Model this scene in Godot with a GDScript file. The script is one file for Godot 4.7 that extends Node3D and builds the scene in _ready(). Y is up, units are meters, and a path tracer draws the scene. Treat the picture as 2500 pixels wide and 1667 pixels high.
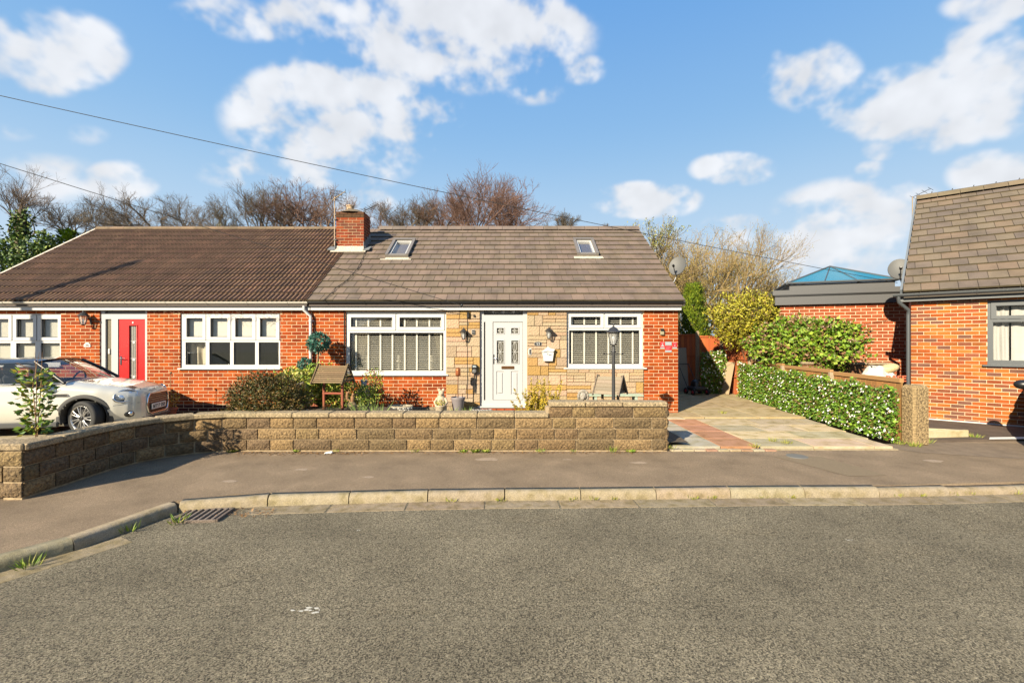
extends Node3D

const F := 1120.0          # focal length in photo pixels (2500 wide)
const CH := 1.75           # lens height over the pavement
const ZF := 11.09          # distance of the long facade
const S := 101.0           # photo pixels per metre on that facade

var rng := RandomNumberGenerator.new()
var used := {}
var M := {}
var T := {}
var cache := {}

# ------------------------------------------------------------------ mesh collector
class MB extends RefCounted:
	var v := PackedVector3Array()
	var n := PackedVector3Array()
	var c := PackedColorArray()
	var i := PackedInt32Array()
	var col := Color.WHITE
	func tri(a: Vector3, b: Vector3, d: Vector3) -> void:
		var nn := (b - a).cross(d - a).normalized()
		var k := v.size()
		v.append(a); v.append(b); v.append(d)
		n.append(nn); n.append(nn); n.append(nn)
		c.append(col); c.append(col); c.append(col)
		i.append(k); i.append(k + 2); i.append(k + 1)
	func quad(a: Vector3, b: Vector3, d: Vector3, e: Vector3) -> void:
		var nn := (b - a).cross(d - a)
		if nn.length_squared() < 1e-16:
			nn = (d - a).cross(e - a)
		nn = nn.normalized()
		var k := v.size()
		v.append(a); v.append(b); v.append(d); v.append(e)
		for q in 4:
			n.append(nn)
			c.append(col)
		i.append(k); i.append(k + 2); i.append(k + 1)
		i.append(k); i.append(k + 3); i.append(k + 2)
	func box(x: Transform3D, s: Vector3) -> void:
		var h := s * 0.5
		var p := []
		for q in 8:
			p.append(x * Vector3(h.x * (1 if q & 1 else -1), h.y * (1 if q & 2 else -1), h.z * (1 if q & 4 else -1)))
		quad(p[4], p[5], p[7], p[6]); quad(p[1], p[0], p[2], p[3])
		quad(p[5], p[1], p[3], p[7]); quad(p[0], p[4], p[6], p[2])
		quad(p[6], p[7], p[3], p[2]); quad(p[0], p[1], p[5], p[4])
	func bx(a: Vector3, b: Vector3) -> void:
		box(Transform3D(Basis(), (a + b) * 0.5), (b - a).abs())
	func bev(x: Transform3D, s: Vector3, r: float) -> void:
		var h := s * 0.5
		r = minf(r, minf(h.x, minf(h.y, h.z)) * 0.9)
		var g := h - Vector3(r, r, r)
		for ax in 3:
			var a1 := (ax + 1) % 3
			var a2 := (ax + 2) % 3
			for sg in [-1.0, 1.0]:
				var q := []
				for w in [[-1, -1], [1, -1], [1, 1], [-1, 1]]:
					var p := Vector3()
					p[ax] = sg * h[ax]; p[a1] = w[0] * g[a1]; p[a2] = w[1] * g[a2]
					q.append(x * p)
				if sg > 0: quad(q[0], q[1], q[2], q[3])
				else: quad(q[3], q[2], q[1], q[0])
			for s1 in [-1.0, 1.0]:
				for s2 in [-1.0, 1.0]:
					var e := []
					for w in [-1.0, 1.0]:
						var p := Vector3(); p[ax] = w * g[ax]; p[a1] = s1 * h[a1]; p[a2] = s2 * g[a2]
						var p2 := Vector3(); p2[ax] = w * g[ax]; p2[a1] = s1 * g[a1]; p2[a2] = s2 * h[a2]
						e.append(x * p); e.append(x * p2)
					if s1 * s2 > 0: quad(e[0], e[2], e[3], e[1])
					else: quad(e[1], e[3], e[2], e[0])
		for q in 8:
			var sx := 1.0 if q & 1 else -1.0
			var sy := 1.0 if q & 2 else -1.0
			var sz := 1.0 if q & 4 else -1.0
			var a := x * Vector3(sx * h.x, sy * g.y, sz * g.z)
			var b := x * Vector3(sx * g.x, sy * h.y, sz * g.z)
			var d := x * Vector3(sx * g.x, sy * g.y, sz * h.z)
			if sx * sy * sz > 0: tri(a, b, d)
			else: tri(a, d, b)
	func grid(rows: Array, flat := false) -> void:
		var R := rows.size()
		var C: int = rows[0].size()
		if flat:
			for r in R - 1:
				for k in C - 1:
					quad(rows[r][k], rows[r][k + 1], rows[r + 1][k + 1], rows[r + 1][k])
			return
		var b := v.size()
		var loop: bool = (rows[0][0] - rows[0][C - 1]).length_squared() < 1e-10
		for r in R:
			for k in C:
				var k0: int = k - 1 if k > 0 else (C - 2 if loop else 0)
				var k1: int = k + 1 if k < C - 1 else (1 if loop else C - 1)
				var dc: Vector3 = rows[r][k1] - rows[r][k0]
				if dc.length_squared() < 1e-12:
					var rr := r + 1 if r < R - 1 else r - 1
					dc = rows[rr][k1] - rows[rr][k0]
				var dr: Vector3 = rows[mini(r + 1, R - 1)][k] - rows[maxi(r - 1, 0)][k]
				v.append(rows[r][k])
				n.append(dc.cross(dr).normalized())
				c.append(col)
		for r in R - 1:
			for k in C - 1:
				var a := b + r * C + k
				i.append(a); i.append(a + C + 1); i.append(a + 1)
				i.append(a); i.append(a + C); i.append(a + C + 1)
	func lathe(x: Transform3D, prof: Array, k := 16) -> void:
		var rows := []
		for p in prof:
			var row := []
			for a in k + 1:
				var t: float = TAU * (a % k) / k
				row.append(x * Vector3(p[0] * cos(t), p[1], -p[0] * sin(t)))
			rows.append(row)
		grid(rows)
	func ball(x: Transform3D, r: Vector3, k := 12) -> void:
		var pr := []
		for q in range(0, 9):
			var t := -PI / 2 + PI * q / 8.0
			pr.append([maxf(cos(t), 0.0005), sin(t)])
		lathe(x * Transform3D(Basis().scaled(r), Vector3()), pr, k)
	func tube(pts: Array, rad, k := 6, cap := true) -> void:
		var rows := []
		var up := Vector3(0.013, 1, 0.021)
		var d0: Vector3 = (pts[1] - pts[0]).normalized()
		if absf(d0.dot(up)) > 0.9: up = Vector3(1, 0.02, 0.01)
		for q in pts.size():
			var d: Vector3 = (pts[mini(q + 1, pts.size() - 1)] - pts[maxi(q - 1, 0)]).normalized()
			var s := d.cross(up)
			if s.length_squared() < 1e-6: s = d.cross(Vector3(0.3, 0.1, 1))
			s = s.normalized()
			up = s.cross(d).normalized()
			var r: float = rad[q] if rad is Array else rad
			var row := []
			for a in k + 1:
				var t: float = TAU * (a % k) / k
				row.append(pts[q] + (s * cos(t) + up * sin(t)) * r)
			rows.append(row)
		grid(rows)
		if cap:
			for e in [0, rows.size() - 1]:
				for a in range(1, k - 1):
					if e == 0: tri(rows[e][0], rows[e][a + 1], rows[e][a])
					else: tri(rows[e][0], rows[e][a], rows[e][a + 1])
	func poly(pts: PackedVector2Array, y: float, down := 0.0) -> void:   # flat polygon in x,depth at height y, with a skirt
		var ix := Geometry2D.triangulate_polygon(pts)
		for q in range(0, ix.size(), 3):
			var a := Vector3(pts[ix[q]].x, y, -pts[ix[q]].y)
			var b := Vector3(pts[ix[q + 1]].x, y, -pts[ix[q + 1]].y)
			var d := Vector3(pts[ix[q + 2]].x, y, -pts[ix[q + 2]].y)
			if (b - a).cross(d - a).y > 0: tri(a, b, d)
			else: tri(a, d, b)
		if down > 0:
			for q in pts.size():
				var a := pts[q]
				var b := pts[(q + 1) % pts.size()]
				quad(Vector3(a.x, y - down, -a.y), Vector3(b.x, y - down, -b.y), Vector3(b.x, y, -b.y), Vector3(a.x, y, -a.y))
	func leaf(p: Vector3, d: Vector3, nn: Vector3, l: float, w: float) -> void:   # folded pointed leaf
		var s := d.cross(nn).normalized() * w * 0.5
		var m := p + d * l * 0.45 - nn * w * 0.15
		var t := p + d * l
		tri(p, m + s, t); tri(p, t, m - s)
	func extrude(pts: PackedVector2Array, x: Transform3D, depth: float) -> void:   # polygon in local xy, front at z=0, back at -depth
		var ix := Geometry2D.triangulate_polygon(pts)
		for q in range(0, ix.size(), 3):
			var p := [pts[ix[q]], pts[ix[q + 1]], pts[ix[q + 2]]]
			if (p[1] - p[0]).cross(p[2] - p[0]) < 0: p.reverse()
			tri(x * Vector3(p[0].x, p[0].y, 0), x * Vector3(p[1].x, p[1].y, 0), x * Vector3(p[2].x, p[2].y, 0))
			tri(x * Vector3(p[2].x, p[2].y, -depth), x * Vector3(p[1].x, p[1].y, -depth), x * Vector3(p[0].x, p[0].y, -depth))
		var cw := Geometry2D.is_polygon_clockwise(pts)
		for q in pts.size():
			var a := pts[q]
			var b := pts[(q + 1) % pts.size()]
			if cw:
				var sw := a; a = b; b = sw
			quad(x * Vector3(a.x, a.y, -depth), x * Vector3(b.x, b.y, -depth), x * Vector3(b.x, b.y, 0), x * Vector3(a.x, a.y, 0))
	func mesh() -> ArrayMesh:
		var m := ArrayMesh.new()
		if v.is_empty(): return m
		var a := []
		a.resize(Mesh.ARRAY_MAX)
		a[Mesh.ARRAY_VERTEX] = v; a[Mesh.ARRAY_NORMAL] = n; a[Mesh.ARRAY_COLOR] = c; a[Mesh.ARRAY_INDEX] = i
		m.add_surface_from_arrays(Mesh.PRIMITIVE_TRIANGLES, a)
		return m

# ------------------------------------------------------------------ small helpers
func V(x: float, y: float, d: float) -> Vector3: return Vector3(x, y, -d)
func at(u: float, v: float, d: float) -> Vector3: return Vector3((u - 1250.0) / F * d, CH - (v - 833.0) / F * d, -d)
func onground(u: float, v: float, y := 0.0) -> Vector3: return at(u, v, (CH - y) * F / (v - 833.0))
func fx(u: float) -> float: return (u - 1250.0) / S
func fy(v: float) -> float: return CH - (v - 833.0) / S
func mv(p: Vector3, turn := 0.0) -> Transform3D: return Transform3D(Basis(Vector3.UP, turn), p)
func eul(p: Vector3, e: Vector3) -> Transform3D: return Transform3D(Basis.from_euler(e), p)
func rf(a: float, b: float) -> float: return rng.randf_range(a, b)
func tone(list: Array) -> Color: return list[rng.randi() % list.size()]
func vary(c: Color, k := 0.12) -> Color:
	var f := rf(1.0 - k, 1.0 + k)
	return Color(c.r * f * rf(0.97, 1.03), c.g * f * rf(0.97, 1.03), c.b * f * rf(0.97, 1.03))

func numbered(called: String) -> String:
	if not used.has(called):
		used[called] = 0
		return called
	used[called] += 1
	return "%s_%03d" % [called, used[called]]

func tag(o: Node3D, label: String, category: String, group := "", kind := "") -> Node3D:
	if label: o.set_meta("label", label)
	if category: o.set_meta("category", category)
	if group: o.set_meta("group", group)
	if kind: o.set_meta("kind", kind)
	return o

func thing(called: String, label: String, category: String, p := Vector3.ZERO, turn := 0.0, group := "") -> Node3D:
	var o := Node3D.new()
	o.name = numbered(called)
	add_child(o)
	o.position = p
	o.rotation.y = turn
	return tag(o, label, category, group)

func part(parent: Node, called: String, mesh: Mesh, m: Material, x := Transform3D()) -> MeshInstance3D:
	var o := MeshInstance3D.new()
	o.name = called
	o.mesh = mesh
	o.transform = x
	if m: o.material_override = m
	parent.add_child(o, true)
	return o

func one(called: String, label: String, category: String, mb: MB, m: Material, p := Vector3.ZERO, turn := 0.0, group := "") -> MeshInstance3D:
	var o := MeshInstance3D.new()
	o.name = numbered(called)
	o.mesh = mb.mesh()
	o.material_override = m
	o.position = p
	o.rotation.y = turn
	add_child(o)
	tag(o, label, category, group)
	return o

func struct(called: String, label: String, mb: MB, m: Material) -> MeshInstance3D:
	var o := one(called, label, called.replace("_", " "), mb, m)
	o.set_meta("kind", "structure")
	return o

func pieces(parent: Node3D, called: String, list: Array, m: Material, most := 300) -> void:
	# list of [mesh, transform]; the ones that show largest are parts, the rest one joined part
	var gx := parent.transform
	var up: Node = parent.get_parent()
	if up is Node3D and up != self: gx = up.transform * gx
	if list.size() > most:
		for e in list:
			var q: Vector3 = gx * e[1].origin - Vector3(0, CH, 0)
			var out: float = maxf(0, absf(q.x) / maxf(-q.z, 0.1) - 1.116) * 60.0
			e.append(-q.z * 1.0 + absf(q.x) * 0.02 + out)
		list.sort_custom(func(a, b): return a[2] < b[2])
	var st: SurfaceTool = null
	for k in list.size():
		if k < most:
			part(parent, called, list[k][0], m, list[k][1])
		else:
			if st == null:
				st = SurfaceTool.new()
				st.begin(Mesh.PRIMITIVE_TRIANGLES)
			st.append_from(list[k][0], 0, list[k][1])
	if st != null:
		var o := part(parent, called + "s", st.commit(), m)
		o.set_meta("kind", "stuff")

# ------------------------------------------------------------------ materials
func noise(size: int, kind: int, freq: float, oct: int, ramp: Array, sd := 1) -> NoiseTexture2D:
	var fnl := FastNoiseLite.new()
	fnl.noise_type = kind
	fnl.frequency = freq
	fnl.seed = sd
	fnl.fractal_octaves = oct
	if oct <= 1: fnl.fractal_type = FastNoiseLite.FRACTAL_NONE
	if kind == FastNoiseLite.TYPE_CELLULAR:
		fnl.cellular_return_type = FastNoiseLite.RETURN_DISTANCE2_SUB if ramp.size() > 0 and ramp[0] is String else FastNoiseLite.RETURN_CELL_VALUE
	var t := NoiseTexture2D.new()
	t.width = size
	t.height = size
	t.seamless = true
	t.noise = fnl
	var g := Gradient.new()
	var offs := PackedFloat32Array()
	var cols := PackedColorArray()
	for e in ramp:
		if e is String: continue
		offs.append(e[0])
		cols.append(e[1].linear_to_srgb())
	g.offsets = offs
	g.colors = cols
	t.color_ramp = g
	return t

func gray(k: float) -> Color: return Color(k, k, k)
func lin(r: float, g: float, b: float, a := 1.0) -> Color:
	var c := Color(r, g, b).linear_to_srgb()
	c.a = a
	return c

func mat(c: Color, rough := 0.8, o := {}) -> StandardMaterial3D:   # c is linear
	var m := StandardMaterial3D.new()
	m.albedo_color = lin(c.r * 0.76, c.g * 0.76, c.b * 0.76, c.a)
	m.roughness = rough
	m.vertex_color_use_as_albedo = o.get("vc", true)
	if o.has("metal"): m.metallic = o.metal
	if o.has("spec"): m.metallic_specular = o.spec
	if o.has("tex"):
		m.albedo_texture = o.tex
		m.uv1_triplanar = true
		m.uv1_world_triplanar = o.get("world", true)
		var s = o.get("scale", 1.0)
		m.uv1_scale = s if s is Vector3 else Vector3(s, s, s)
	if o.has("bump"):
		m.heightmap_enabled = true
		m.heightmap_texture = o.bump
		m.heightmap_scale = o.get("relief", 0.5)
		if not o.has("tex"):
			m.uv1_triplanar = true
			m.uv1_world_triplanar = o.get("world", true)
			m.uv1_scale = Vector3.ONE * o.get("scale", 1.0)
	if o.has("detail"):
		m.detail_enabled = true
		m.detail_blend_mode = BaseMaterial3D.BLEND_MODE_MUL
		m.detail_uv_layer = BaseMaterial3D.DETAIL_UV_2
		m.detail_albedo = o.detail
		m.uv2_triplanar = true
		m.uv2_world_triplanar = true
		m.uv2_scale = Vector3.ONE * o.get("dscale", 0.3)
	if o.has("coat"):
		m.clearcoat_enabled = true
		m.clearcoat = o.coat
		m.clearcoat_roughness = 0.03
	if o.has("back"):
		m.backlight_enabled = true
		m.backlight = lin(o.back.r, o.back.g, o.back.b)
	return m

func glass(c: Color, a := 0.12) -> StandardMaterial3D:
	var m := StandardMaterial3D.new()
	m.albedo_color = lin(c.r, c.g, c.b, a)
	m.transparency = BaseMaterial3D.TRANSPARENCY_ALPHA
	m.roughness = 0.02
	m.metallic_specular = 0.5
	return m

func make_materials() -> void:
	var PER := FastNoiseLite.TYPE_PERLIN
	var SIM := FastNoiseLite.TYPE_SIMPLEX_SMOOTH
	var CEL := FastNoiseLite.TYPE_CELLULAR
	T.fine = noise(512, SIM, 0.06, 4, [[0.0, gray(0.55)], [0.5, gray(0.85)], [1.0, gray(1.0)]], 3)
	T.blotch = noise(512, SIM, 0.012, 5, [[0.15, gray(0.62)], [0.5, gray(0.88)], [0.85, gray(1.0)]], 5)
	T.patch = noise(1024, SIM, 0.006, 6, [[0.1, gray(0.7)], [0.35, gray(0.84)], [0.6, gray(0.9)], [0.75, gray(1.0)]], 7)
	T.grit = noise(1024, CEL, 0.16, 1, [[0.0, Color(0.16, 0.155, 0.145)], [0.35, Color(0.44, 0.42, 0.385)], [0.62, Color(0.62, 0.59, 0.53)], [0.85, Color(0.8, 0.76, 0.67)], [1.0, Color(1.0, 0.95, 0.85)]], 11)
	T.gritbump = noise(1024, CEL, 0.16, 1, ["d", [0.0, gray(0.0)], [0.45, gray(0.75)], [1.0, gray(1.0)]], 11)
	T.tar = noise(1024, CEL, 0.22, 1, [[0.0, Color(0.42, 0.4, 0.385)], [0.5, Color(0.64, 0.6, 0.56)], [0.9, Color(0.78, 0.73, 0.67)], [1.0, Color(1, 0.95, 0.88)]], 13)
	T.rock = noise(512, SIM, 0.02, 5, [[0.0, gray(0.0)], [1.0, gray(1.0)]], 17)
	T.stone = noise(512, SIM, 0.018, 6, [[0.1, Color(0.3, 0.27, 0.24)], [0.38, Color(0.6, 0.55, 0.48)], [0.55, Color(0.86, 0.8, 0.7)], [0.8, Color(1, 0.96, 0.88)]], 19)
	T.lichen = noise(512, SIM, 0.03, 5, [[0.0, Color(0.55, 0.55, 0.5)], [0.62, Color(0.72, 0.72, 0.68)], [0.74, Color(1, 1, 0.97)], [1.0, Color(1, 1, 0.95)]], 23)
	T.moss = noise(1024, SIM, 0.008, 6, [[0.12, Color(0.55, 0.51, 0.33)], [0.34, Color(0.82, 0.77, 0.6)], [0.6, Color(0.93, 0.89, 0.8)], [0.85, Color(1, 0.97, 0.9)]], 29)
	T.wood = noise(512, PER, 0.03, 4, [[0.0, gray(0.55)], [0.5, gray(0.85)], [1.0, gray(1.0)]], 31)
	T.pave = noise(512, SIM, 0.05, 5, [[0.0, gray(0.72)], [0.5, gray(0.92)], [1.0, gray(1.0)]], 37)
	# surfaces
	M.road = mat(Color(0.56, 0.51, 0.405), 0.95, {"tex": T.grit, "scale": 0.8, "bump": T.gritbump, "relief": 1.3, "detail": T.patch, "dscale": 0.11, "vc": false, "spec": 0.3})
	M.pavement = mat(Color(0.5, 0.395, 0.285), 0.95, {"tex": T.tar, "scale": 0.9, "bump": T.gritbump, "relief": 0.4, "detail": T.patch, "dscale": 0.21, "vc": false, "spec": 0.3})
	M.drive_tar = mat(Color(0.21, 0.17, 0.145), 0.95, {"tex": T.tar, "scale": 1.1, "detail": T.patch, "dscale": 0.3, "vc": false, "spec": 0.3})
	M.soil = mat(Color(0.11, 0.085, 0.06), 0.95, {"tex": T.stone, "scale": 1.5})
	M.ground = mat(Color(0.1, 0.115, 0.05), 0.95, {"tex": T.blotch, "scale": 0.4})
	M.concrete = mat(Color(0.52, 0.46, 0.36), 0.9, {"tex": T.pave, "scale": 1.4, "detail": T.moss, "dscale": 0.45})
	M.slab = mat(Color(1, 1, 1), 0.9, {"tex": T.pave, "scale": 1.3, "detail": T.moss, "dscale": 0.33})
	M.kerb = mat(Color(0.54, 0.49, 0.39), 0.92, {"tex": T.tar, "scale": 1.1, "bump": T.rock, "relief": 0.5, "detail": T.moss, "dscale": 0.6})
	M.block = mat(Color(1, 1, 1), 0.92, {"tex": T.stone, "scale": 2.1, "bump": T.rock, "relief": 1.8, "detail": T.lichen, "dscale": 2.6})
	M.coping = mat(Color(0.78, 0.63, 0.44), 0.92, {"tex": T.grit, "scale": 0.8, "bump": T.rock, "relief": 0.8, "detail": T.lichen, "dscale": 1.2})
	M.mortar = mat(Color(0.64, 0.46, 0.28), 0.95, {"tex": T.fine, "scale": 2.0})
	M.wall_mortar = mat(Color(0.44, 0.33, 0.2), 0.95, {"tex": T.blotch, "scale": 2.0})
	M.brick = mat(Color(0.9, 0.83, 0.8), 0.85, {"spec": 0.25, "tex": T.fine, "scale": 1.7, "detail": T.blotch, "dscale": 0.4})
	M.ashlar = mat(Color(0.9, 0.89, 0.87), 0.9, {"spec": 0.25, "tex": T.fine, "scale": 1.5, "bump": T.rock, "relief": 1.2, "detail": T.pave, "dscale": 1.8})
	M.tile = mat(Color(1, 1, 1), 0.85, {"tex": T.pave, "scale": 1.1, "detail": T.blotch, "dscale": 0.3})
	M.pantile = mat(Color(1, 1, 1), 0.9, {"tex": T.lichen, "scale": 1.4, "detail": T.blotch, "dscale": 0.35})
	M.upvc = mat(Color(0.56, 0.56, 0.555), 0.3, {"vc": false})
	M.upvc_door = mat(Color(0.47, 0.47, 0.47), 0.28, {"vc": false})
	M.gutter_white = mat(Color(0.58, 0.55, 0.48), 0.45, {"tex": T.fine, "scale": 1.0, "vc": false})
	M.black = mat(Color(0.012, 0.012, 0.013), 0.4, {"vc": false})
	M.iron = mat(Color(0.03, 0.03, 0.032), 0.5, {"vc": false})
	M.rubber = mat(Color(0.02, 0.02, 0.02), 0.8, {"vc": false})
	M.lead = mat(Color(0.2, 0.21, 0.215), 0.6, {"tex": T.blotch, "scale": 2.0, "vc": false})
	M.flash = mat(Color(0.7, 0.68, 0.62), 0.8, {"tex": T.stone, "scale": 2.5, "vc": false})
	M.glass = glass(Color(0.02, 0.03, 0.03), 0.04)
	M.obscure = mat(Color(0.16, 0.15, 0.12), 0.25, {"tex": T.grit, "scale": 2.0, "vc": false, "bump": T.rock, "relief": 0.6})
	M.came = mat(Color(0.72, 0.72, 0.7), 0.35, {"vc": false})
	M.chrome = mat(Color(0.75, 0.75, 0.76), 0.15, {"metal": 1.0, "vc": false})
	M.gold = mat(Color(0.75, 0.55, 0.3), 0.3, {"metal": 1.0, "vc": false})
	M.red_door = mat(Color(0.62, 0.012, 0.012), 0.32, {"tex": T.wood, "scale": Vector3(9, 1.2, 9), "vc": false})
	M.room = mat(Color(0.24, 0.2, 0.15), 0.9, {"vc": false})
	M.slat = mat(Color(0.8, 0.77, 0.66), 0.5, {"vc": false})
	M.curtain = mat(Color(0.62, 0.55, 0.4), 0.9, {"tex": T.fine, "scale": 2.0, "vc": false})
	M.white_curtain = mat(Color(0.52, 0.51, 0.475), 0.9, {"vc": false})
	M.anthracite = mat(Color(0.07, 0.078, 0.085), 0.4, {"vc": false})
	M.membrane = mat(Color(0.1, 0.1, 0.104), 0.55, {"tex": T.fine, "scale": 2.0, "vc": false})
	M.wood_old = mat(Color(1, 1, 1), 0.9, {"tex": T.wood, "scale": Vector3(2, 9, 9)})
	M.fence = mat(Color(1, 1, 1), 0.85, {"tex": T.wood, "scale": Vector3(9, 1.5, 9)})
	M.plain = mat(Color(1, 1, 1), 0.75)
	M.gloss = mat(Color(1, 1, 1), 0.35)
	M.stonework = mat(Color(1, 1, 1), 0.9, {"tex": T.stone, "scale": 4.0, "bump": T.rock, "relief": 1.0})
	M.leaf = mat(Color(1, 1, 1), 0.55, {"back": Color(0.05, 0.07, 0.01), "spec": 0.4})
	M.bark = mat(Color(1, 1, 1), 0.95, {"tex": T.fine, "scale": 1.0})
	M.terracotta = mat(Color(0.38, 0.12, 0.06), 0.8, {"tex": T.blotch, "scale": 3.0, "vc": false})

# ------------------------------------------------------------------ order of building
func _ready() -> void:
	rng.seed = 20240321
	var cam := Camera3D.new()
	cam.name = "camera"
	cam.fov = rad_to_deg(2.0 * atan(833.5 / F))
	cam.far = 400.0
	cam.near = 0.05
	cam.position = Vector3(0, CH, 0)
	add_child(cam)
	cam.make_current()
	var we := WorldEnvironment.new()
	we.name = "world_environment"
	var env := Environment.new()
	env.background_mode = Environment.BG_SKY
	env.tonemap_mode = Environment.TONE_MAPPER_LINEAR
	env.tonemap_exposure = 2.55
	env.sdfgi_enabled = true
	env.ssao_enabled = true
	env.ssil_enabled = true
	var sky := Sky.new()
	sky.sky_material = make_sky()
	env.sky = sky
	we.environment = env
	add_child(we)
	var sun := DirectionalLight3D.new()
	sun.name = "sun"
	sun.light_color = Color(1.0, 0.945, 0.835)
	sun.light_energy = 1.6
	sun.light_angular_distance = 0.5
	sun.shadow_enabled = true
	add_child(sun)
	sun.look_at_from_position(Vector3.ZERO, Vector3(0.74, -0.62, -1.0), Vector3.UP)
	make_materials()
	setting()
	opposite_houses()
	garden_wall()
	house_thirteen()
	house_fourteen()
	neighbour_house()
	boundary()
	vehicles()
	garden_things()
	wall_fittings()
	wires()
	trees()
	weeds()

# ------------------------------------------------------------------ sky: air and clouds by direction
func make_sky() -> PanoramaSkyMaterial:
	var W := 3072
	var H := 1536
	var fa := FastNoiseLite.new()
	fa.noise_type = FastNoiseLite.TYPE_SIMPLEX_SMOOTH
	fa.fractal_octaves = 6
	fa.frequency = 1.0
	fa.seed = 4
	var fb := FastNoiseLite.new()
	fb.noise_type = FastNoiseLite.TYPE_SIMPLEX_SMOOTH
	fb.fractal_octaves = 3
	fb.frequency = 1.0
	fb.seed = 9
	# cloud banks as the photograph shows them: centre, half-width, half-height (photo pixels), fullness
	var banks := [[110, 128, 175, 95, 1.0], [1090, 85, 310, 125, 1.15], [830, 275, 250, 125, 1.1], [640, 15, 180, 75, 0.9], [800, 385, 190, 80, 0.75], [590, 410, 110, 45, 0.45],
		[285, 445, 95, 48, 0.7], [90, 440, 150, 60, 0.42], [1420, 168, 60, 35, 0.5], [1300, 225, 70, 30, 0.35], [1985, 185, 110, 80, 0.8], [2060, 265, 60, 50, 0.85], [2250, 265, 180, 95, 1.05],
		[2430, 190, 140, 130, 1.05], [2460, 430, 130, 60, 0.9], [1580, 488, 120, 42, 0.9], [1790, 412, 95, 38, 0.8], [2152, 366, 45, 26, 0.7], [2133, 414, 40, 22, 0.65], [2110, 515, 190, 75, 0.75],
		[2030, 600, 170, 70, 0.75], [1795, 560, 75, 40, 0.6], [880, 500, 80, 40, 0.7], [1240, 105, 130, 75, 0.9], [2420, 20, 110, 40, 0.6], [500, 20, 80, 30, 0.4], [30, 300, 90, 40, 0.3], [200, 330, 60, 25, 0.25]]
	var img := Image.create(W, H, false, Image.FORMAT_RGBF)
	var top := Color(0.052, 0.142, 0.305)
	var mid := Color(0.125, 0.22, 0.332)
	var low := Color(0.245, 0.3, 0.352)
	var below := Color(0.3, 0.29, 0.25)
	for y in H:
		var el := (0.5 - (y + 0.5) / H) * PI
		if el < -0.02:
			for x in W: img.set_pixel(x, y, below)
			continue
		var s := sin(maxf(el, 0.0))
		var air := low.lerp(mid, smoothstep(0.04, 0.44, s)).lerp(top, smoothstep(0.25, 0.72, s))
		for x in W:
			var az := (x + 0.5) / W * TAU      # 0 is -z, to the right is +x
			var d := Vector3(sin(az) * cos(el), sin(el), -cos(az) * cos(el))
			var dens := 0.0
			var q := d * 8.5
			q.y *= 1.5
			var f := fa.get_noise_3dv(q)
			var front := 0.0
			if d.z < -0.35:
				var u := 1250.0 + F * d.x / -d.z
				var v := 833.0 - F * d.y / -d.z
				front = (1.0 - smoothstep(1350.0, 1700.0, absf(u - 1250.0))) * smoothstep(-420.0, -120.0, v)
				if front > 0.0:
					var best := 0.0
					for b in banks:
						var ex: float = (u - b[0]) / b[2]
						var ey: float = (v - b[1]) / b[3]
						var r2 := ex * ex + ey * ey
						if r2 < 1.6:
							best = maxf(best, b[4] * (1.0 - r2 / 1.6))
					if best > 0.0:
						var f2 := fb.get_noise_3dv(d * 26.0 + Vector3(7, 2, 5))
						dens = smoothstep(-0.02, 1.12, best * 1.08 + f * 1.5 + f2 * 0.55 + 0.05) * smoothstep(0.0, 0.35, best)
			if front < 1.0:
				var g := fb.get_noise_3dv(d * Vector3(2.2, 3.4, 2.2))
				dens = lerpf(smoothstep(0.15, 0.62, g * 0.9 + f * 0.55 + 0.06), dens, front)
			var shade := 0.92 + 0.13 * fb.get_noise_3dv(d * 11.0 + Vector3(3, 1, 2)) + 0.1 * f
			var white := Color(0.358 * shade, 0.366 * shade, 0.382 * shade)
			img.set_pixel(x, y, air.lerp(white, clampf(dens, 0.0, 1.0) * 0.93))
	var m := PanoramaSkyMaterial.new()
	m.panorama = ImageTexture.create_from_image(img)
	return m

# ------------------------------------------------------------------ ground, road, pavement, drives
func kerb_line() -> Array:
	return [Vector2(-9.5, 0.2), Vector2(-6.4, 1.5), Vector2(-5.2, 2.45), Vector2(-4.6, 3.1), Vector2(-4.18, 3.7), Vector2(-3.93, 4.1), Vector2(-3.74, 4.5), Vector2(-3.66, 5.02),
		Vector2(-3.2, 5.2), Vector2(-2.3, 5.28), Vector2(-0.675, 5.40), Vector2(1.14, 5.44), Vector2(3.0, 5.51), Vector2(4.66, 5.53), Vector2(6.32, 5.66), Vector2(9.0, 5.95), Vector2(20.0, 7.6)]

func along(path: Array, s: float) -> Array:   # point and direction at arc length s
	var left := s
	for k in path.size() - 1:
		var d: Vector2 = path[k + 1] - path[k]
		var l := d.length()
		if left <= l or k == path.size() - 2:
			return [path[k] + d * (left / l), d / l]
		left -= l
	return []

func path_length(path: Array) -> float:
	var l := 0.0
	for k in path.size() - 1: l += path[k].distance_to(path[k + 1])
	return l

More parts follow.
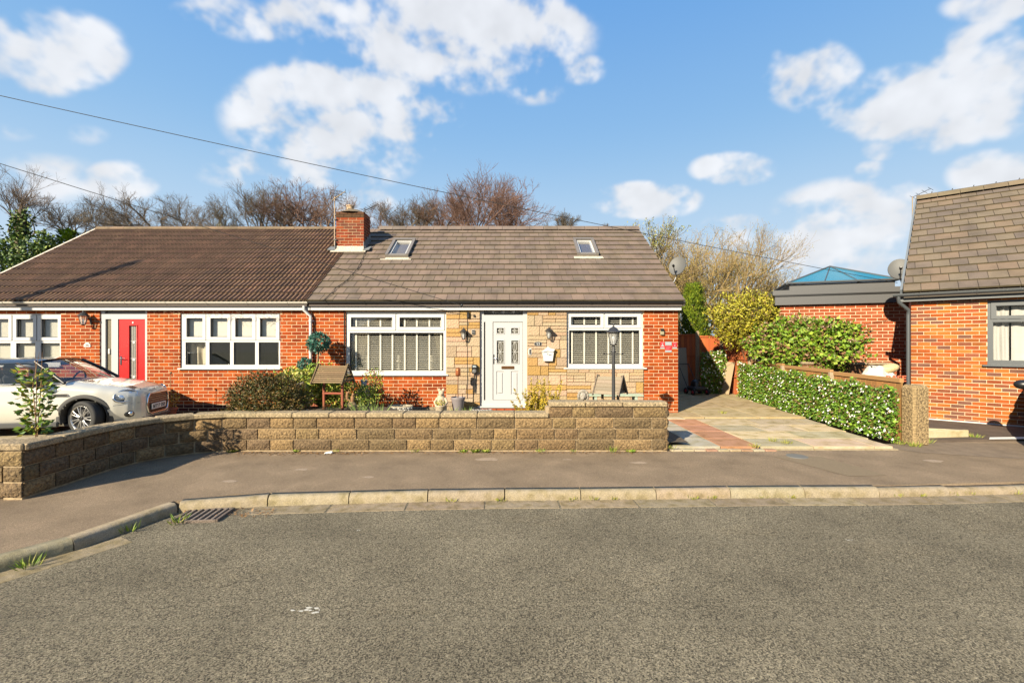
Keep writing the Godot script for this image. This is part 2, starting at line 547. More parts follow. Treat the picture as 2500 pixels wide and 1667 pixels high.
func setting() -> void:
	var b := MB.new()
	b.poly(PackedVector2Array([Vector2(-160, -60), Vector2(160, -60), Vector2(160, 260), Vector2(-160, 260)]), -0.2)
	struct("ground", "grassy open ground beyond the houses", b, M.ground)
	b = MB.new()
	b.poly(PackedVector2Array([Vector2(-30, -14), Vector2(30, -14), Vector2(30, 9), Vector2(-30, 9)]), -0.13, 0.03)
	var road := struct("road", "grey aggregate asphalt road with pale worn patches", b, M.road)
	# pale scuffs and splashes on the road surface
	for e in [[745, 1487, 0.09, 0.025], [772, 1492, 0.05, 0.02], [875, 1294, 0.02, 0.015], [2076, 1318, 0.03, 0.012]]:
		var p := onground(e[0], e[1], -0.126)
		var mb := MB.new()
		for q in 7:
			var pts := PackedVector2Array()
			var cx: float = p.x + rf(-1, 1) * e[2]
			var cz: float = -p.z + rf(-1, 1) * e[3]
			for a in 7: pts.append(Vector2(cx + cos(TAU * a / 7) * rf(0.3, 1.0) * e[2] * 0.35, cz + sin(TAU * a / 7) * rf(0.3, 1.0) * e[3] * 0.6))
			mb.poly(pts, -0.1265 + 0.0004 * q)
		part(road, "paint_splash", mb.mesh(), mat(Color(0.55, 0.52, 0.45), 0.9))
	var worn := mat(Color(0.57, 0.515, 0.405), 0.95, {"tex": T.grit, "scale": 0.8, "bump": T.gritbump, "relief": 1.3, "detail": T.patch, "dscale": 0.11, "vc": false, "spec": 0.3})
	for e in [[1830, 1294, 0.35], [1100, 1305, 0.22], [2420, 1262, 0.9], [985, 1480, 0.3], [2180, 1345, 0.45], [560, 1400, 0.4], [1500, 1420, 0.5], [1320, 1268, 0.4]]:
		var p := onground(e[0], e[1], -0.13)
		var pp := PackedVector2Array()
		var ph := rf(0, 6)
		for a in 40:
			var rr: float = e[2] * (0.7 + 0.18 * sin(a * 0.47 + ph) + 0.1 * sin(a * 1.1 + ph * 2.0) + rf(-0.09, 0.09))
			pp.append(Vector2(p.x + cos(TAU * a / 40) * rr, -p.z + sin(TAU * a / 40) * rr * 0.5))
		var mb := MB.new()
		mb.poly(pp, -0.1268)
		part(road, "worn_patch", mb.mesh(), worn)
	# pavement
	var kl := kerb_line()
	var pts := PackedVector2Array()
	for k in kl.size():
		var d: Vector2 = (kl[mini(k + 1, kl.size() - 1)] - kl[maxi(k - 1, 0)]).normalized()
		pts.append(kl[k] + Vector2(-d.y, d.x) * 0.12)
	pts.append_array([Vector2(20, 9.0), Vector2(6.9, 8.0), Vector2(6.0, 7.62), Vector2(2.4, 7.62), Vector2(-4.6, 7.62), Vector2(-5.65, 7.2), Vector2(-5.65, 5.4), Vector2(-14, 5.4), Vector2(-14, 0.2)])
	b = MB.new()
	b.poly(pts, PAV, 0.2)
	var pav := struct("pavement", "brown tarmac pavement between kerb and garden wall", b, M.pavement)
	for e in [[1190, 1121, 0.22], [735, 1146, 0.13], [560, 1175, 0.12], [1385, 1122, 0.1], [1560, 1130, 0.16], [900, 1165, 0.1], [2280, 1125, 0.2]]:
		var p := onground(e[0], e[1], PAV)
		var pp := PackedVector2Array()
		for a in 14: pp.append(Vector2(p.x + cos(TAU * a / 14) * rf(0.55, 1.0) * e[2], -p.z + sin(TAU * a / 14) * rf(0.5, 1.0) * e[2] * 0.55))
		b = MB.new()
		b.poly(pp, PAV + 0.0035)
		part(pav, "worn_patch", b.mesh(), mat(Color(0.52, 0.415, 0.31), 0.95, {"tex": T.tar, "scale": 0.9}))
	# utility cover let into the pavement and its darker reinstated patch
	var c0 := onground(1975, 1111)
	b = MB.new()
	b.poly(PackedVector2Array([Vector2(4.02, 7.05), Vector2(4.75, 7.05), Vector2(4.95, 6.05), Vector2(4.42, 6.02)]), PAV + 0.004)
	part(pav, "tarmac_patch", b.mesh(), mat(Color(0.32, 0.25, 0.16), 0.95, {"tex": T.tar, "scale": 1.2}))
	b = MB.new()
	b.lathe(Transform3D(Basis(), Vector3(c0.x - 0.18, PAV + 0.004, c0.z)), [[0.15, 0.0], [0.15, 0.006], [0.13, 0.008], [0.001, 0.008]], 20)
	part(pav, "stopcock_cover", b.mesh(), mat(Color(0.2, 0.19, 0.17), 0.6, {"tex": T.fine, "scale": 4.0}))
	b = MB.new()
	b.poly(PackedVector2Array([Vector2(6.0, 7.85), Vector2(6.5, 7.3), Vector2(7.6, 6.9), Vector2(9.2, 7.0), Vector2(9.6, 7.9), Vector2(7.2, 8.02)]), PAV + 0.004)
	part(pav, "tarmac_patch", b.mesh(), mat(Color(0.34, 0.265, 0.19), 0.95, {"tex": T.tar, "scale": 1.2, "detail": T.patch, "dscale": 0.5}))
	# kerb stones
	var kerb := Node3D.new()
	kerb.name = "kerb"
	add_child(kerb)
	tag(kerb, "row of weathered concrete kerb stones along the road", "kerb", "", "structure")
	var total := path_length(kl)
	var corner := 0.0
	for k in 7: corner += kl[k].distance_to(kl[k + 1])
	var s := corner - 8.2
	while s < total - 0.95:
		var l := 0.905
		if s < corner and s + 1.2 > corner: l = corner - s
		elif absf(s - corner) < 0.01: l = 0.9
		var a: Vector2 = along(kl, s)[0]
		var e: Vector2 = along(kl, s + l)[0]
		var drop := 0.03 * smoothstep(4.4, 5.4, (a.x + e.x) * 0.5)
		var mb := MB.new()
		mb.col = vary(Color(1, 1, 1), 0.12)
		var L := a.distance_to(e) - 0.012
		var rows := []
		for q in 5:
			var x := (q / 4.0 - 0.5) * L
			var j := func(k: float) -> float: return rf(-k, k)
			var row := [Vector3(x, -0.2, 0.0), Vector3(x, -0.13, 0.0 + j.call(0.003)), Vector3(x, -0.07 - drop * 0.6, -0.006 + j.call(0.004)), Vector3(x, -0.048 - drop, -0.014 + j.call(0.004)), Vector3(x, -0.021 - drop + j.call(0.002), -0.036), Vector3(x, -0.016 - drop, -0.125), Vector3(x, -0.2, -0.125)]
			row.reverse()
			rows.append(row)
		mb.grid(rows)
		for q in [0, 4]:
			for w in range(1, 6):
				if q == 0: mb.tri(rows[q][0], rows[q][w], rows[q][w + 1])
				else: mb.tri(rows[q][0], rows[q][w + 1], rows[q][w])
		var dir := (e - a).normalized()
		var x3 := Vector3(dir.x, 0, -dir.y)
		part(kerb, "kerb_stone", mb.mesh(), M.kerb, Transform3D(Basis(x3, Vector3.UP, x3.cross(Vector3.UP)), V((a.x + e.x) / 2, 0, (a.y + e.y) / 2)))
		s += l
	# gutter channel slabs
	var ch := Node3D.new()
	ch.name = "gutter_channel"
	add_child(ch)
	tag(ch, "flat concrete channel slabs in front of the kerb", "gutter", "", "structure")
	s = corner + 0.75
	while s < total - 1.0:
		var l := rf(0.86, 0.92)
		var a: Vector2 = along(kl, s)[0]
		var e: Vector2 = along(kl, s + l)[0]
		var dir := (e - a).normalized()
		var x3 := Vector3(dir.x, 0, -dir.y)
		var mb := MB.new()
		mb.col = vary(Color(0.86, 0.8, 0.78), 0.1)
		mb.bev(Transform3D(), Vector3(a.distance_to(e) - 0.012, 0.05, 0.25), 0.008)
		var c2 := (a + e) * 0.5 + Vector2(dir.y, -dir.x) * 0.135
		part(ch, "channel_slab", mb.mesh(), M.kerb, Transform3D(Basis(x3, Vector3.UP, x3.cross(Vector3.UP)), V(c2.x, -0.151, c2.y)))
		s += l
	s = corner - 6.0
	while s < corner - 0.7:
		var l := 0.9
		var a: Vector2 = along(kl, s)[0]
		var e: Vector2 = along(kl, s + l)[0]
		var dir := (e - a).normalized()
		var x3 := Vector3(dir.x, 0, -dir.y)
		var mb := MB.new()
		mb.col = vary(Color(0.8, 0.75, 0.7), 0.1)
		mb.bev(Transform3D(), Vector3(a.distance_to(e) - 0.014, 0.05, 0.25), 0.008)
		var c2 := (a + e) * 0.5 + Vector2(dir.y, -dir.x) * 0.135
		part(ch, "channel_slab", mb.mesh(), M.kerb, Transform3D(Basis(x3, Vector3.UP, x3.cross(Vector3.UP)), V(c2.x, -0.152, c2.y)))
		s += l
	# drain grate in the inner corner
	var g := thing("drain_grate", "rusty slotted iron drain grate in the kerb corner", "drain", V(-3.32, -0.118, 4.93), 0.1)
	b = MB.new()
	for q in [[-0.22, 0, 0.02, 0.36], [0.22, 0, 0.02, 0.36], [0, -0.17, 0.44, 0.02], [0, 0.17, 0.44, 0.02]]:
		b.bev(mv(Vector3(q[0], 0, q[1])), Vector3(q[2] + 0.012, 0.03, q[3]), 0.003)
	part(g, "frame", b.mesh(), mat(Color(0.2, 0.16, 0.14), 0.7, {"tex": T.stone, "scale": 6.0}))
	for q in 6:
		b = MB.new()
		b.bev(mv(Vector3(-0.165 + q * 0.066, 0.004, 0)), Vector3(0.03, 0.024, 0.33), 0.004)
		part(g, "bar", b.mesh(), mat(Color(0.3, 0.25, 0.22), 0.6, {"tex": T.stone, "scale": 6.0}))
	b = MB.new()
	b.bx(Vector3(-0.2, -0.0045, -0.16), Vector3(0.2, -0.0105, 0.16))
	part(g, "pit", b.mesh(), M.rubber)
	# driveway beside the house: base sheet, flags and older concrete bays
	b = MB.new()
	b.poly(PackedVector2Array([Vector2(2.4, 7.47), Vector2(6.3, 7.47), Vector2(7.35, 15.0), Vector2(7.5, 22), Vector2(4.2, 22), Vector2(4.2, 11.0), Vector2(2.4, 11.0)]), -0.006, 0.2)
	var dw := struct("driveway", "patchwork concrete flag driveway with mossy joints", b, mat(Color(0.36, 0.31, 0.22), 0.95, {"tex": T.moss, "scale": 1.2}))
	var zs := [7.5, 8.12, 8.78, 9.45, 10.12]
	for r in 4:
		var z0: float = zs[r]
		var z1: float = zs[r + 1]
		var cols := [[2.52, 3.42, Color(0.46, 0.43, 0.38)], [3.42, 4.06, Color(0.52, 0.26, 0.165)]]
		var x := 4.06
		var lim := 6.25 + (z0 - 7.5) * 0.13
		while x < lim - 0.15:
			var w := minf(rf(0.78, 1.15), lim - x)
			if lim - x - w < 0.25: w = lim - x
			cols.append([x, x + w, tone([Color(0.6, 0.5, 0.34), Color(0.52, 0.45, 0.32), Color(0.7, 0.58, 0.4), Color(0.48, 0.42, 0.31), Color(0.6, 0.48, 0.36)])])
			x += w
		for q in cols:
			var mb := MB.new()
			mb.col = vary(q[2], 0.07)
			mb.bev(eul(V((q[0] + q[1]) / 2, 0.002 + rf(0, 0.004), (z0 + z1) / 2), Vector3(rf(-0.003, 0.003), 0, rf(-0.002, 0.002))), Vector3(q[1] - q[0] - 0.016, 0.06, z1 - z0 - 0.016), 0.005)
			part(dw, "paving_slab", mb.mesh(), M.slab)
	b = MB.new()
	b.col = Color(0.62, 0.55, 0.43)
	b.bev(mv(V(3.2, 0.008, 10.28)), Vector3(1.3, 0.06, 0.22), 0.006)
	part(dw, "edging_stone", b.mesh(), M.slab)
	var zz := 10.42
	while zz < 21.0:
		var dz := rf(1.2, 1.7)
		var xl := 3.05 if zz < 11.0 else 4.2
		var xx: float = xl
		var lim := 6.3 + (minf(zz, 15.0) - 7.5) * 0.135
		while xx < lim - 0.1:
			var w := minf(rf(0.95, 1.5), lim - xx)
			if lim - xx - w < 0.3: w = lim - xx
			var mb := MB.new()
			mb.col = vary(Color(0.5, 0.4, 0.24), 0.14)
			mb.bev(eul(V(xx + w / 2, 0.0 + rf(0, 0.004), zz + dz / 2), Vector3(rf(-0.003, 0.003), 0, 0)), Vector3(w - 0.018, 0.06, dz - 0.018), 0.006)
			part(dw, "concrete_bay", mb.mesh(), M.slab)
			xx += w
		zz += dz
	# broken brick edging where the drive meets the pavement
	for q in 9:
		var mb := MB.new()
		mb.col = vary(tone([Color(0.42, 0.33, 0.25), Color(0.44, 0.38, 0.3), Color(0.4, 0.25, 0.18)]), 0.1)
		mb.bev(eul(V(2.66 + q * 0.19, -0.018, 7.43), Vector3(rf(-0.05, 0.05), rf(-0.06, 0.06), rf(-0.04, 0.04))), Vector3(0.18, 0.05, 0.11), 0.012)
		part(dw, "edging_brick", mb.mesh(), M.slab)
	# neighbour's tarmac drive and car standing behind the dark wall
	b = MB.new()
	b.poly(PackedVector2Array([Vector2(6.75, 8.05), Vector2(7.6, 14.0), Vector2(24, 14.0), Vector2(24, 8.6), Vector2(9.6, 8.2)]), 0.012, 0.2)
	var nd := struct("neighbour_drive", "dark smooth tarmac drive of the corner house", b, M.drive_tar)
	b = MB.new()
	var w0 := onground(2395, 1070); var w1 := onground(2520, 1070)
	b.poly(PackedVector2Array([Vector2(w0.x, 8.12), Vector2(w1.x + 1.5, 8.25), Vector2(w1.x + 1.5, 8.43), Vector2(w0.x + 0.2, 8.3)]), 0.018)
	part(nd, "painted_line", b.mesh(), mat(Color(0.75, 0.74, 0.7), 0.8))
	b = MB.new()
	b.poly(PackedVector2Array([Vector2(-40, 5.3), Vector2(-5.6, 5.3), Vector2(-5.6, 7.6), Vector2(-5.2, 11.2), Vector2(-40, 11.2)]), 0.008, 0.2)
	struct("parking_area", "grey concrete parking space in front of the left house", b, M.concrete)
	# front garden bed, banked up on the left
	var fn := FastNoiseLite.new()
	fn.frequency = 0.8
	b = MB.new()
	var rows := []
	for r in 19:
		var z := 7.5 + r * 0.2
		var row := []
		for k in 42:
			var x := -5.3 + k * 0.2
			row.append(V(x, bed(x, z) + fn.get_noise_2d(x * 3, z * 3) * 0.02, z))
		rows.append(row)
	b.grid(rows)
	struct("garden_bed", "dark soil of the raised front garden bed", b, M.soil)

func bed(x: float, z: float) -> float:
	return 0.1 + 0.26 * smoothstep(-1.9, -2.8, x) * smoothstep(10.7, 9.8, z)

# ------------------------------------------------------------------ garden wall of pitched blocks and copings
func block_mesh(l: float, h: float, key: int) -> ArrayMesh:
	var k := "blk%.2f_%.2f_%d" % [l, h, key]
	if cache.has(k): return cache[k]
	var mb := MB.new()
	mb.col = vary([Color(0.34, 0.235, 0.125), Color(0.27, 0.19, 0.105), Color(0.4, 0.28, 0.15), Color(0.24, 0.17, 0.1), Color(0.31, 0.215, 0.115), Color(0.27, 0.19, 0.11)][key % 6], 0.1)
	var nx := 6
	var ny := 4
	var rows := []
	for r in ny + 1:
		var row := []
		for q in nx + 1:
			var edge := q == 0 or q == nx or r == 0 or r == ny
			var z := 0.0 if edge else rf(0.01, 0.034)
			row.append(Vector3((q / float(nx) - 0.5) * l + (0.0 if edge else rf(-0.01, 0.01)), (r / float(ny) - 0.5) * h + (0.0 if edge else rf(-0.008, 0.008)), z))
		rows.append(row)
	mb.grid(rows)
	mb.box(Transform3D(Basis(), Vector3(0, 0, -0.0305)), Vector3(l, h, 0.06))
	cache[k] = mb.mesh()
	return cache[k]

func garden_wall() -> void:
	var w := thing("garden_wall", "low sandstone-coloured block garden wall with coping, curving at one end", "wall")
	# centre line, from the end pier along the drive side, round the curve, to the driveway
	var line := [Vector2(-5.46, 5.13), Vector2(-5.5, 6.15)]
	for a in range(0, 7):
		var t := PI - a * PI / 12.0
		line.append(Vector2(-4.42 + 1.08 * cos(t), 6.29 + 1.08 * sin(t)))
	line.append_array([Vector2(-4.3, 7.37), Vector2(2.5, 7.37)])
	var ch := 0.175
	var total := path_length(line)
	var bend := total - 6.9
	var list := []
	var core := MB.new()
	var step_at := total - 2.5 + (-0.06)     # where the wall steps up a course: u about 1340
	step_at = total - (2.5 - 0.592)
	for k in 40:
		var a: Vector2 = along(line, total * k / 40.0)[0]
		var e: Vector2 = along(line, total * (k + 1) / 40.0)[0]
		var dir := (e - a).normalized()
		var x3 := Vector3(dir.x, 0, -dir.y)
		var top := ch * 3 if total * (k + 1) / 40.0 < step_at + 0.02 else ch * 4
		var mid := (a + e) * 0.5 + Vector2(-dir.y, dir.x) * 0.125
		core.box(Transform3D(Basis(x3, Vector3.UP, x3.cross(Vector3.UP)), V(mid.x, top / 2 - 0.1, mid.y)), Vector3(a.distance_to(e) + (0.04 if k > 2 and k < 16 else 0.0), top + 0.19, 0.2 + 0.0005 * (k % 3)))
	part(w, "core", core.mesh(), M.wall_mortar)
	for r in 4:
		var s := 0.0 if r < 3 else step_at
		if r < 3 and r % 2 == 1: s = -0.2
		while s < total - 0.05:
			var curved := s < bend + 0.3
			var l := 0.375 if curved else tone_f([0.375, 0.61, 0.61])
			var s0 := maxf(s, 0.0 if r < 3 else step_at)
			var s1 := minf(s + l, total)
			if total - s1 < 0.15: s1 = total
			if s1 - s0 > 0.06:
				var a: Vector2 = along(line, s0)[0]
				var e: Vector2 = along(line, s1)[0]
				var dir := (e - a).normalized()
				var x3 := Vector3(dir.x, 0, -dir.y)
				var L := snappedf(a.distance_to(e) - 0.018, 0.01)
				list.append([block_mesh(L, ch - 0.018, rng.randi() % 6), Transform3D(Basis(x3, Vector3.UP, x3.cross(Vector3.UP)), V((a.x + e.x) / 2, ch * r + ch / 2, (a.y + e.y) / 2) + x3.cross(Vector3.UP) * -0.006)])
			s = s1
	# return face of the pier, lit, running left along the side boundary
	for r in 3:
		var x := -5.47
		var first := true
		while x > -8.2:
			var l := 0.22 if first and r % 2 == 1 else (0.4 if first else 0.45)
			first = false
			list.append([block_mesh(snappedf(l - 0.018, 0.01), ch - 0.018, rng.randi() % 6), Transform3D(Basis(), V(x - l / 2, ch * r + ch / 2, 5.116))])
			x -= l
	# end face at the driveway
	for r in 4:
		for q in 2:
			list.append([block_mesh(0.1, ch - 0.013, (r + q) % 6), Transform3D(Basis(Vector3.UP, PI / 2), V(2.5, ch * r + ch / 2, 7.42 + q * 0.11))])
	pieces(w, "block", list, M.block)
	core = MB.new()
	core.bx(V(-8.3, -0.15, 5.165), V(-5.52, ch * 3 + 0.0, 5.36))
	part(w, "core", core.mesh(), M.wall_mortar)
	# copings
	var caps := []
	var s := 0.0
	while s < total - 0.05:
		var l := 0.45 if s < bend else 0.595
		var high := s >= step_at - 0.05
		if not high and s + l > step_at - 0.2: l = step_at - s
		var s1 := minf(s + l, total)
		if total - s1 < 0.2: s1 = total + 0.0
		var a: Vector2 = along(line, s)[0]
		var e: Vector2 = along(line, s1)[0]
		var dir := (e - a).normalized()
		var x3 := Vector3(dir.x, 0, -dir.y)
		var mb := MB.new()
		mb.col = vary(Color(1, 1, 1), 0.12)
		mb.bev(Transform3D(), Vector3(a.distance_to(e) - 0.006 + (0.05 if s < bend and s > 0.5 else 0.0), 0.078, 0.29), 0.014)
		var mid := (a + e) * 0.5 + Vector2(-dir.y, dir.x) * 0.115
		caps.append([mb.mesh(), Transform3D(Basis(x3, Vector3.UP, x3.cross(Vector3.UP)) * Basis.from_euler(Vector3(rf(-0.012, 0.012), 0, rf(-0.006, 0.006))), V(mid.x, ch * (4 if high else 3) + 0.04 + (rng.randi() % 3) * 0.001, mid.y))])
		s = s1
	for q in 5:
		var mb := MB.new()
		mb.col = vary(Color(0.92, 0.92, 0.92), 0.1)
		mb.bev(Transform3D(), Vector3(0.53, 0.078, 0.29), 0.014)
		caps.append([mb.mesh(), mv(V(-5.73 - q * 0.54, ch * 3 + 0.043, 5.25))])
	pieces(w, "coping_stone", caps, M.coping)

const PAV := -0.02      # pavement level at the wall foot

func tone_f(a: Array) -> float: return a[rng.randi() % a.size()]

func opposite_houses() -> void:   # across the road, behind the camera: mirrored in the windows
	for e in [[-7.5, "bungalow with hipped grey roof across the road from the red door"], [8.5, "bungalow with hipped grey roof across the road from the driveway"]]:
		var h := thing("opposite_bungalow", e[1], "house", Vector3(e[0], -0.1, 15.5), PI)
		var win := [Rect2(-4.2, 1.0, 2.4, 1.3), Rect2(1.6, 1.0, 2.4, 1.3), Rect2(-0.5, 0.1, 1.0, 2.1)]
		var mb := MB.new()
		slab(mb, Rect2(-5.5, 0, 11, 2.6), win, -0.3, 0.0)
		mb.bx(Vector3(-5.5, 0, -7), Vector3(-5.2, 2.6, -0.3)); mb.bx(Vector3(5.2, 0, -7), Vector3(5.5, 2.6, -0.3)); mb.bx(Vector3(-5.2, 0, -7), Vector3(5.2, 2.6, -6.7))
		part(h, "wall", mb.mesh(), mat(Color(0.36, 0.12, 0.05), 0.9, {"tex": T.blotch, "scale": 1.0}))
		mb = MB.new()
		var q := [Vector3(-5.9, 2.55, 0.4), Vector3(5.9, 2.55, 0.4), Vector3(5.9, 2.55, -7.4), Vector3(-5.9, 2.55, -7.4)]
		var r0 := Vector3(-2.6, 5.0, -3.5)
		var r1 := Vector3(2.6, 5.0, -3.5)
		mb.quad(q[0], q[1], r1, r0); mb.tri(q[1], q[2], r1); mb.quad(q[2], q[3], r0, r1); mb.tri(q[3], q[0], r0); mb.quad(q[3], q[2], q[1], q[0])
		part(h, "roof", mb.mesh(), mat(Color(0.1, 0.085, 0.075), 0.9))
		for k in 3:
			mb = MB.new()
			var w: Rect2 = win[k]
			slab(mb, w, [Rect2(w.position.x + 0.07, w.position.y + 0.07, w.size.x / 2 - 0.1, w.size.y - 0.14), Rect2(w.get_center().x + 0.03, w.position.y + 0.07, w.size.x / 2 - 0.1, w.size.y - 0.14)] if k < 2 else [], -0.15, -0.08)
			var f := part(h, "window" if k < 2 else "door", mb.mesh(), M.upvc)
			if k < 2:
				mb = MB.new()
				mb.bx(Vector3(w.position.x + 0.05, w.position.y + 0.05, -0.13), Vector3(w.end.x - 0.05, w.end.y - 0.05, -0.12))
				part(f, "pane", mb.mesh(), mat(Color(0.02, 0.022, 0.025), 0.1))

# ------------------------------------------------------------------ masonry and joinery helpers
func slab(mb: MB, r: Rect2, holes: Array, z0: float, z1: float) -> void:   # rectangle with holes in local xy, from z0 (back) to z1 (front)
	var ys := [r.position.y, r.end.y]
	for h in holes:
		for y in [h.position.y, h.end.y]:
			if y > r.position.y + 0.001 and y < r.end.y - 0.001: ys.append(y)
	ys.sort()
	for k in ys.size() - 1:
		if ys[k + 1] - ys[k] < 0.0005: continue
		var ym: float = (ys[k] + ys[k + 1]) / 2
		var cuts := []
		for h in holes:
			if ym > h.position.y and ym < h.end.y: cuts.append([h.position.x, h.end.x])
		cuts.sort_custom(func(a, b): return a[0] < b[0])
		var x := r.position.x
		for c in cuts:
			if c[0] > x + 0.0005: mb.bx(Vector3(x, ys[k], z0), Vector3(c[0], ys[k + 1], z1))
			x = maxf(x, c[1])
		if x < r.end.x - 0.0005: mb.bx(Vector3(x, ys[k], z0), Vector3(r.end.x, ys[k + 1], z1))

func brick_mesh(w: float, h: float, c: Color, key: String) -> ArrayMesh:
	var k := "br%s_%.3f_%.3f" % [key, w, h]
	if cache.has(k): return cache[k]
	var mb := MB.new()
	mb.col = c
	var b := 0.004
	var d := 0.03
	var p := func(x: float, y: float, z: float) -> Vector3: return Vector3(x * w / 2, y * h / 2, z)
	var i := Vector2(1.0 - 2 * b / w, 1.0 - 2 * b / h)
	mb.quad(p.call(-i.x, -i.y, 0.0), p.call(i.x, -i.y, 0.0), p.call(i.x, i.y, 0.0), p.call(-i.x, i.y, 0.0))
	for e in [[-1, -1, 1, -1], [1, -1, 1, 1], [1, 1, -1, 1], [-1, 1, -1, -1]]:
		mb.quad(p.call(e[0], e[1], -b), p.call(e[2], e[3], -b), p.call(e[2] * i.x, e[3] * i.y, 0.0), p.call(e[0] * i.x, e[1] * i.y, 0.0))
		mb.quad(p.call(e[0], e[1], -d), p.call(e[2], e[3], -d), p.call(e[2], e[3], -b), p.call(e[0], e[1], -b))
	cache[k] = mb.mesh()
	return cache[k]

func bricks(r: Rect2, holes: Array, bl: float, bh: float, joint: float, tones: Array, x: Transform3D, key: String, shift := 0.0) -> Array:
	var out := []
	var rows := int(ceil(r.size.y / bh - 0.01))
	for q in rows:
		var y0 := r.position.y + q * bh + joint
		var y1 := minf(r.position.y + (q + 1) * bh, r.end.y)
		if y1 - y0 < 0.02: continue
		var xx := r.position.x + (bl * 0.5 if q % 2 else 0.0) - bl + shift
		while xx < r.end.x:
			var a := Rect2(xx, y0, bl - joint, y1 - y0)
			xx += bl
			if a.size.y <= 0 or not a.intersects(r): continue
			a = a.intersection(r)
			if a.size.x < 0.03: continue
			for h in holes:
				if a.size.x < 0.03 or a.size.y < 0.02: break
				if not a.intersects(h): continue
				var best := Rect2()
				for o in [Rect2(a.position, Vector2(maxf(0, h.position.x - a.position.x), a.size.y)), Rect2(Vector2(h.end.x, a.position.y), Vector2(maxf(0, a.end.x - h.end.x), a.size.y)),
						Rect2(a.position, Vector2(a.size.x, maxf(0, h.position.y - a.position.y))), Rect2(Vector2(a.position.x, h.end.y), Vector2(a.size.x, maxf(0, a.end.y - h.end.y)))]:
					if o.size.x > 0 and o.size.y > 0 and o.get_area() > best.get_area(): best = o
				a = best
			if a.size.x < 0.03 or a.size.y < 0.02: continue
			var t := rng.randi() % tones.size()
			var w := snappedf(a.size.x, 0.004)
			var h2 := snappedf(a.size.y, 0.004)
			out.append([brick_mesh(w, h2, tones[t], key + str(t)), x * Transform3D(Basis(), Vector3(a.get_center().x, a.get_center().y, rf(-0.002, 0.002)))])
	return out

func prect(u0: float, v0: float, u1: float, v1: float) -> Rect2:   # photo pixels on the long facade -> metres
	return Rect2(fx(u0), fy(v1), fx(u1) - fx(u0), fy(v0) - fy(v1))

func fan_tones(base: Array, k: float, n: int) -> Array:
	var o := []
	for q in n: o.append(vary(base[q % base.size()], k))
	return o

func window(house: Node3D, r: Rect2, cells: Array, panes: Array, fm: Material, sill_over := 0.07, x := Transform3D(), gm: Material = null) -> MeshInstance3D:
	# cells: opening sashes (outer rectangles); panes: every glass rectangle
	var holes := []
	for c in cells: holes.append(c)
	for p in panes:
		var inside := false
		for c in cells:
			if c.has_point(p.get_center()): inside = true
		if not inside: holes.append(p)
	var mb := MB.new()
	slab(mb, r, holes, -0.11, -0.035)
	var f := part(house, "window", mb.mesh(), fm, x)
	for c in cells:
		var hole := []
		for p in panes:
			if c.has_point(p.get_center()): hole.append(p)
		mb = MB.new()
		var g: Rect2 = c.grow(-0.004)
		slab(mb, g, hole, -0.1, -0.018)
		# bead set back round the glass
		var sh := part(f, "sash", mb.mesh(), fm)
		sh.name = "sash"
	for p in panes:
		mb = MB.new()
		mb.bx(Vector3(p.position.x - 0.006, p.position.y - 0.006, -0.082), Vector3(p.end.x + 0.006, p.end.y + 0.006, -0.074))
		part(f, "pane", mb.mesh(), gm if gm else M.glass)
		mb = MB.new()
		slab(mb, p.grow(0.002), [p.grow(-0.013)], -0.0735, -0.052)
		part(f, "bead", mb.mesh(), M.rubber if fm == M.upvc else fm)
	if sill_over > 0:
		mb = MB.new()
		mb.bev(Transform3D(Basis(), Vector3(r.get_center().x, r.position.y - 0.017, -0.02)), Vector3(r.size.x + sill_over * 2, 0.034, 0.16), 0.006)
		part(f, "sill", mb.mesh(), fm)
		mb = MB.new()
		mb.bx(Vector3(r.position.x, r.position.y + 0.03, -0.5), Vector3(r.end.x, r.position.y + 0.055, -0.118))
		part(f, "inner_sill", mb.mesh(), M.upvc)
	return f

func roof_tile(w: float, l: float, c: Color, key: String) -> ArrayMesh:   # flat interlocking tile: x across, y up the slope, z out
	var k := "flat" + key
	if cache.has(k): return cache[k]
	var mb := MB.new()
	mb.col = c
	mb.bev(Transform3D(), Vector3(w, l, 0.024), 0.005)
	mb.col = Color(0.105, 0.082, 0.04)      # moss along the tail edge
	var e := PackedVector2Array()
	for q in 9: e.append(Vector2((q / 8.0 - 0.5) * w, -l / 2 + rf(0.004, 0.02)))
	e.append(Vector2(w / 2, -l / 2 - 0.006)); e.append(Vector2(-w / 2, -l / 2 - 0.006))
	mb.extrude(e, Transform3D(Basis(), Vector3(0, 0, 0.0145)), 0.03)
	cache[k] = mb.mesh()
	return cache[k]

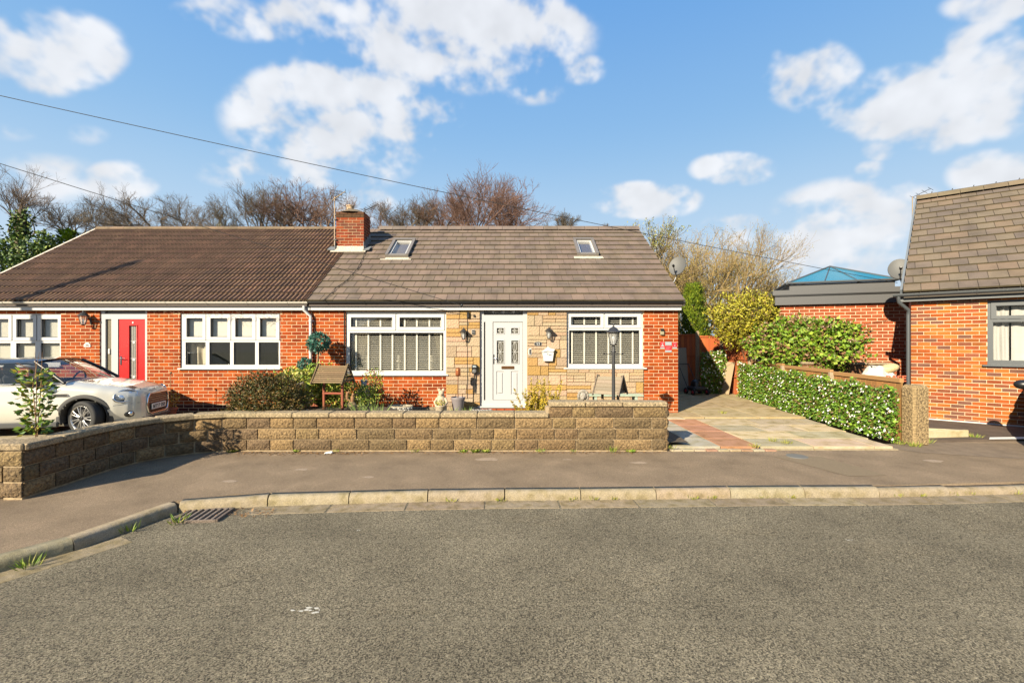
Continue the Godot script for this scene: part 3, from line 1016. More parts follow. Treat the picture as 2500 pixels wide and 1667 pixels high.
func roll_tile(w: float, l: float, c: Color, key: String) -> ArrayMesh:   # profiled tile with two rolls
	var k := "roll" + key
	if cache.has(k): return cache[k]
	var mb := MB.new()
	mb.col = c
	var top := []
	var low := []
	var nn := 14
	for q in nn + 1:
		var t := q / float(nn)
		var ph := fmod(t * 2.0, 1.0) if q < nn else 1.0
		var z := 0.05 * pow(maxf(0.0, sin(PI * clampf((ph - 0.36) / 0.64, 0.0, 1.0))), 0.7)
		top.append(Vector3((t - 0.5) * w, l / 2, z))
		low.append(Vector3((t - 0.5) * w, -l / 2, z))
	mb.grid([low, top])
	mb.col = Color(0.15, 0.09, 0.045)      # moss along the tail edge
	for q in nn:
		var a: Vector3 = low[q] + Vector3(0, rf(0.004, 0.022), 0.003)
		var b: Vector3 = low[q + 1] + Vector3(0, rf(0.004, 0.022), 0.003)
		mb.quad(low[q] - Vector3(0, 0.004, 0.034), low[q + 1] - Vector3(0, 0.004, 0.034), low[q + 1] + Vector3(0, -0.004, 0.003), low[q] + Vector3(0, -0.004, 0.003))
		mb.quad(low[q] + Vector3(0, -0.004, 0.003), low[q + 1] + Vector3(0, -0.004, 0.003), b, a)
	cache[k] = mb.mesh()
	return cache[k]

func roof_pieces(origin: Vector3, ex: Vector3, es: Vector3, L: float, slope: float, tw: float, g: float, kind: String, tones: Array, holes := [], bond := true, lean := 0.0) -> Array:
	# origin: eaves left corner; ex along the eaves, es up the slope (unit)
	var out := []
	var en := ex.cross(es).normalized()
	var rows := int(round(slope / g))
	g = slope / rows
	for r in rows:
		var x := (-tw * 0.5 if bond and r % 2 else 0.0)
		while x < L - 0.01:
			var x0 := maxf(x, 0.0)
			var x1 := minf(x + tw, L)
			x += tw
			for h in holes:
				if x1 > x0 and h.grow(-0.05).intersects(Rect2(x0, r * g, x1 - x0, g)):
					if h.position.x - x0 > x1 - h.end.x: x1 = minf(x1, h.position.x + 0.03)
					else: x0 = maxf(x0, h.end.x - 0.03)
			var cx := (x0 + x1) / 2
			var cy := (r + 0.5) * g + 0.01
			if x1 - x0 < 0.05: continue
			var t := rng.randi() % tones.size()
			var w := snappedf(x1 - x0, 0.01)
			var tilt := Basis(ex, es, en) * Basis(Vector3.RIGHT, -0.075 + rf(-0.004, 0.004)) * Basis(Vector3.BACK, rf(-0.003, 0.003))
			var m: ArrayMesh
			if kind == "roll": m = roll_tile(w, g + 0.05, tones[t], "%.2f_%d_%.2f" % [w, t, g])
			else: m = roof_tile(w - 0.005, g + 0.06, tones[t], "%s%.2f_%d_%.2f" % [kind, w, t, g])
			out.append([m, Transform3D(tilt, origin + ex * (cx + lean * cy) + es * cy + en * (0.03 + rf(0, 0.003)))])
	return out

func ridge_tiles(parent: Node3D, a: Vector3, b: Vector3, c: Color, round_top: bool, m: Material) -> void:
	var L := a.distance_to(b)
	var nn := int(round(L / 0.45))
	var d := (b - a) / nn
	var ex := d.normalized()
	for q in nn:
		var mb := MB.new()
		mb.col = vary(c, 0.12)
		var l := d.length() - 0.008
		var prof := []
		for e in 9:
			var t := PI * e / 8.0
			prof.append(Vector2(cos(t) * 0.13, sin(t) * (0.11 if round_top else 0.085) - 0.02))
		if not round_top: prof = [Vector2(0.17, -0.07), Vector2(0.02, 0.075), Vector2(-0.02, 0.075), Vector2(-0.17, -0.07)]
		var r0 := []
		var r1 := []
		for e in prof:
			r0.append(Vector3(-l / 2, e.y, e.x)); r1.append(Vector3(l / 2, e.y, e.x))
		mb.grid([r0, r1], not round_top)
		for e in prof.size() - 1:
			mb.quad(Vector3(l / 2, prof[e].y, prof[e].x), Vector3(l / 2, prof[e].y - 0.02, prof[e].x * 0.9), Vector3(l / 2, prof[e + 1].y - 0.02, prof[e + 1].x * 0.9), Vector3(l / 2, prof[e + 1].y, prof[e + 1].x))
		part(parent, "ridge_tile", mb.mesh(), m, Transform3D(Basis(ex, Vector3.UP, ex.cross(Vector3.UP)), a + d * (q + 0.5) + Vector3(0, rf(0, 0.004), 0)))

func gutter(parent: Node3D, a: Vector3, b: Vector3, out: Vector3, m: Material, r := 0.055) -> void:
	var mb := MB.new()
	var rows := []
	for p in [a, b]:
		var row := []
		for e in 9:
			var t: float = PI + PI * e / 8.0
			row.append(p + out * (cos(t) * r) + Vector3(0, sin(t) * r, 0))
		for e in [8, 0]:
			var t: float = PI + PI * e / 8.0
			row.append(p + out * (cos(t) * (r - 0.004)) + Vector3(0, 0.003, 0))
		rows.append(row)
	mb.grid(rows)
	var g := part(parent, "gutter", mb.mesh(), m)
	var L := a.distance_to(b)
	var nn := int(L / 0.87)
	for q in nn:
		var p: Vector3 = a + (b - a) * ((q + 0.5) / nn)
		mb = MB.new()
		rows = []
		for w in [-0.012, 0.012]:
			var row := []
			for e in 9:
				var t: float = PI + PI * e / 8.0
				row.append(p + (b - a).normalized() * w + out * (cos(t) * (r + 0.006)) + Vector3(0, sin(t) * (r + 0.006), 0))
			rows.append(row)
		mb.grid(rows)
		part(g, "bracket", mb.mesh(), m)

func room(house: Node3D, x0: float, x1: float, d0: float, d1: float, y0: float, y1: float, m: Material) -> void:
	var mb := MB.new()
	mb.bx(V(x0 - 0.1, y0 - 0.1, d0), V(x1 + 0.1, y0, d1)); mb.bx(V(x0 - 0.1, y1, d0), V(x1 + 0.1, y1 + 0.08, d1))
	mb.bx(V(x0 - 0.1, y0, d0), V(x0, y1, d1)); mb.bx(V(x1, y0, d0), V(x1 + 0.1, y1, d1)); mb.bx(V(x0, y0, d1 - 0.1), V(x1, y1, d1))
	part(house, "interior", mb.mesh(), m)

const EY := 2.69      # roof underside height at the eaves
const EZ := 10.92     # eaves distance
const RZ := 14.9      # ridge distance
const RY := 5.36      # ridge height

func house_shell(h: Node3D, x0: float, x1: float) -> MeshInstance3D:   # gables, back wall, roof boarding
	var mb := MB.new()
	mb.bx(V(x0, -0.1, 18.6), V(x1, 2.6, 18.8))
	part(h, "back_wall", mb.mesh(), M.mortar)
	for x in [x0, x1 - 0.2]:
		mb = MB.new()
		var g := PackedVector2Array([Vector2(-18.6, -0.1), Vector2(-ZF - 0.115, -0.1), Vector2(-ZF - 0.115, 2.55), Vector2(-RZ, RY - 0.2), Vector2(-18.6, 2.75)])
		mb.extrude(g, Transform3D(Basis(Vector3(0, 0, 1), Vector3.UP, Vector3(-1, 0, 0)), Vector3(x, 0, 0)), 0.2)
		part(h, "gable_wall", mb.mesh(), mat(Color(0.3, 0.09, 0.04), 0.9, {"tex": T.blotch, "scale": 1.2}))
	mb = MB.new()
	var n := Vector3(0, RZ - EZ, RY - EY).normalized()
	for sd in [-1, 1]:
		var a := V(x0 - 0.03, EY - 0.02, EZ) if sd < 0 else V(x0 - 0.03, EY - 0.02, 2 * RZ - EZ)
		var b := V(x0 - 0.03, RY - 0.02, RZ)
		var w := Vector3(x1 - x0 + 0.06, 0, 0)
		var dn := Vector3(0, -0.08, 0)
		if sd < 0:
			mb.quad(a, a + w, b + w, b); mb.quad(b + dn, b + w + dn, a + w + dn, a + dn); mb.quad(a + dn, a + w + dn, a + w, a)
			mb.quad(a + w + dn, b + w + dn, b + w, a + w); mb.quad(b + dn, a + dn, a, b)
		else:
			mb.quad(a + w, a, b, b + w); mb.quad(b + w + dn, b + dn, a + dn, a + w + dn)
			mb.quad(b + w + dn, a + w + dn, a + w, b + w); mb.quad(a + dn, b + dn, b, a)
	return part(h, "roof", mb.mesh(), mat(Color(0.1, 0.08, 0.07), 0.9))

func blind(label: String, x0: float, x1: float, y0: float, y1: float, pitch: float, d: float, tapes: Array, tilt: float, group := "") -> void:
	var b := thing("venetian_blind", label, "blind", V((x0 + x1) / 2, y0, d), 0.0, group)
	var mb := MB.new()
	var w := x1 - x0
	mb.bx(Vector3(-w / 2, y1 - y0, -0.025), Vector3(w / 2, y1 - y0 + 0.05, 0.025))
	part(b, "head_rail", mb.mesh(), M.slat)
	mb = MB.new()
	var wide := 0.048 if pitch > 0.035 else 0.024
	mb.box(Transform3D(), Vector3(w, 0.0035, wide))
	var sm := mb.mesh()
	var nn := int((y1 - y0) / pitch)
	if pitch > 0.035:
		for q in nn:
			part(b, "slat", sm, M.slat, eul(Vector3(0, (q + 0.5) * pitch, 0), Vector3(tilt, 0, rf(-0.0015, 0.0015))))
	else:
		mb = MB.new()
		for q in nn: mb.box(eul(Vector3(0, (q + 0.5) * pitch, 0), Vector3(tilt, 0, 0)), Vector3(w, 0.002, wide))
		part(b, "slats", mb.mesh(), mat(Color(0.55, 0.53, 0.44), 0.5, {"vc": false})).set_meta("kind", "stuff")
	for t in tapes:
		mb = MB.new()
		mb.bx(Vector3(t - (x0 + x1) / 2 - 0.019, 0, wide * 0.5 + 0.001), Vector3(t - (x0 + x1) / 2 + 0.019, y1 - y0, wide * 0.5 + 0.003))
		part(b, "ladder_tape", mb.mesh(), M.slat)

func curtain(called: String, label: String, edge: Array, d: float, m: Material, folds: float, group := "") -> void:
	# edge: list of [y, x_left, x_right] from bottom to top
	var mb := MB.new()
	var rows := []
	var y0: float = edge[0][0]
	var c: float = (edge[0][1] + edge[0][2]) / 2.0
	for r in 13:
		var t := r / 12.0
		var k := t * (edge.size() - 1)
		var a: Array = edge[int(minf(k, edge.size() - 2))]
		var e: Array = edge[int(minf(k, edge.size() - 2)) + 1]
		var fr := k - int(minf(k, edge.size() - 2))
		var row := []
		for q in 41:
			var s := q / 40.0
			var xx := lerpf(lerpf(a[1], a[2], s), lerpf(e[1], e[2], s), fr)
			row.append(Vector3(xx - c, lerpf(a[0], e[0], fr) - y0, 0.035 * sin(s * folds * TAU) + 0.008 * sin(s * 31.0 + t * 5.0)))
		rows.append(row)
	mb.grid(rows)
	one(called, label, "curtain", mb, m, V(c, y0, d), 0.0, group)

# ------------------------------------------------------------------ number 13
func house_thirteen() -> void:
	var h := thing("bungalow", "brick and stone-clad bungalow with white door numbered 13 and flat grey-brown roof tiles", "house")
	var w1 := prect(843.5, 760.8, 1089, 913)
	var w2 := prect(1384, 760, 1570.3, 897)
	var dr := prect(1172, 749, 1287, 991)
	var wall := MB.new()
	slab(wall, Rect2(-4.845, -0.1, 4.02 + 4.845, 2.66), [w1, w2, dr], -0.115, -0.005)
	var wp := part(h, "wall", wall.mesh(), M.mortar, Transform3D(Basis(), V(0, 0, ZF)))
	var bt := fan_tones([Color(0.48, 0.098, 0.018), Color(0.42, 0.08, 0.016), Color(0.53, 0.12, 0.022), Color(0.35, 0.066, 0.018), Color(0.49, 0.108, 0.026)], 0.06, 10)
	var stone_a := Rect2(fx(1089), -0.02, fx(1172) - fx(1089), fy(757) + 0.02)
	var stone_b := Rect2(fx(1287), -0.02, fx(1384) - fx(1287), fy(757) + 0.02)
	var stone_c := Rect2(fx(1384), -0.02, fx(1571) - fx(1384), fy(901) + 0.02)
	var holes := [w1.grow_individual(0, 0.036, 0, 0), w2, dr, stone_a, stone_b, stone_c, Rect2(fx(1172), -0.1, fx(1287) - fx(1172), fy(991) + 0.1)]
	# a plinth of weathered lower courses stays brick
	pieces(wp, "brick", bricks(Rect2(-4.845, -0.03, 8.865, 2.58), holes, 0.238, 0.0838, 0.0125, bt, Transform3D(), "a", 0.07), M.brick)
	var mb := MB.new()
	mb.bx(Vector3(fx(700), 0.0, 0.0), Vector3(fx(1089), 0.17, 0.03))
	part(h, "plinth", mb.mesh(), mat(Color(0.3, 0.26, 0.19), 0.9, {"tex": T.stone, "scale": 2.0}), Transform3D(Basis(), V(0, 0, ZF)))
	# cut stone cladding
	var list := []
	for r in [stone_a, stone_b, stone_c]: list.append_array(ashlar(r))
	var cl := MB.new()
	for r in [stone_a, stone_b, stone_c]: cl.bx(Vector3(r.position.x, r.position.y, -0.006), Vector3(r.end.x, r.end.y, 0.002))
	var cp := part(h, "stone_cladding", cl.mesh(), mat(Color(0.3, 0.19, 0.1), 0.95), Transform3D(Basis(), V(0, 0, ZF)))
	pieces(cp, "stone", list, M.ashlar)
	var roof := house_shell(h, -4.86, 4.03)
	room(h, -4.3, -1.5, ZF + 0.12, ZF + 4.2, 0.05, 2.5, M.room)
	room(h, 1.1, 3.7, ZF + 0.12, ZF + 4.2, 0.05, 2.5, M.room)
	room(h, -0.85, 0.45, ZF + 0.12, ZF + 4.2, 0.05, 2.5, M.room)
	# windows
	var z7 := func(a: float, b: float, c: float, d: float) -> Rect2: return prect(760 + a * 0.2168, 720 + b * 0.2168, 760 + c * 0.2168, 720 + d * 0.2168)
	var X := Transform3D(Basis(), V(0, 0, ZF))
	window(h, w1, [z7.call(405, 210, 946, 397), z7.call(962, 210, 1497, 397)], [z7.call(440, 250, 908, 358), z7.call(990, 250, 1460, 358), z7.call(425, 423, 1485, 852)], M.upvc, 0.06, X)
	var z9 := func(a: float, b: float, c: float, d: float) -> Rect2: return prect(1340 + a * 0.2169, 720 + b * 0.2169, 1340 + c * 0.2169, 720 + d * 0.2169)
	window(h, w2, [z9.call(222, 205, 622, 372), z9.call(634, 205, 1042, 372)], [z9.call(252, 243, 585, 335), z9.call(667, 243, 1000, 335), z9.call(230, 395, 1025, 775)], M.upvc, 0.08, X)
	white_door(h, dr, X)
	# roof
	var es := Vector3(0, RY - EY, -(RZ - EZ)).normalized()
	var slope := Vector2(RZ - EZ, RY - EY).length()
	var tt := fan_tones([Color(0.215, 0.155, 0.118), Color(0.2, 0.145, 0.112), Color(0.228, 0.165, 0.125)], 0.04, 8)
	var sk := [skylight_rect(945, 588, 1014, 630), skylight_rect(1397, 587, 1461, 627)]
	var org := V(-4.86, EY + 0.01, EZ)
	var chim := Rect2(0.0, 3.25, 0.6, 1.0)
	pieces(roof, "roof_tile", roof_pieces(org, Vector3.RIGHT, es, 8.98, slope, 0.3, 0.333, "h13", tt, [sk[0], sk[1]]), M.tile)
	ridge_tiles(roof, V(-4.3, RY + 0.06, RZ), V(4.12, RY + 0.06, RZ), Color(0.21, 0.16, 0.13), false, M.tile)
	for sr in sk: skylight(h, sr, org, es)
	# verge, fascia, gutter
	mb = MB.new()
	var vp := [V(4.1, EY - 0.02, EZ - 0.02), V(4.1, RY, RZ)]
	var vv: Vector3 = vp[1] - vp[0]
	mb.box(Transform3D(Basis(Vector3.RIGHT, vv.normalized(), Vector3.RIGHT.cross(vv.normalized())), (vp[0] + vp[1]) / 2 - Vector3(0, 0.03, 0)), Vector3(0.035, vv.length(), 0.12))
	part(h, "verge_trim", mb.mesh(), mat(Color(0.12, 0.11, 0.105), 0.6))
	mb = MB.new()
	mb.bx(V(-4.83, 2.5, EZ + 0.06), V(4.06, 2.67, EZ + 0.08))
	mb.bx(V(-4.83, 2.5, EZ + 0.08), V(4.06, 2.515, ZF + 0.0))
	part(h, "fascia", mb.mesh(), M.upvc)
	gutter(h, V(-4.84, 2.69, EZ + 0.002), V(4.12, 2.69, EZ + 0.002), Vector3(0, 0, 1), M.black, 0.055)
	chimney()

func skylight_rect(u0: float, v0: float, u1: float, v1: float) -> Rect2:
	# photo pixels on the roof plane -> along-eaves and up-slope metres
	var k := (RY - EY) / (RZ - EZ)
	var f := func(v: float) -> float: return (EY + 0.04 - CH - k * EZ) / ((833.0 - v) / F - k)
	var d0: float = f.call(v1)
	var d1: float = f.call(v0)
	var sl := sqrt(1 + k * k)
	var xm := ((u0 + u1) / 2 - 1250.0) / F * (d0 + d1) / 2
	var w := (u1 - u0) / F * d0 * 0.86
	return Rect2(xm - w / 2 + 4.86, (d0 - EZ) * sl, w, (d1 - d0) * sl)

func skylight(h: Node3D, r: Rect2, org: Vector3, es: Vector3) -> void:
	var en := Vector3.RIGHT.cross(es)
	var X := Transform3D(Basis(Vector3.RIGHT, es, en), org + Vector3.RIGHT * r.get_center().x + es * r.get_center().y)
	var w := r.size.x
	var l := r.size.y
	var mb := MB.new()
	var hole := Rect2(-w / 2 + 0.1, -l / 2 + 0.15, w - 0.2, l - 0.26)
	slab(mb, Rect2(-w / 2 + 0.02, -l / 2 + 0.04, w - 0.04, l - 0.06), [hole], -0.02, 0.115)
	var f := part(h, "skylight", mb.mesh(), mat(Color(0.19, 0.17, 0.15), 0.5), X)
	mb = MB.new()
	slab(mb, hole.grow(0.001), [hole.grow(-0.04)], -0.02, 0.085)
	part(f, "inner_frame", mb.mesh(), M.upvc)
	mb = MB.new()
	var g := hole.grow(-0.038)
	mb.bx(Vector3(g.position.x, g.position.y, 0.05), Vector3(g.end.x, g.end.y, 0.058))
	part(f, "pane", mb.mesh(), M.glass)
	mb = MB.new()
	mb.bx(Vector3(g.position.x - 0.02, g.position.y - 0.02, -0.06), Vector3(g.end.x + 0.02, g.end.y + 0.02, -0.025))
	part(f, "shaft", mb.mesh(), mat(Color(0.02, 0.05, 0.1), 0.5))
	mb = MB.new()
	for s in [-1, 1]: mb.box(Transform3D(Basis(), Vector3(s * (w / 2 - 0.05), 0.0, 0.125)), Vector3(0.08, l - 0.12, 0.025))
	mb.box(Transform3D(Basis(), Vector3(0, l / 2 - 0.07, 0.13)), Vector3(w - 0.02, 0.1, 0.03))
	part(f, "cover_strip", mb.mesh(), mat(Color(0.17, 0.15, 0.135), 0.45))
	mb = MB.new()
	mb.box(eul(Vector3(0, -l / 2 - 0.05, 0.045), Vector3(-0.1, 0, 0)), Vector3(w + 0.18, 0.2, 0.012))
	part(f, "flashing_apron", mb.mesh(), M.flash)

func ashlar(r: Rect2) -> Array:
	var out := []
	var tones := [Color(0.62, 0.45, 0.28), Color(0.64, 0.48, 0.32), Color(0.6, 0.37, 0.14), Color(0.7, 0.48, 0.33), Color(0.66, 0.51, 0.36), Color(0.55, 0.42, 0.29), Color(0.64, 0.4, 0.16), Color(0.65, 0.48, 0.33), Color(0.62, 0.46, 0.31)]
	var j := 0.009
	var y := r.position.y
	while y < r.end.y - 0.02:
		var h := tone_f([0.1, 0.2, 0.26, 0.15, 0.23])
		if r.end.y - y - h < 0.07: h = r.end.y - y
		var x := r.position.x
		while x < r.end.x - 0.01:
			var w := rf(0.24, 0.62)
			if h > 0.18 and rng.randf() < 0.45: w = rf(0.18, 0.32)
			if r.end.x - x - w < 0.13: w = r.end.x - x
			var k := 1
			if h > 0.12 and w > 0.33: k = 2 if h < 0.22 else 2 + rng.randi() % 2
			for q in k:
				var cw := w - j
				var chh := h / k - j
				var parts_x := [[0.0, cw]]
				if w > 0.4 and k > 1 and rng.randf() < 0.4:
					var sp := rf(0.35, 0.65) * cw
					parts_x = [[0.0, sp - j / 2], [sp + j / 2, cw - sp - j / 2]]
				for e in parts_x:
					var mb := MB.new()
					mb.col = vary(tones[rng.randi() % tones.size()], 0.07)
					mb.bev(Transform3D(), Vector3(e[1], chh, 0.05), 0.007)
					out.append([mb.mesh(), Transform3D(Basis(), Vector3(x + j / 2 + e[0] + e[1] / 2, y + h / k * q + j / 2 + chh / 2, 0.006 + rf(0, 0.008)))])
			x += w
		y += h
	return out

func came_ellipse(mb: MB, c: Vector2, rx: float, ry: float, z: float) -> void:
	var pts := []
	for a in 21: pts.append(Vector3(c.x + cos(TAU * a / 20.0) * rx, c.y + sin(TAU * a / 20.0) * ry, z))
	mb.tube(pts, 0.004, 4, false)

func white_door(h: Node3D, r: Rect2, X: Transform3D) -> void:
	var z := func(a: float, b: float, c: float, d: float) -> Rect2: return prect(1080 + a * 0.2168, 720 + b * 0.2168, 1080 + c * 0.2168, 720 + d * 0.2168)
	var leaf: Rect2 = z.call(566, 300, 906, 1183)
	var fan: Rect2 = z.call(466, 148, 908, 222)
	var side: Rect2 = z.call(466, 300, 483, 1185)
	var mb := MB.new()
	slab(mb, r, [leaf, fan, side], -0.11, -0.03)
	var f := part(h, "door_frame", mb.mesh(), M.upvc_door, X)
	for e in [fan, side]:
		mb = MB.new()
		mb.bx(Vector3(e.position.x, e.position.y, -0.08), Vector3(e.end.x, e.end.y, -0.07))
		part(f, "pane", mb.mesh(), M.obscure)
	mb = MB.new()
	var c := fan.get_center()
	came_ellipse(mb, c + Vector2(-0.1, 0), 0.14, 0.035, -0.066)
	came_ellipse(mb, c + Vector2(0.1, 0), 0.14, 0.035, -0.066)
	mb.tube([Vector3(fan.position.x, c.y, -0.066), Vector3(fan.end.x, c.y, -0.066)], 0.004, 4)
	for s in [-0.25, 0.0, 0.25]:
		mb.tube([Vector3(c.x + s, fan.position.y, -0.066), Vector3(c.x + s, fan.end.y, -0.066)], 0.003, 4)
		mb.box(eul(Vector3(c.x + s, c.y, -0.066), Vector3(0, 0, PI / 4)), Vector3(0.05, 0.05, 0.008))
	part(f, "leading", mb.mesh(), M.came)
	# leaf with glazed and moulded panels
	var glz := [z.call(610, 368, 692, 430), z.call(773, 368, 855, 430), z.call(610, 510, 692, 768), z.call(775, 510, 857, 768)]
	var pan := [z.call(608, 858, 690, 1120), z.call(773, 858, 857, 1120)]
	mb = MB.new()
	slab(mb, leaf.grow(-0.006), glz + pan, -0.1, -0.05)
	var d := part(h, "door", mb.mesh(), M.upvc_door, X)
	for g in glz:
		mb = MB.new()
		mb.bx(Vector3(g.position.x, g.position.y, -0.085), Vector3(g.end.x, g.end.y, -0.075))
		var p := part(d, "pane", mb.mesh(), M.obscure)
		mb = MB.new()
		slab(mb, g.grow(0.018), [g.grow(-0.004)], -0.055, -0.038)
		part(d, "moulding", mb.mesh(), M.upvc_door)
		mb = MB.new()
		var cc: Vector2 = g.get_center()
		if g.size.y > 0.3:
			came_ellipse(mb, cc + Vector2(0, g.size.y * 0.22), 0.045, g.size.y * 0.2, -0.07)
			came_ellipse(mb, cc - Vector2(0, g.size.y * 0.22), 0.045, g.size.y * 0.2, -0.07)
			for e in [-0.43, 0.0, 0.43]:
				mb.tube([Vector3(g.position.x, cc.y + e * g.size.y, -0.07), Vector3(g.end.x, cc.y + e * g.size.y, -0.07)], 0.004, 4)
		else:
			var q := 0.045
			mb.tube([Vector3(cc.x - q, cc.y, -0.07), Vector3(cc.x, cc.y + q, -0.07), Vector3(cc.x + q, cc.y, -0.07), Vector3(cc.x, cc.y - q, -0.07), Vector3(cc.x - q, cc.y, -0.07)], 0.004, 4)
			mb.tube([Vector3(g.position.x, cc.y, -0.07), Vector3(g.end.x, cc.y, -0.07)], 0.0035, 4)
		mb.tube([Vector3(cc.x, g.position.y, -0.07), Vector3(cc.x, g.end.y, -0.07)], 0.0035, 4)
		part(d, "leading", mb.mesh(), M.came)
	for g in pan:
		mb = MB.new()
		mb.bx(Vector3(g.position.x, g.position.y, -0.09), Vector3(g.end.x, g.end.y, -0.068))
		mb.bev(Transform3D(Basis(), Vector3(g.get_center().x, g.get_center().y, -0.062)), Vector3(g.size.x - 0.06, g.size.y - 0.06, 0.024), 0.012)
		part(d, "moulded_panel", mb.mesh(), M.upvc_door)
	var lb: Rect2 = z.call(665, 800, 808, 832)
	mb = MB.new()
	mb.bev(Transform3D(Basis(), Vector3(lb.get_center().x, lb.get_center().y, -0.042)), Vector3(lb.size.x, lb.size.y, 0.02), 0.005)
	part(d, "letter_plate", mb.mesh(), mat(Color(0.28, 0.14, 0.06), 0.3, {"metal": 0.8}))
	var hp: Rect2 = z.call(568, 668, 586, 775)
	mb = MB.new()
	mb.bev(Transform3D(Basis(), Vector3(hp.get_center().x, hp.get_center().y, -0.042)), Vector3(0.03, hp.size.y, 0.014), 0.005)
	mb.tube([Vector3(hp.get_center().x, hp.get_center().y + 0.02, -0.04), Vector3(hp.get_center().x, hp.get_center().y + 0.02, 0.0), Vector3(hp.get_center().x + 0.12, hp.get_center().y + 0.018, 0.0)], 0.009, 6)
	part(d, "handle", mb.mesh(), M.chrome)
	mb = MB.new()
	mb.bev(Transform3D(Basis(), Vector3(r.get_center().x, r.position.y - 0.012, 0.0)), Vector3(r.size.x + 0.1, 0.04, 0.2), 0.008)
	part(f, "threshold", mb.mesh(), M.upvc_door)
	var st := MB.new()
	for q in 6:
		var bm := MB.new()
		bm.col = vary(Color(0.5, 0.13, 0.05), 0.1)
		bm.bev(Transform3D(Basis(), Vector3(r.position.x + 0.1 + q * 0.2, 0.1, -0.03)), Vector3(0.19, 0.09, 0.2), 0.006)
		part(f, "step_brick", bm.mesh(), M.brick)

func chimney() -> void:
	var d0 := 13.4
	var k := F / d0
	var x0 := (820.0 - 1250.0) / k
	var x1 := (888.0 - 1250.0) / k
	var yb := 3.9
	var yt := CH + (833 - 514) / k
	var dp := 0.62
	var c := thing("chimney", "weathered brick chimney stack with one clay pot and white lead flashing", "chimney", V((x0 + x1) / 2, yb, d0))
	var w := x1 - x0
	var h := yt - yb
	var mb := MB.new()
	mb.bx(Vector3(-w / 2 + 0.01, 0, -dp), Vector3(w / 2 - 0.01, h - 0.03, -0.01))
	var st := part(c, "stack", mb.mesh(), M.mortar)
	var bt := fan_tones([Color(0.38, 0.09, 0.035), Color(0.3, 0.075, 0.04), Color(0.42, 0.11, 0.045), Color(0.22, 0.08, 0.05)], 0.12, 8)
	var dark := fan_tones([Color(0.17, 0.09, 0.055), Color(0.13, 0.08, 0.05), Color(0.2, 0.11, 0.06)], 0.1, 5)
	var l := bricks(Rect2(-w / 2, 0.62, w, h - 0.82), [], 0.238, 0.085, 0.013, bt, Transform3D(), "c")
	l.append_array(bricks(Rect2(-w / 2, h - 0.2, w, 0.17), [], 0.238, 0.085, 0.011, dark, Transform3D(Basis(), Vector3(0, 0, 0.012)), "cd"))
	l.append_array(bricks(Rect2(0, 0.62, dp, h - 0.65), [], 0.238, 0.085, 0.013, bt, Transform3D(Basis(Vector3.UP, PI / 2), Vector3(w / 2, 0, 0)), "c"))
	l.append_array(bricks(Rect2(0, 0.62, dp, h - 0.65), [], 0.238, 0.085, 0.013, bt, Transform3D(Basis(Vector3.UP, -PI / 2), Vector3(-w / 2, 0, -dp)), "c"))
	pieces(st, "brick", l, M.brick)
	mb = MB.new()
	mb.lathe(mv(Vector3(0, h - 0.05, -dp / 2)), [[0.42, 0.02], [0.36, 0.06], [0.2, 0.14], [0.05, 0.16]], 12)
	part(c, "mortar_cap", mb.mesh(), mat(Color(0.22, 0.18, 0.13), 0.95, {"tex": T.stone, "scale": 3.0}))
	mb = MB.new()
	mb.lathe(mv(Vector3(-0.1, h + 0.02, -dp / 2)), [[0.11, 0.0], [0.1, 0.16], [0.115, 0.18], [0.115, 0.22], [0.09, 0.22], [0.085, 0.05]], 14)
	part(c, "chimney_pot", mb.mesh(), mat(Color(0.52, 0.36, 0.22), 0.85, {"tex": T.blotch, "scale": 4.0}))
	mb = MB.new()
	mb.box(mv(Vector3(0.02, 0.565, 0.012)), Vector3(w + 0.06, 0.14, 0.02))
	mb.box(eul(Vector3(0.0, 0.5, 0.09), Vector3(0.57, 0, 0)), Vector3(w + 0.2, 0.02, 0.26))
	part(c, "front_flashing", mb.mesh(), M.flash)
	for s in [-1, 1]:
		mb = MB.new()
		for q in 4:
			mb.box(eul(Vector3(s * (w / 2 + 0.012 + 0.002 * (q % 2)), 0.62 + q * 0.105, -0.02 - q * 0.16), Vector3(0.0, 0, 0)), Vector3(0.012, 0.28, 0.18))
		mb.box(eul(Vector3(s * (w / 2 + 0.1), 0.56, 0.02), Vector3(0.5, 0, s * 0.12)), Vector3(0.2, 0.02, 0.3))
		part(c, "side_flashing", mb.mesh(), M.lead)

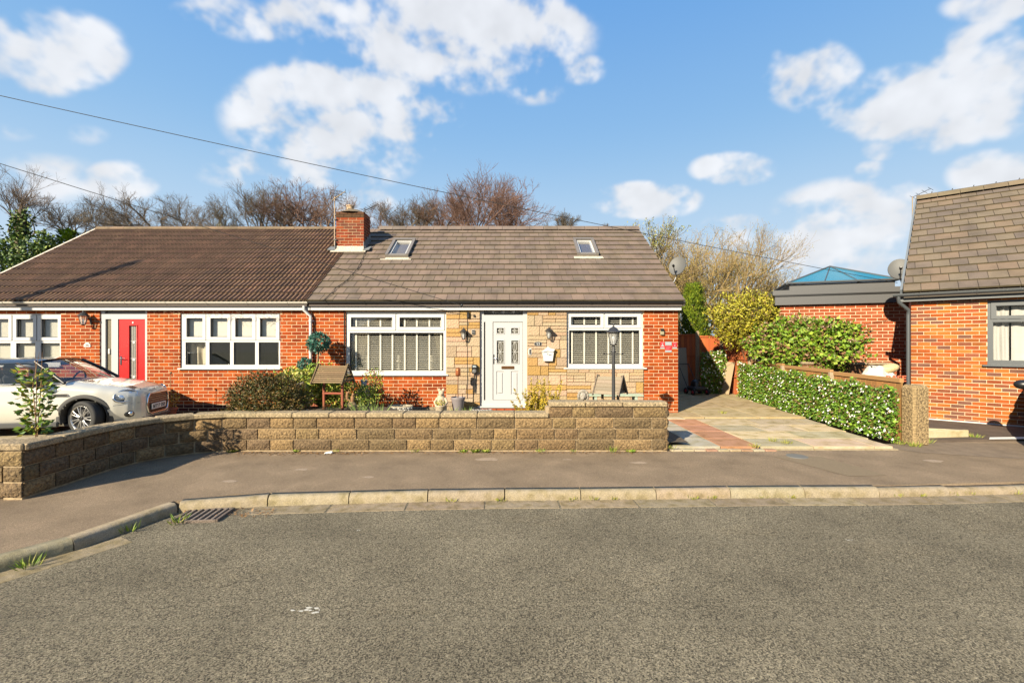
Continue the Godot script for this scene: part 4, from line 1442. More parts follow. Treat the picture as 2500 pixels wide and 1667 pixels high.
# ------------------------------------------------------------------ number 14
func house_fourteen() -> void:
	var h := thing("bungalow", "red-doored brick bungalow numbered 14 with dark ribbed roof tiles and white gutter", "house")
	var z6 := func(a: float, b: float, c: float, d: float) -> Rect2: return prect(400 + a * 0.2169, 720 + b * 0.2169, 400 + c * 0.2169, 720 + d * 0.2169)
	var z5 := func(a: float, b: float, c: float, d: float) -> Rect2: return prect(a * 0.2424, 720 + b * 0.2424, c * 0.2424, 720 + d * 0.2424)
	var w3: Rect2 = z6.call(178, 205, 1305, 820)
	var w4: Rect2 = prect(-97, 765, 146.6, 892)
	var dr: Rect2 = prect(242, 750, 357.5, 1003)
	var x0 := -13.42
	var wall := MB.new()
	slab(wall, Rect2(x0, -0.1, -4.85 - x0, 2.66), [w3, w4, dr], -0.115, -0.005)
	var X := Transform3D(Basis(), V(0, 0, ZF))
	var wp := part(h, "wall", wall.mesh(), M.mortar, X)
	var bt := fan_tones([Color(0.48, 0.098, 0.018), Color(0.42, 0.08, 0.016), Color(0.53, 0.12, 0.022), Color(0.35, 0.066, 0.018), Color(0.49, 0.108, 0.026)], 0.06, 10)
	var dark := fan_tones([Color(0.14, 0.035, 0.025), Color(0.11, 0.03, 0.022)], 0.1, 4)
	var l := bricks(Rect2(x0, 0.22, -4.852 - x0, 2.33), [w3, w4, dr], 0.238, 0.0838, 0.0125, bt, Transform3D(), "f")
	l.append_array(bricks(Rect2(x0, -0.03, -4.852 - x0, 0.25), [dr], 0.238, 0.0838, 0.0125, dark, Transform3D(), "fd"))
	pieces(wp, "brick", l, M.brick)
	var roof := house_shell(h, x0, -4.87)
	room(h, -8.2, -5.4, ZF + 0.12, ZF + 4.2, 0.05, 2.5, M.room)
	room(h, -13.2, -10.7, ZF + 0.12, ZF + 4.2, 0.05, 2.5, M.room)
	room(h, -10.2, -8.6, ZF + 0.12, ZF + 4.2, 0.05, 2.5, M.room)
	var cells := []
	var panes := []
	var cx := [190, 464, 746, 1029, 1296]
	for q in 4: cells.append(z6.call(cx[q] + 2, 212, cx[q + 1] - 3, 508))
	for q in [[243, 425], [513, 705], [793, 985], [1072, 1255]]: panes.append(z6.call(q[0], 258, q[1], 470))
	for q in [[228, 455], [497, 732], [772, 1015], [1055, 1282]]: panes.append(z6.call(q[0], 530, q[1], 785))
	window(h, w3, cells, panes, M.upvc, 0.03, X)
	cells = []
	panes = []
	for q in 4:
		var a := -97 + 3 + q * 60.4
		cells.append(prect(a, 768, a + 58.5, 831))
		panes.append(prect(a + 9, 778, a + 50.5, 823))
		panes.append(prect(a + 7, 837, a + 54, 884))
	window(h, w4, cells, panes, M.upvc, 0.03, X)
	# front door with side light
	var leaf: Rect2 = z5.call(1172, 240, 1447, 1165)
	var fan: Rect2 = z5.call(1040, 143, 1450, 183)
	var side: Rect2 = z5.call(1045, 240, 1105, 1150)
	var mb := MB.new()
	slab(mb, dr, [leaf, fan, side], -0.11, -0.03)
	var f := part(h, "door_frame", mb.mesh(), M.upvc_door, X)
	for e in [fan, side]:
		mb = MB.new()
		mb.bx(Vector3(e.position.x, e.position.y, -0.085), Vector3(e.end.x, e.end.y, -0.07))
		part(f, "pane", mb.mesh(), mat(Color(0.3, 0.27, 0.2), 0.3, {"tex": T.grit, "scale": 1.6, "vc": false}))
	mb = MB.new()
	mb.bev(Transform3D(Basis(), Vector3(side.get_center().x + 0.0, fy(720 + 567 * 0.2424), -0.055)), Vector3(0.045, 0.13, 0.03), 0.01)
	part(f, "doorbell", mb.mesh(), mat(Color(0.7, 0.68, 0.64), 0.4))
	var gl: Rect2 = z5.call(1280, 305, 1358, 1000)
	mb = MB.new()
	slab(mb, leaf.grow(-0.006), [gl], -0.1, -0.05)
	var d := part(h, "door", mb.mesh(), M.red_door, X)
	mb = MB.new()
	mb.bx(Vector3(gl.position.x, gl.position.y, -0.085), Vector3(gl.end.x, gl.end.y, -0.075))
	part(d, "pane", mb.mesh(), mat(Color(0.42, 0.42, 0.4), 0.25, {"tex": T.grit, "scale": 2.0, "vc": false}))
	mb = MB.new()
	slab(mb, gl.grow(0.02), [gl.grow(-0.002)], -0.055, -0.036)
	part(d, "moulding", mb.mesh(), M.red_door)
	mb = MB.new()
	var c := gl.get_center()
	for s in [-0.022, 0.022]: mb.tube([Vector3(c.x + s, gl.position.y, -0.07), Vector3(c.x + s, gl.end.y, -0.07)], 0.004, 4)
	for q in 4:
		var y: float = gl.end.y - 0.38 - q * 0.42
		if y < gl.position.y + 0.05: break
		mb.tube([Vector3(gl.position.x, y, -0.07), Vector3(gl.end.x, y, -0.07)], 0.004, 4)
		mb.box(eul(Vector3(c.x, y - 0.03, -0.07), Vector3(0, 0, PI / 4)), Vector3(0.045, 0.045, 0.008))
	part(d, "leading", mb.mesh(), M.came)
	mb = MB.new()
	mb.bev(Transform3D(Basis(), Vector3(leaf.position.x + 0.06, fy(720 + 658 * 0.2424), -0.042)), Vector3(0.035, 0.22, 0.015), 0.005)
	mb.tube([Vector3(leaf.position.x + 0.06, fy(720 + 635 * 0.2424), -0.04), Vector3(leaf.position.x + 0.06, fy(720 + 635 * 0.2424), 0.01), Vector3(leaf.position.x + 0.2, fy(720 + 636 * 0.2424), 0.01)], 0.01, 6)
	part(d, "handle", mb.mesh(), M.chrome)
	mb = MB.new()
	mb.ball(Transform3D(Basis(), Vector3(c.x, fy(720 + 277 * 0.2424), -0.045)), Vector3(0.02, 0.025, 0.01))
	part(d, "spy_hole", mb.mesh(), M.came)
	# roof
	var es := Vector3(0, RY - EY, -(RZ - EZ)).normalized()
	var slope := Vector2(RZ - EZ, RY - EY).length()
	var tt := fan_tones([Color(0.36, 0.205, 0.13), Color(0.31, 0.18, 0.115), Color(0.4, 0.225, 0.14), Color(0.33, 0.195, 0.13)], 0.08, 10)
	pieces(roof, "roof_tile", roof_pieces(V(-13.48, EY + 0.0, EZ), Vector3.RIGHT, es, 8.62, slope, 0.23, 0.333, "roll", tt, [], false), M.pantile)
	ridge_tiles(roof, V(-13.45, RY + 0.03, RZ), V(-5.2, RY + 0.03, RZ), Color(0.27, 0.185, 0.12), true, M.pantile)
	mb = MB.new()
	var a := V(-13.5, EY, EZ - 0.02)
	var b := V(-13.5, RY + 0.02, RZ)
	var vv := b - a
	mb.box(Transform3D(Basis(Vector3.RIGHT, vv.normalized(), Vector3.RIGHT.cross(vv.normalized())), (a + b) / 2), Vector3(0.06, vv.length(), 0.1))
	part(h, "verge_mortar", mb.mesh(), mat(Color(0.62, 0.56, 0.48), 0.9))
	mb = MB.new()
	mb.bx(V(-13.5, 2.5, EZ + 0.06), V(-4.85, 2.69, EZ + 0.08))
	mb.bx(V(-13.5, 2.5, EZ + 0.08), V(-4.85, 2.515, ZF + 0.0))
	part(h, "fascia", mb.mesh(), M.upvc)
	gutter(h, V(-13.55, 2.69, EZ + 0.002), V(-4.86, 2.69, EZ + 0.002), Vector3(0, 0, 1), M.gutter_white, 0.056)
	mb = MB.new()
	var px := fx(761.0)
	mb.tube([V(px - 0.12, 2.6, EZ + 0.01), V(px - 0.12, 2.5, EZ + 0.01), V(px, 2.36, ZF - 0.075), V(px, 2.2, ZF - 0.075), V(px, 0.05, ZF - 0.075)], 0.036, 10)
	var dp := part(h, "downpipe", mb.mesh(), M.upvc)
	for y in [0.6, 1.5, 2.25]:
		mb = MB.new()
		mb.lathe(mv(V(px, y, ZF - 0.075)), [[0.04, -0.03], [0.042, -0.03], [0.042, 0.03], [0.04, 0.03]], 10)
		mb.bx(V(px - 0.05, y - 0.02, ZF - 0.04), V(px + 0.05, y + 0.02, ZF))
		part(dp, "pipe_clip", mb.mesh(), M.upvc)

# ------------------------------------------------------------------ blinds, curtains and what stands behind the glass
func behind_glass() -> void:
	var d := ZF + 0.15
	var tp := []
	for q in [483, 622, 760, 897, 1037, 1175, 1318, 1450]: tp.append(fx(760 + q * 0.2168))
	blind("wide cream slatted blind in the large window beside the stone cladding", fx(850), fx(1084), fy(906), fy(768), 0.0476, d, tp, 0.22)
	tp = []
	for q in [268, 408, 543, 683, 822, 960]: tp.append(fx(1340 + q * 0.2169))
	blind("cream slatted blind in the window behind the lamp post", fx(1388), fx(1566), fy(890), fy(767), 0.0476, d, tp, 0.22)
	blind("half-lowered fine venetian blind with the drawn-back curtains", fx(444), fx(680), fy(826), fy(770), 0.021, d, [], 1.15)
	blind("fully lowered fine venetian blind beside the red door", fx(-93), fx(143), fy(886), fy(770), 0.021, d, [], 1.0)
	curtain("curtain", "cream drape tied back at the side of the big window by the topiary", [[fy(906), fx(850), fx(872)], [fy(850), fx(850), fx(884)], [fy(760), fx(850), fx(898)]], ZF + 0.28, M.curtain, 5.0)
	curtain("curtain", "cream drape tied back at the side of the big window by the stone cladding", [[fy(906), fx(1072), fx(1085)], [fy(850), fx(1062), fx(1085)], [fy(760), fx(1046), fx(1085)]], ZF + 0.28, M.curtain, 5.0)
	curtain("curtain", "pale drawn-back curtain in the four-light window, on the red door side", [[fy(893), fx(446), fx(498)], [fy(820), fx(446), fx(498)]], ZF + 0.25, M.curtain, 3.0)
	curtain("curtain", "narrow pale curtain in the four-light window, on the downpipe side", [[fy(893), fx(668), fx(680)], [fy(820), fx(664), fx(680)]], ZF + 0.25, M.curtain, 2.0)
	var mb := MB.new()
	var rows := []
	for r in 9:
		var row := []
		for q in 61:
			var s := q / 60.0
			var sw: float = absf(sin(s * 3.0 * PI))
			row.append(V(fx(lerpf(885, 1060, s)), fy(762) - (r / 8.0) * (0.12 + 0.16 * sw), ZF + 0.3 + 0.02 * sin(r * 2.2)))
		rows.append(row)
	mb.grid(rows)
	one("curtain_swag", "scalloped cream swag pelmet across the top of the big window", "curtain", mb, M.curtain)
	for e in [[883, 867], [964, 867], [1046, 870]]:
		var c := thing("candle_holder", ["cream turned candle holder on the big window's sill by the tied-back drape", "cream turned candle holder at the middle of the big window's sill", "cream turned candle holder on the big window's sill beside the stone cladding"][0 if e[0] < 900 else (1 if e[0] < 1000 else 2)], "candle holder", V(fx(e[0]), fy(906), ZF + 0.36))
		mb = MB.new()
		mb.lathe(Transform3D(), [[0.06, 0.0], [0.055, 0.03], [0.025, 0.06], [0.035, 0.12], [0.02, 0.16], [0.025, 0.2], [0.065, 0.23], [0.065, 0.25], [0.001, 0.25]], 12)
		part(c, "stem", mb.mesh(), M.slat)
		mb = MB.new()
		mb.lathe(mv(Vector3(0, 0.25, 0)), [[0.035, 0.0], [0.035, 0.13], [0.001, 0.13]], 12)
		part(c, "candle", mb.mesh(), M.slat)

# ------------------------------------------------------------------ corner house, its flat-roofed extension
func hit(u: float, v: float, X: Transform3D, z := 0.0) -> Vector2:   # photo pixel -> local xy on the plane z of frame X
	var I := X.affine_inverse()
	var o := I * Vector3(0, CH, 0)
	var d := I.basis * Vector3((u - 1250.0) / F, -(v - 833.0) / F, -1.0)
	var t := (z - o.z) / d.z
	return Vector2(o.x + d.x * t, o.y + d.y * t)

func hrect(u0: float, v0: float, u1: float, v1: float, X: Transform3D) -> Rect2:
	var a := hit(u0, v1, X)
	var b := hit(u1, v0, X)
	var a2 := hit(u0, v0, X)
	return Rect2(a.x, a.y, b.x - a.x, a2.y - a.y)

func neighbour_house() -> void:
	var TH := deg_to_rad(40.0)
	var h := thing("corner_house", "house of mottled orange brick with anthracite window frames and two-tone brown roof tiles", "house", V(9.11, 0, 10.46), -TH)
	var X := h.transform
	var L := 4.2
	var ey := 2.85
	var win := hrect(2412, 733, 2500, 890, X)
	win.size.x = 1.7
	var mb := MB.new()
	slab(mb, Rect2(0, -0.1, L, ey - 0.02), [win], -0.115, -0.005)
	var wp := part(h, "wall", mb.mesh(), mat(Color(0.72, 0.56, 0.37), 0.95, {"tex": T.fine, "scale": 2.0}))
	var bt := fan_tones([Color(0.52, 0.14, 0.035), Color(0.56, 0.19, 0.04), Color(0.46, 0.12, 0.045), Color(0.55, 0.24, 0.06), Color(0.27, 0.13, 0.09), Color(0.5, 0.13, 0.03), Color(0.5, 0.16, 0.04), Color(0.34, 0.12, 0.06)], 0.08, 16)
	pieces(wp, "brick", bricks(Rect2(0, -0.02, L, ey - 0.15), [win], 0.22, 0.0795, 0.0095, bt, Transform3D(), "n"), M.brick)
	# solid rest of the house: gable, back
	mb = MB.new()
	mb.extrude(PackedVector2Array([Vector2(-7.6, -0.1), Vector2(-0.116, -0.1), Vector2(-0.116, ey - 0.1), Vector2(-3.7, 5.6), Vector2(-7.6, ey - 0.1)]), Transform3D(Basis(Vector3(0, 0, 1), Vector3.UP, Vector3(-1, 0, 0)), Vector3(0.3, 0, 0)), 0.2)
	mb.bx(Vector3(0.0, -0.1, -3.5), Vector3(0.29, ey - 0.1, -0.116))
	part(h, "gable_wall", mb.mesh(), mat(Color(0.4, 0.11, 0.04), 0.9, {"tex": T.blotch, "scale": 1.2}))
	mb = MB.new()
	mb.bx(Vector3(0.25, -0.1, -7.6), Vector3(L + 4.0, ey, -7.4))
	mb.bx(Vector3(L, -0.1, -7.6), Vector3(L + 0.2, ey, -0.12))
	part(h, "back_wall", mb.mesh(), M.mortar)
	mb = MB.new()
	mb.bx(Vector3(0.3, -0.05, -4), Vector3(L - 0.1, 0.0, -0.12)); mb.bx(Vector3(0.3, 2.55, -4), Vector3(L - 0.1, 2.6, -0.12))
	mb.bx(Vector3(0.3, 0, -4.1), Vector3(L - 0.1, 2.6, -4))
	part(h, "interior", mb.mesh(), M.room)
	# window with plain white curtains behind
	var p1 := hrect(2433, 746, 2500, 771.5, X)
	var p2 := hrect(2425, 785.6, 2500, 880, X)
	p1.size.x = win.end.x - 0.1 - p1.position.x
	p2.size.x = win.end.x - 0.08 - p2.position.x
	var cell := Rect2(win.position.x + 0.05, p1.position.y - 0.06, win.size.x - 0.1, win.end.y - 0.03 - p1.position.y + 0.06)
	window(h, win, [cell], [p1, p2], M.anthracite, 0.08)
	for k in 2:
		var cx: float = p2.position.x + 0.02 + k * 0.27
		var w2: float = 0.24 if k == 0 else win.end.x - cx - 0.1
		mb = MB.new()
		var rows := []
		for r in 8:
			var row := []
			for q in 41:
				var s := q / 40.0
				row.append(Vector3((s - 0.5) * w2, (r / 7.0) * (win.size.y - 0.08), 0.02 * sin(s * TAU * (2.0 if k == 0 else 5.0)) + 0.006 * sin(r + s * 9.0)))
			rows.append(row)
		mb.grid(rows)
		one("curtain", "plain white curtain drawn in the anthracite window" if k else "narrow white curtain at the edge of the anthracite window", "curtain", mb, M.white_curtain, X * Vector3(cx + w2 / 2, win.position.y + 0.04, -0.2), -TH)
	# roof
	var o := Vector3(-0.15, ey, 0.25)
	var rt := Vector3(0.2, 5.8, -3.75)
	var es := Vector3(0, rt.y - o.y, rt.z - o.z).normalized()
	var slope := Vector2(rt.y - o.y, rt.z - o.z).length()
	mb = MB.new()
	var dn := Vector3(0, -0.09, 0)
	var w := Vector3(L + 0.4, 0, 0)
	var a := o - Vector3(-0.02, 0.03, 0)
	var b := rt - Vector3(-0.02, 0.03, 0)
	mb.quad(a, a + w, b + w, b); mb.quad(b + dn, b + w + dn, a + w + dn, a + dn); mb.quad(b + dn, a + dn, a, b); mb.quad(a + dn, a + w + dn, a + w, a)
	var bk := Vector3(-0.15, ey, -7.8)
	mb.quad(bk + w, bk, b, b + w); mb.quad(bk + dn, b + dn, b, bk)
	var roof := part(h, "roof", mb.mesh(), mat(Color(0.09, 0.075, 0.06), 0.9))
	var tt := fan_tones([Color(0.2, 0.15, 0.105), Color(0.165, 0.128, 0.1), Color(0.21, 0.157, 0.108), Color(0.178, 0.137, 0.105)], 0.04, 8)
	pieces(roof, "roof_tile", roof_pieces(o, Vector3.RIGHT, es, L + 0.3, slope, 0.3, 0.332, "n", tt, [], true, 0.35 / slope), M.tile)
	ridge_tiles(roof, rt + Vector3(-0.02, 0.07, 0), rt + Vector3(L + 0.3, 0.07, 0), Color(0.2, 0.15, 0.09), false, M.tile)
	mb = MB.new()
	var vv := rt - o
	mb.box(Transform3D(Basis((Vector3.RIGHT - vv.normalized() * vv.normalized().x).normalized(), vv.normalized(), Vector3.RIGHT.cross(vv.normalized()).normalized()), (o + rt) / 2 + Vector3(-0.025, -0.0, 0)), Vector3(0.04, vv.length(), 0.17))
	part(h, "verge_trim", mb.mesh(), mat(Color(0.16, 0.18, 0.2), 0.5))
	mb = MB.new()
	mb.bx(Vector3(-0.2, ey - 0.2, 0.12), Vector3(L, ey - 0.05, 0.16))
	mb.bx(Vector3(-0.2, ey - 0.2, -0.0), Vector3(L, ey - 0.18, 0.12))
	part(h, "fascia", mb.mesh(), M.anthracite)
	gutter(h, Vector3(-0.32, ey - 0.03, 0.235), Vector3(L, ey - 0.03, 0.235), Vector3(0, 0, 1), M.anthracite, 0.068)
	mb = MB.new()
	mb.tube([Vector3(-0.22, ey - 0.08, 0.235), Vector3(-0.22, ey - 0.2, 0.23), Vector3(-0.05, ey - 0.38, 0.08), Vector3(-0.05, ey - 0.5, 0.08), Vector3(-0.05, 0.02, 0.08)], 0.038, 10)
	part(h, "downpipe", mb.mesh(), M.anthracite)
	mb = MB.new()
	mb.bx(Vector3(0.0, 0.0, 0.001), Vector3(L, 0.035, 0.05))
	part(h, "white_base_line", mb.mesh(), M.upvc)
	# extension with lantern roof
	var T2 := deg_to_rad(20.9)
	var e := thing("flat_roof_extension", "single-storey brick extension with grey flat roof edge and blue glass lantern", "extension", V(7.97, 0, 13.62), -T2)
	mb = MB.new()
	mb.bx(Vector3(0, -0.1, -5), Vector3(3.6, 3.0, -0.005))
	var ew := part(e, "wall", mb.mesh(), mat(Color(0.78, 0.6, 0.4), 0.95, {"tex": T.fine, "scale": 2.0}))
	var et := fan_tones([Color(0.48, 0.13, 0.05), Color(0.44, 0.115, 0.045), Color(0.5, 0.145, 0.06)], 0.05, 8)
	pieces(ew, "brick", bricks(Rect2(0, 0.0, 3.6, 2.85), [], 0.25, 0.0925, 0.0125, et, Transform3D(), "e"), M.brick)
	mb = MB.new()
	mb.bx(Vector3(-0.15, 2.82, -5.1), Vector3(3.6, 3.07, 0.12))
	part(e, "fascia", mb.mesh(), M.membrane)
	mb = MB.new()
	mb.bx(Vector3(-0.17, 3.072, 0.0), Vector3(3.6, 3.115, 0.15))
	part(e, "roof_gutter", mb.mesh(), M.black)
	mb = MB.new()
	mb.bx(Vector3(-0.2, 3.117, -5.1), Vector3(3.6, 3.26, 0.06))
	part(e, "roof_edge", mb.mesh(), M.membrane)
	# lantern
	var X2 := e.transform
	var c := Vector3(1.75, 3.26, -2.0)
	var hw := 1.42
	var hd := 1.15
	mb = MB.new()
	mb.bx(c - Vector3(hw - 0.08, 0, hd - 0.08), c + Vector3(hw - 0.08, 0.26, hd - 0.08))
	var lt := part(e, "lantern_kerb", mb.mesh(), M.membrane)
	var ap := c + Vector3(0, 0.92, 0)
	var q4 := [c + Vector3(-hw, 0.3, hd), c + Vector3(hw, 0.3, hd), c + Vector3(hw, 0.3, -hd), c + Vector3(-hw, 0.3, -hd)]
	mb = MB.new()
	for k in 4:
		mb.tube([q4[k], q4[(k + 1) % 4]], 0.035, 6)
		mb.tube([q4[k], ap], 0.03, 6)
	for k in [0.35, 0.65]: mb.tube([q4[0].lerp(q4[1], k), q4[0].lerp(q4[1], k).lerp(ap, 0.97)], 0.018, 5)
	part(e, "lantern_bars", mb.mesh(), M.anthracite)
	var gm := glass(Color(0.02, 0.2, 0.32), 0.5)
	for k in 4:
		mb = MB.new()
		var g1: Vector3 = q4[k] + Vector3(0, 0.004, 0)
		var g2: Vector3 = q4[(k + 1) % 4] + Vector3(0, 0.004, 0)
		mb.tri(g1, g2, ap); mb.tri(g2 - Vector3(0, 0.02, 0), g1 - Vector3(0, 0.02, 0), ap - Vector3(0, 0.02, 0))
		part(e, "lantern_pane", mb.mesh(), gm)
	dish("satellite_dish", "grey satellite dish on the gable of the corner house", X * Vector3(-0.12, 3.5, -1.0) + Vector3(-0.2, 0, 0.12), 0.54, Vector3(-0.55, 0.35, 0.75), X * Vector3(-0.01, 3.2, -1.0))
	# aerial and mast poles at the verge
	var an := thing("television_aerial", "thin yagi aerial at the ridge end of the corner house", "aerial", X * (rt + Vector3(-0.1, 0.02, 0.0)))
	mb = MB.new()
	mb.tube([Vector3(0, -1.3, 0.0), Vector3(0, 0.12, 0.0)], 0.014, 6)
	part(an, "mast", mb.mesh(), mat(Color(0.3, 0.24, 0.17), 0.6))
	mb = MB.new()
	mb.tube([Vector3(0.0, 0.1, 0.0), Vector3(0.25, 0.25, 0.3)], 0.008, 5)
	part(an, "boom", mb.mesh(), M.iron)
	for q in 4:
		var p := Vector3(0.0, 0.1, 0.0).lerp(Vector3(0.25, 0.25, 0.3), q / 3.0)
		mb = MB.new()
		mb.tube([p + Vector3(-0.13, 0.02, 0.06), p + Vector3(0.13, -0.02, -0.06)], 0.006, 4)
		part(an, "rod", mb.mesh(), M.iron)
	mb = MB.new()
	var rr := [rt + Vector3(0.2, 0.15, 0), rt + Vector3(1.6, 0.155, 0), rt + Vector3(3.8, 0.15, 0)]
	mb.tube(rr, 0.008, 4)
	for q in 7: mb.tube([rt + Vector3(0.3 + q * 0.42, 0.12, 0), rt + Vector3(0.32 + q * 0.42, 0.2, 0.0)], 0.01, 4)
	one("ridge_cable", "clipped cable running along the ridge of the corner house", "cable", mb, M.iron, X.origin, -TH)

func dish(called: String, label: String, p: Vector3, size: float, look: Vector3, wall: Vector3) -> void:
	var d := thing(called, label, "satellite dish", p)
	look = look.normalized()
	var s := Vector3.UP.cross(look).normalized()
	var B := Basis(s, look.cross(s), look)
	var mb := MB.new()
	var rows := []
	for r in 9:
		var t := r / 8.0
		var row := []
		for a in 29:
			var an: float = TAU * (a % 28) / 28.0
			row.append(B * Vector3(cos(an) * t * size * 0.42, sin(an) * t * size * 0.5, 0.09 * size * t * t))
		rows.append(row)
	mb.grid(rows)
	rows = []
	for k in [0.0, 0.02]:
		var row := []
		for a in 29:
			var an: float = TAU * (a % 28) / 28.0
			row.append(B * Vector3(cos(an) * size * (0.42 + k * 0.4), sin(an) * size * (0.5 + k * 0.4), 0.09 * size - k))
		rows.append(row)
	mb.grid(rows)
	part(d, "reflector", mb.mesh(), mat(Color(0.11, 0.11, 0.107), 0.6, {"tex": T.fine, "scale": 5.0}))
	mb = MB.new()
	var e := B * Vector3(0, -size * 0.22, size * 0.52)
	mb.tube([B * Vector3(0, -size * 0.5, 0.05), B * Vector3(0, -size * 0.42, size * 0.3), e], 0.012, 6)
	part(d, "feed_arm", mb.mesh(), M.iron)
	mb = MB.new()
	mb.tube([e - B.z * 0.02, e + B.z * 0.03 + B.y * 0.01, e + B.z * 0.08], [0.03, 0.034, 0.02], 8)
	part(d, "receiver", mb.mesh(), M.iron)
	mb = MB.new()
	mb.tube([B * Vector3(0, -0.05, -0.01), B * Vector3(0, -0.1, -0.08), Vector3(0, -size * 0.55, 0) + (wall - p) * 0.3, wall - p], 0.018, 6)
	part(d, "wall_bracket", mb.mesh(), mat(Color(0.3, 0.3, 0.3), 0.5, {"metal": 0.6}))
	dish_at = e

var dish_at := Vector3.ZERO

# ------------------------------------------------------------------ fences, screen hedge, gatepost
func fence_panel(a: Vector2, b: Vector2, h: float, y0: float, label: String, col: Array, group: String) -> void:
	var d := (b - a).normalized()
	var L := a.distance_to(b)
	var X := Transform3D(Basis(Vector3(d.x, 0, -d.y), Vector3.UP, Vector3(d.x, 0, -d.y).cross(Vector3.UP)), V((a.x + b.x) / 2, y0, (a.y + b.y) / 2))
	var t := thing("board_fence", label, "fence", X.origin, 0.0, group)
	t.transform = X
	var nn := int(L / 0.095)
	for q in nn:
		var mb := MB.new()
		mb.col = vary(tone(col), 0.12)
		mb.bev(eul(Vector3(-L / 2 + (q + 0.5) * L / nn, h / 2 + rf(-0.006, 0.006), 0.0), Vector3(0, 0.12, 0)), Vector3(L / nn + 0.014, h, 0.012), 0.003)
		part(t, "board", mb.mesh(), M.fence)
	for y in [h * 0.98, h * 0.62, h * 0.3]:
		var mb := MB.new()
		mb.col = vary(col[0] * 0.9, 0.05)
		mb.bev(mv(Vector3(0, y, 0.026)), Vector3(L - 0.01, 0.035 if y < h * 0.9 else 0.03, 0.03), 0.004)
		part(t, "rail", mb.mesh(), M.fence)

func post(label: String, p: Vector3, s: Vector3, m: Material, c: Color, turn := 0.0) -> void:
	var mb := MB.new()
	mb.col = c
	mb.bev(mv(Vector3(0, s.y / 2, 0)), s, 0.012)
	mb.bev(mv(Vector3(0, s.y + 0.015, 0)), Vector3(s.x * 0.8, 0.04, s.z * 0.8), 0.015)
	one("fence_post", label, "fence post", mb, m, p, turn, "concrete fence posts")

func leaf_screen(mb: MB, a: Vector2, b: Vector2, y0: float, h0: float, h1: float, count: int, size: float, thick: float, cols: Array, flower: MB, fl: int) -> void:
	var d := (b - a).normalized()
	var nn := Vector3(-1, 0, 0) if absf(d.y) > absf(d.x) else Vector3(0, 0, 1)
	var side := Vector3(d.x, 0, -d.y)
	nn = side.cross(Vector3.UP).normalized()
	if nn.z < 0: nn = -nn
	if absf(nn.z) < 0.4 and nn.x > 0: nn = -nn
	for k in count + fl:
		var t := rng.randf()
		var p2 := a.lerp(b, t)
		var hh := lerpf(h0, h1, t) + 0.04 * sin(t * 40.0) + 0.03 * sin(t * 93.0)
		var y := y0 + rng.randf() * hh
		var p := V(p2.x, y, p2.y) + nn * rf(0.02, thick) * (1.0 if k < count else 1.15)
		if k < count:
			mb.col = vary(tone(cols), 0.25)
			var dd := (Vector3(rf(-1, 1), rf(-0.9, 0.35), rf(-1, 1)) + nn * 0.5).normalized()
			var up := (nn * 1.2 + Vector3(rf(-0.6, 0.6), rf(0.0, 1.0), rf(-0.6, 0.6))).normalized()
			var s := size * rf(0.7, 1.2)
			mb.leaf(p, dd, up, s, s * 0.75)
		else:
			flower.col = vary(Color(0.8, 0.79, 0.74), 0.06)
			var up := (nn + Vector3(rf(-0.4, 0.4), rf(-0.1, 0.7), rf(-0.4, 0.4))).normalized()
			var s1 := up.cross(Vector3.UP).normalized()
			var s2 := s1.cross(up)
			for e in 5:
				var an := TAU * e / 5.0 + rf(-0.2, 0.2)
				var dd := (s1 * cos(an) + s2 * sin(an) + up * 0.25).normalized()
				flower.leaf(p + nn * 0.02, dd, up, 0.026, 0.02)

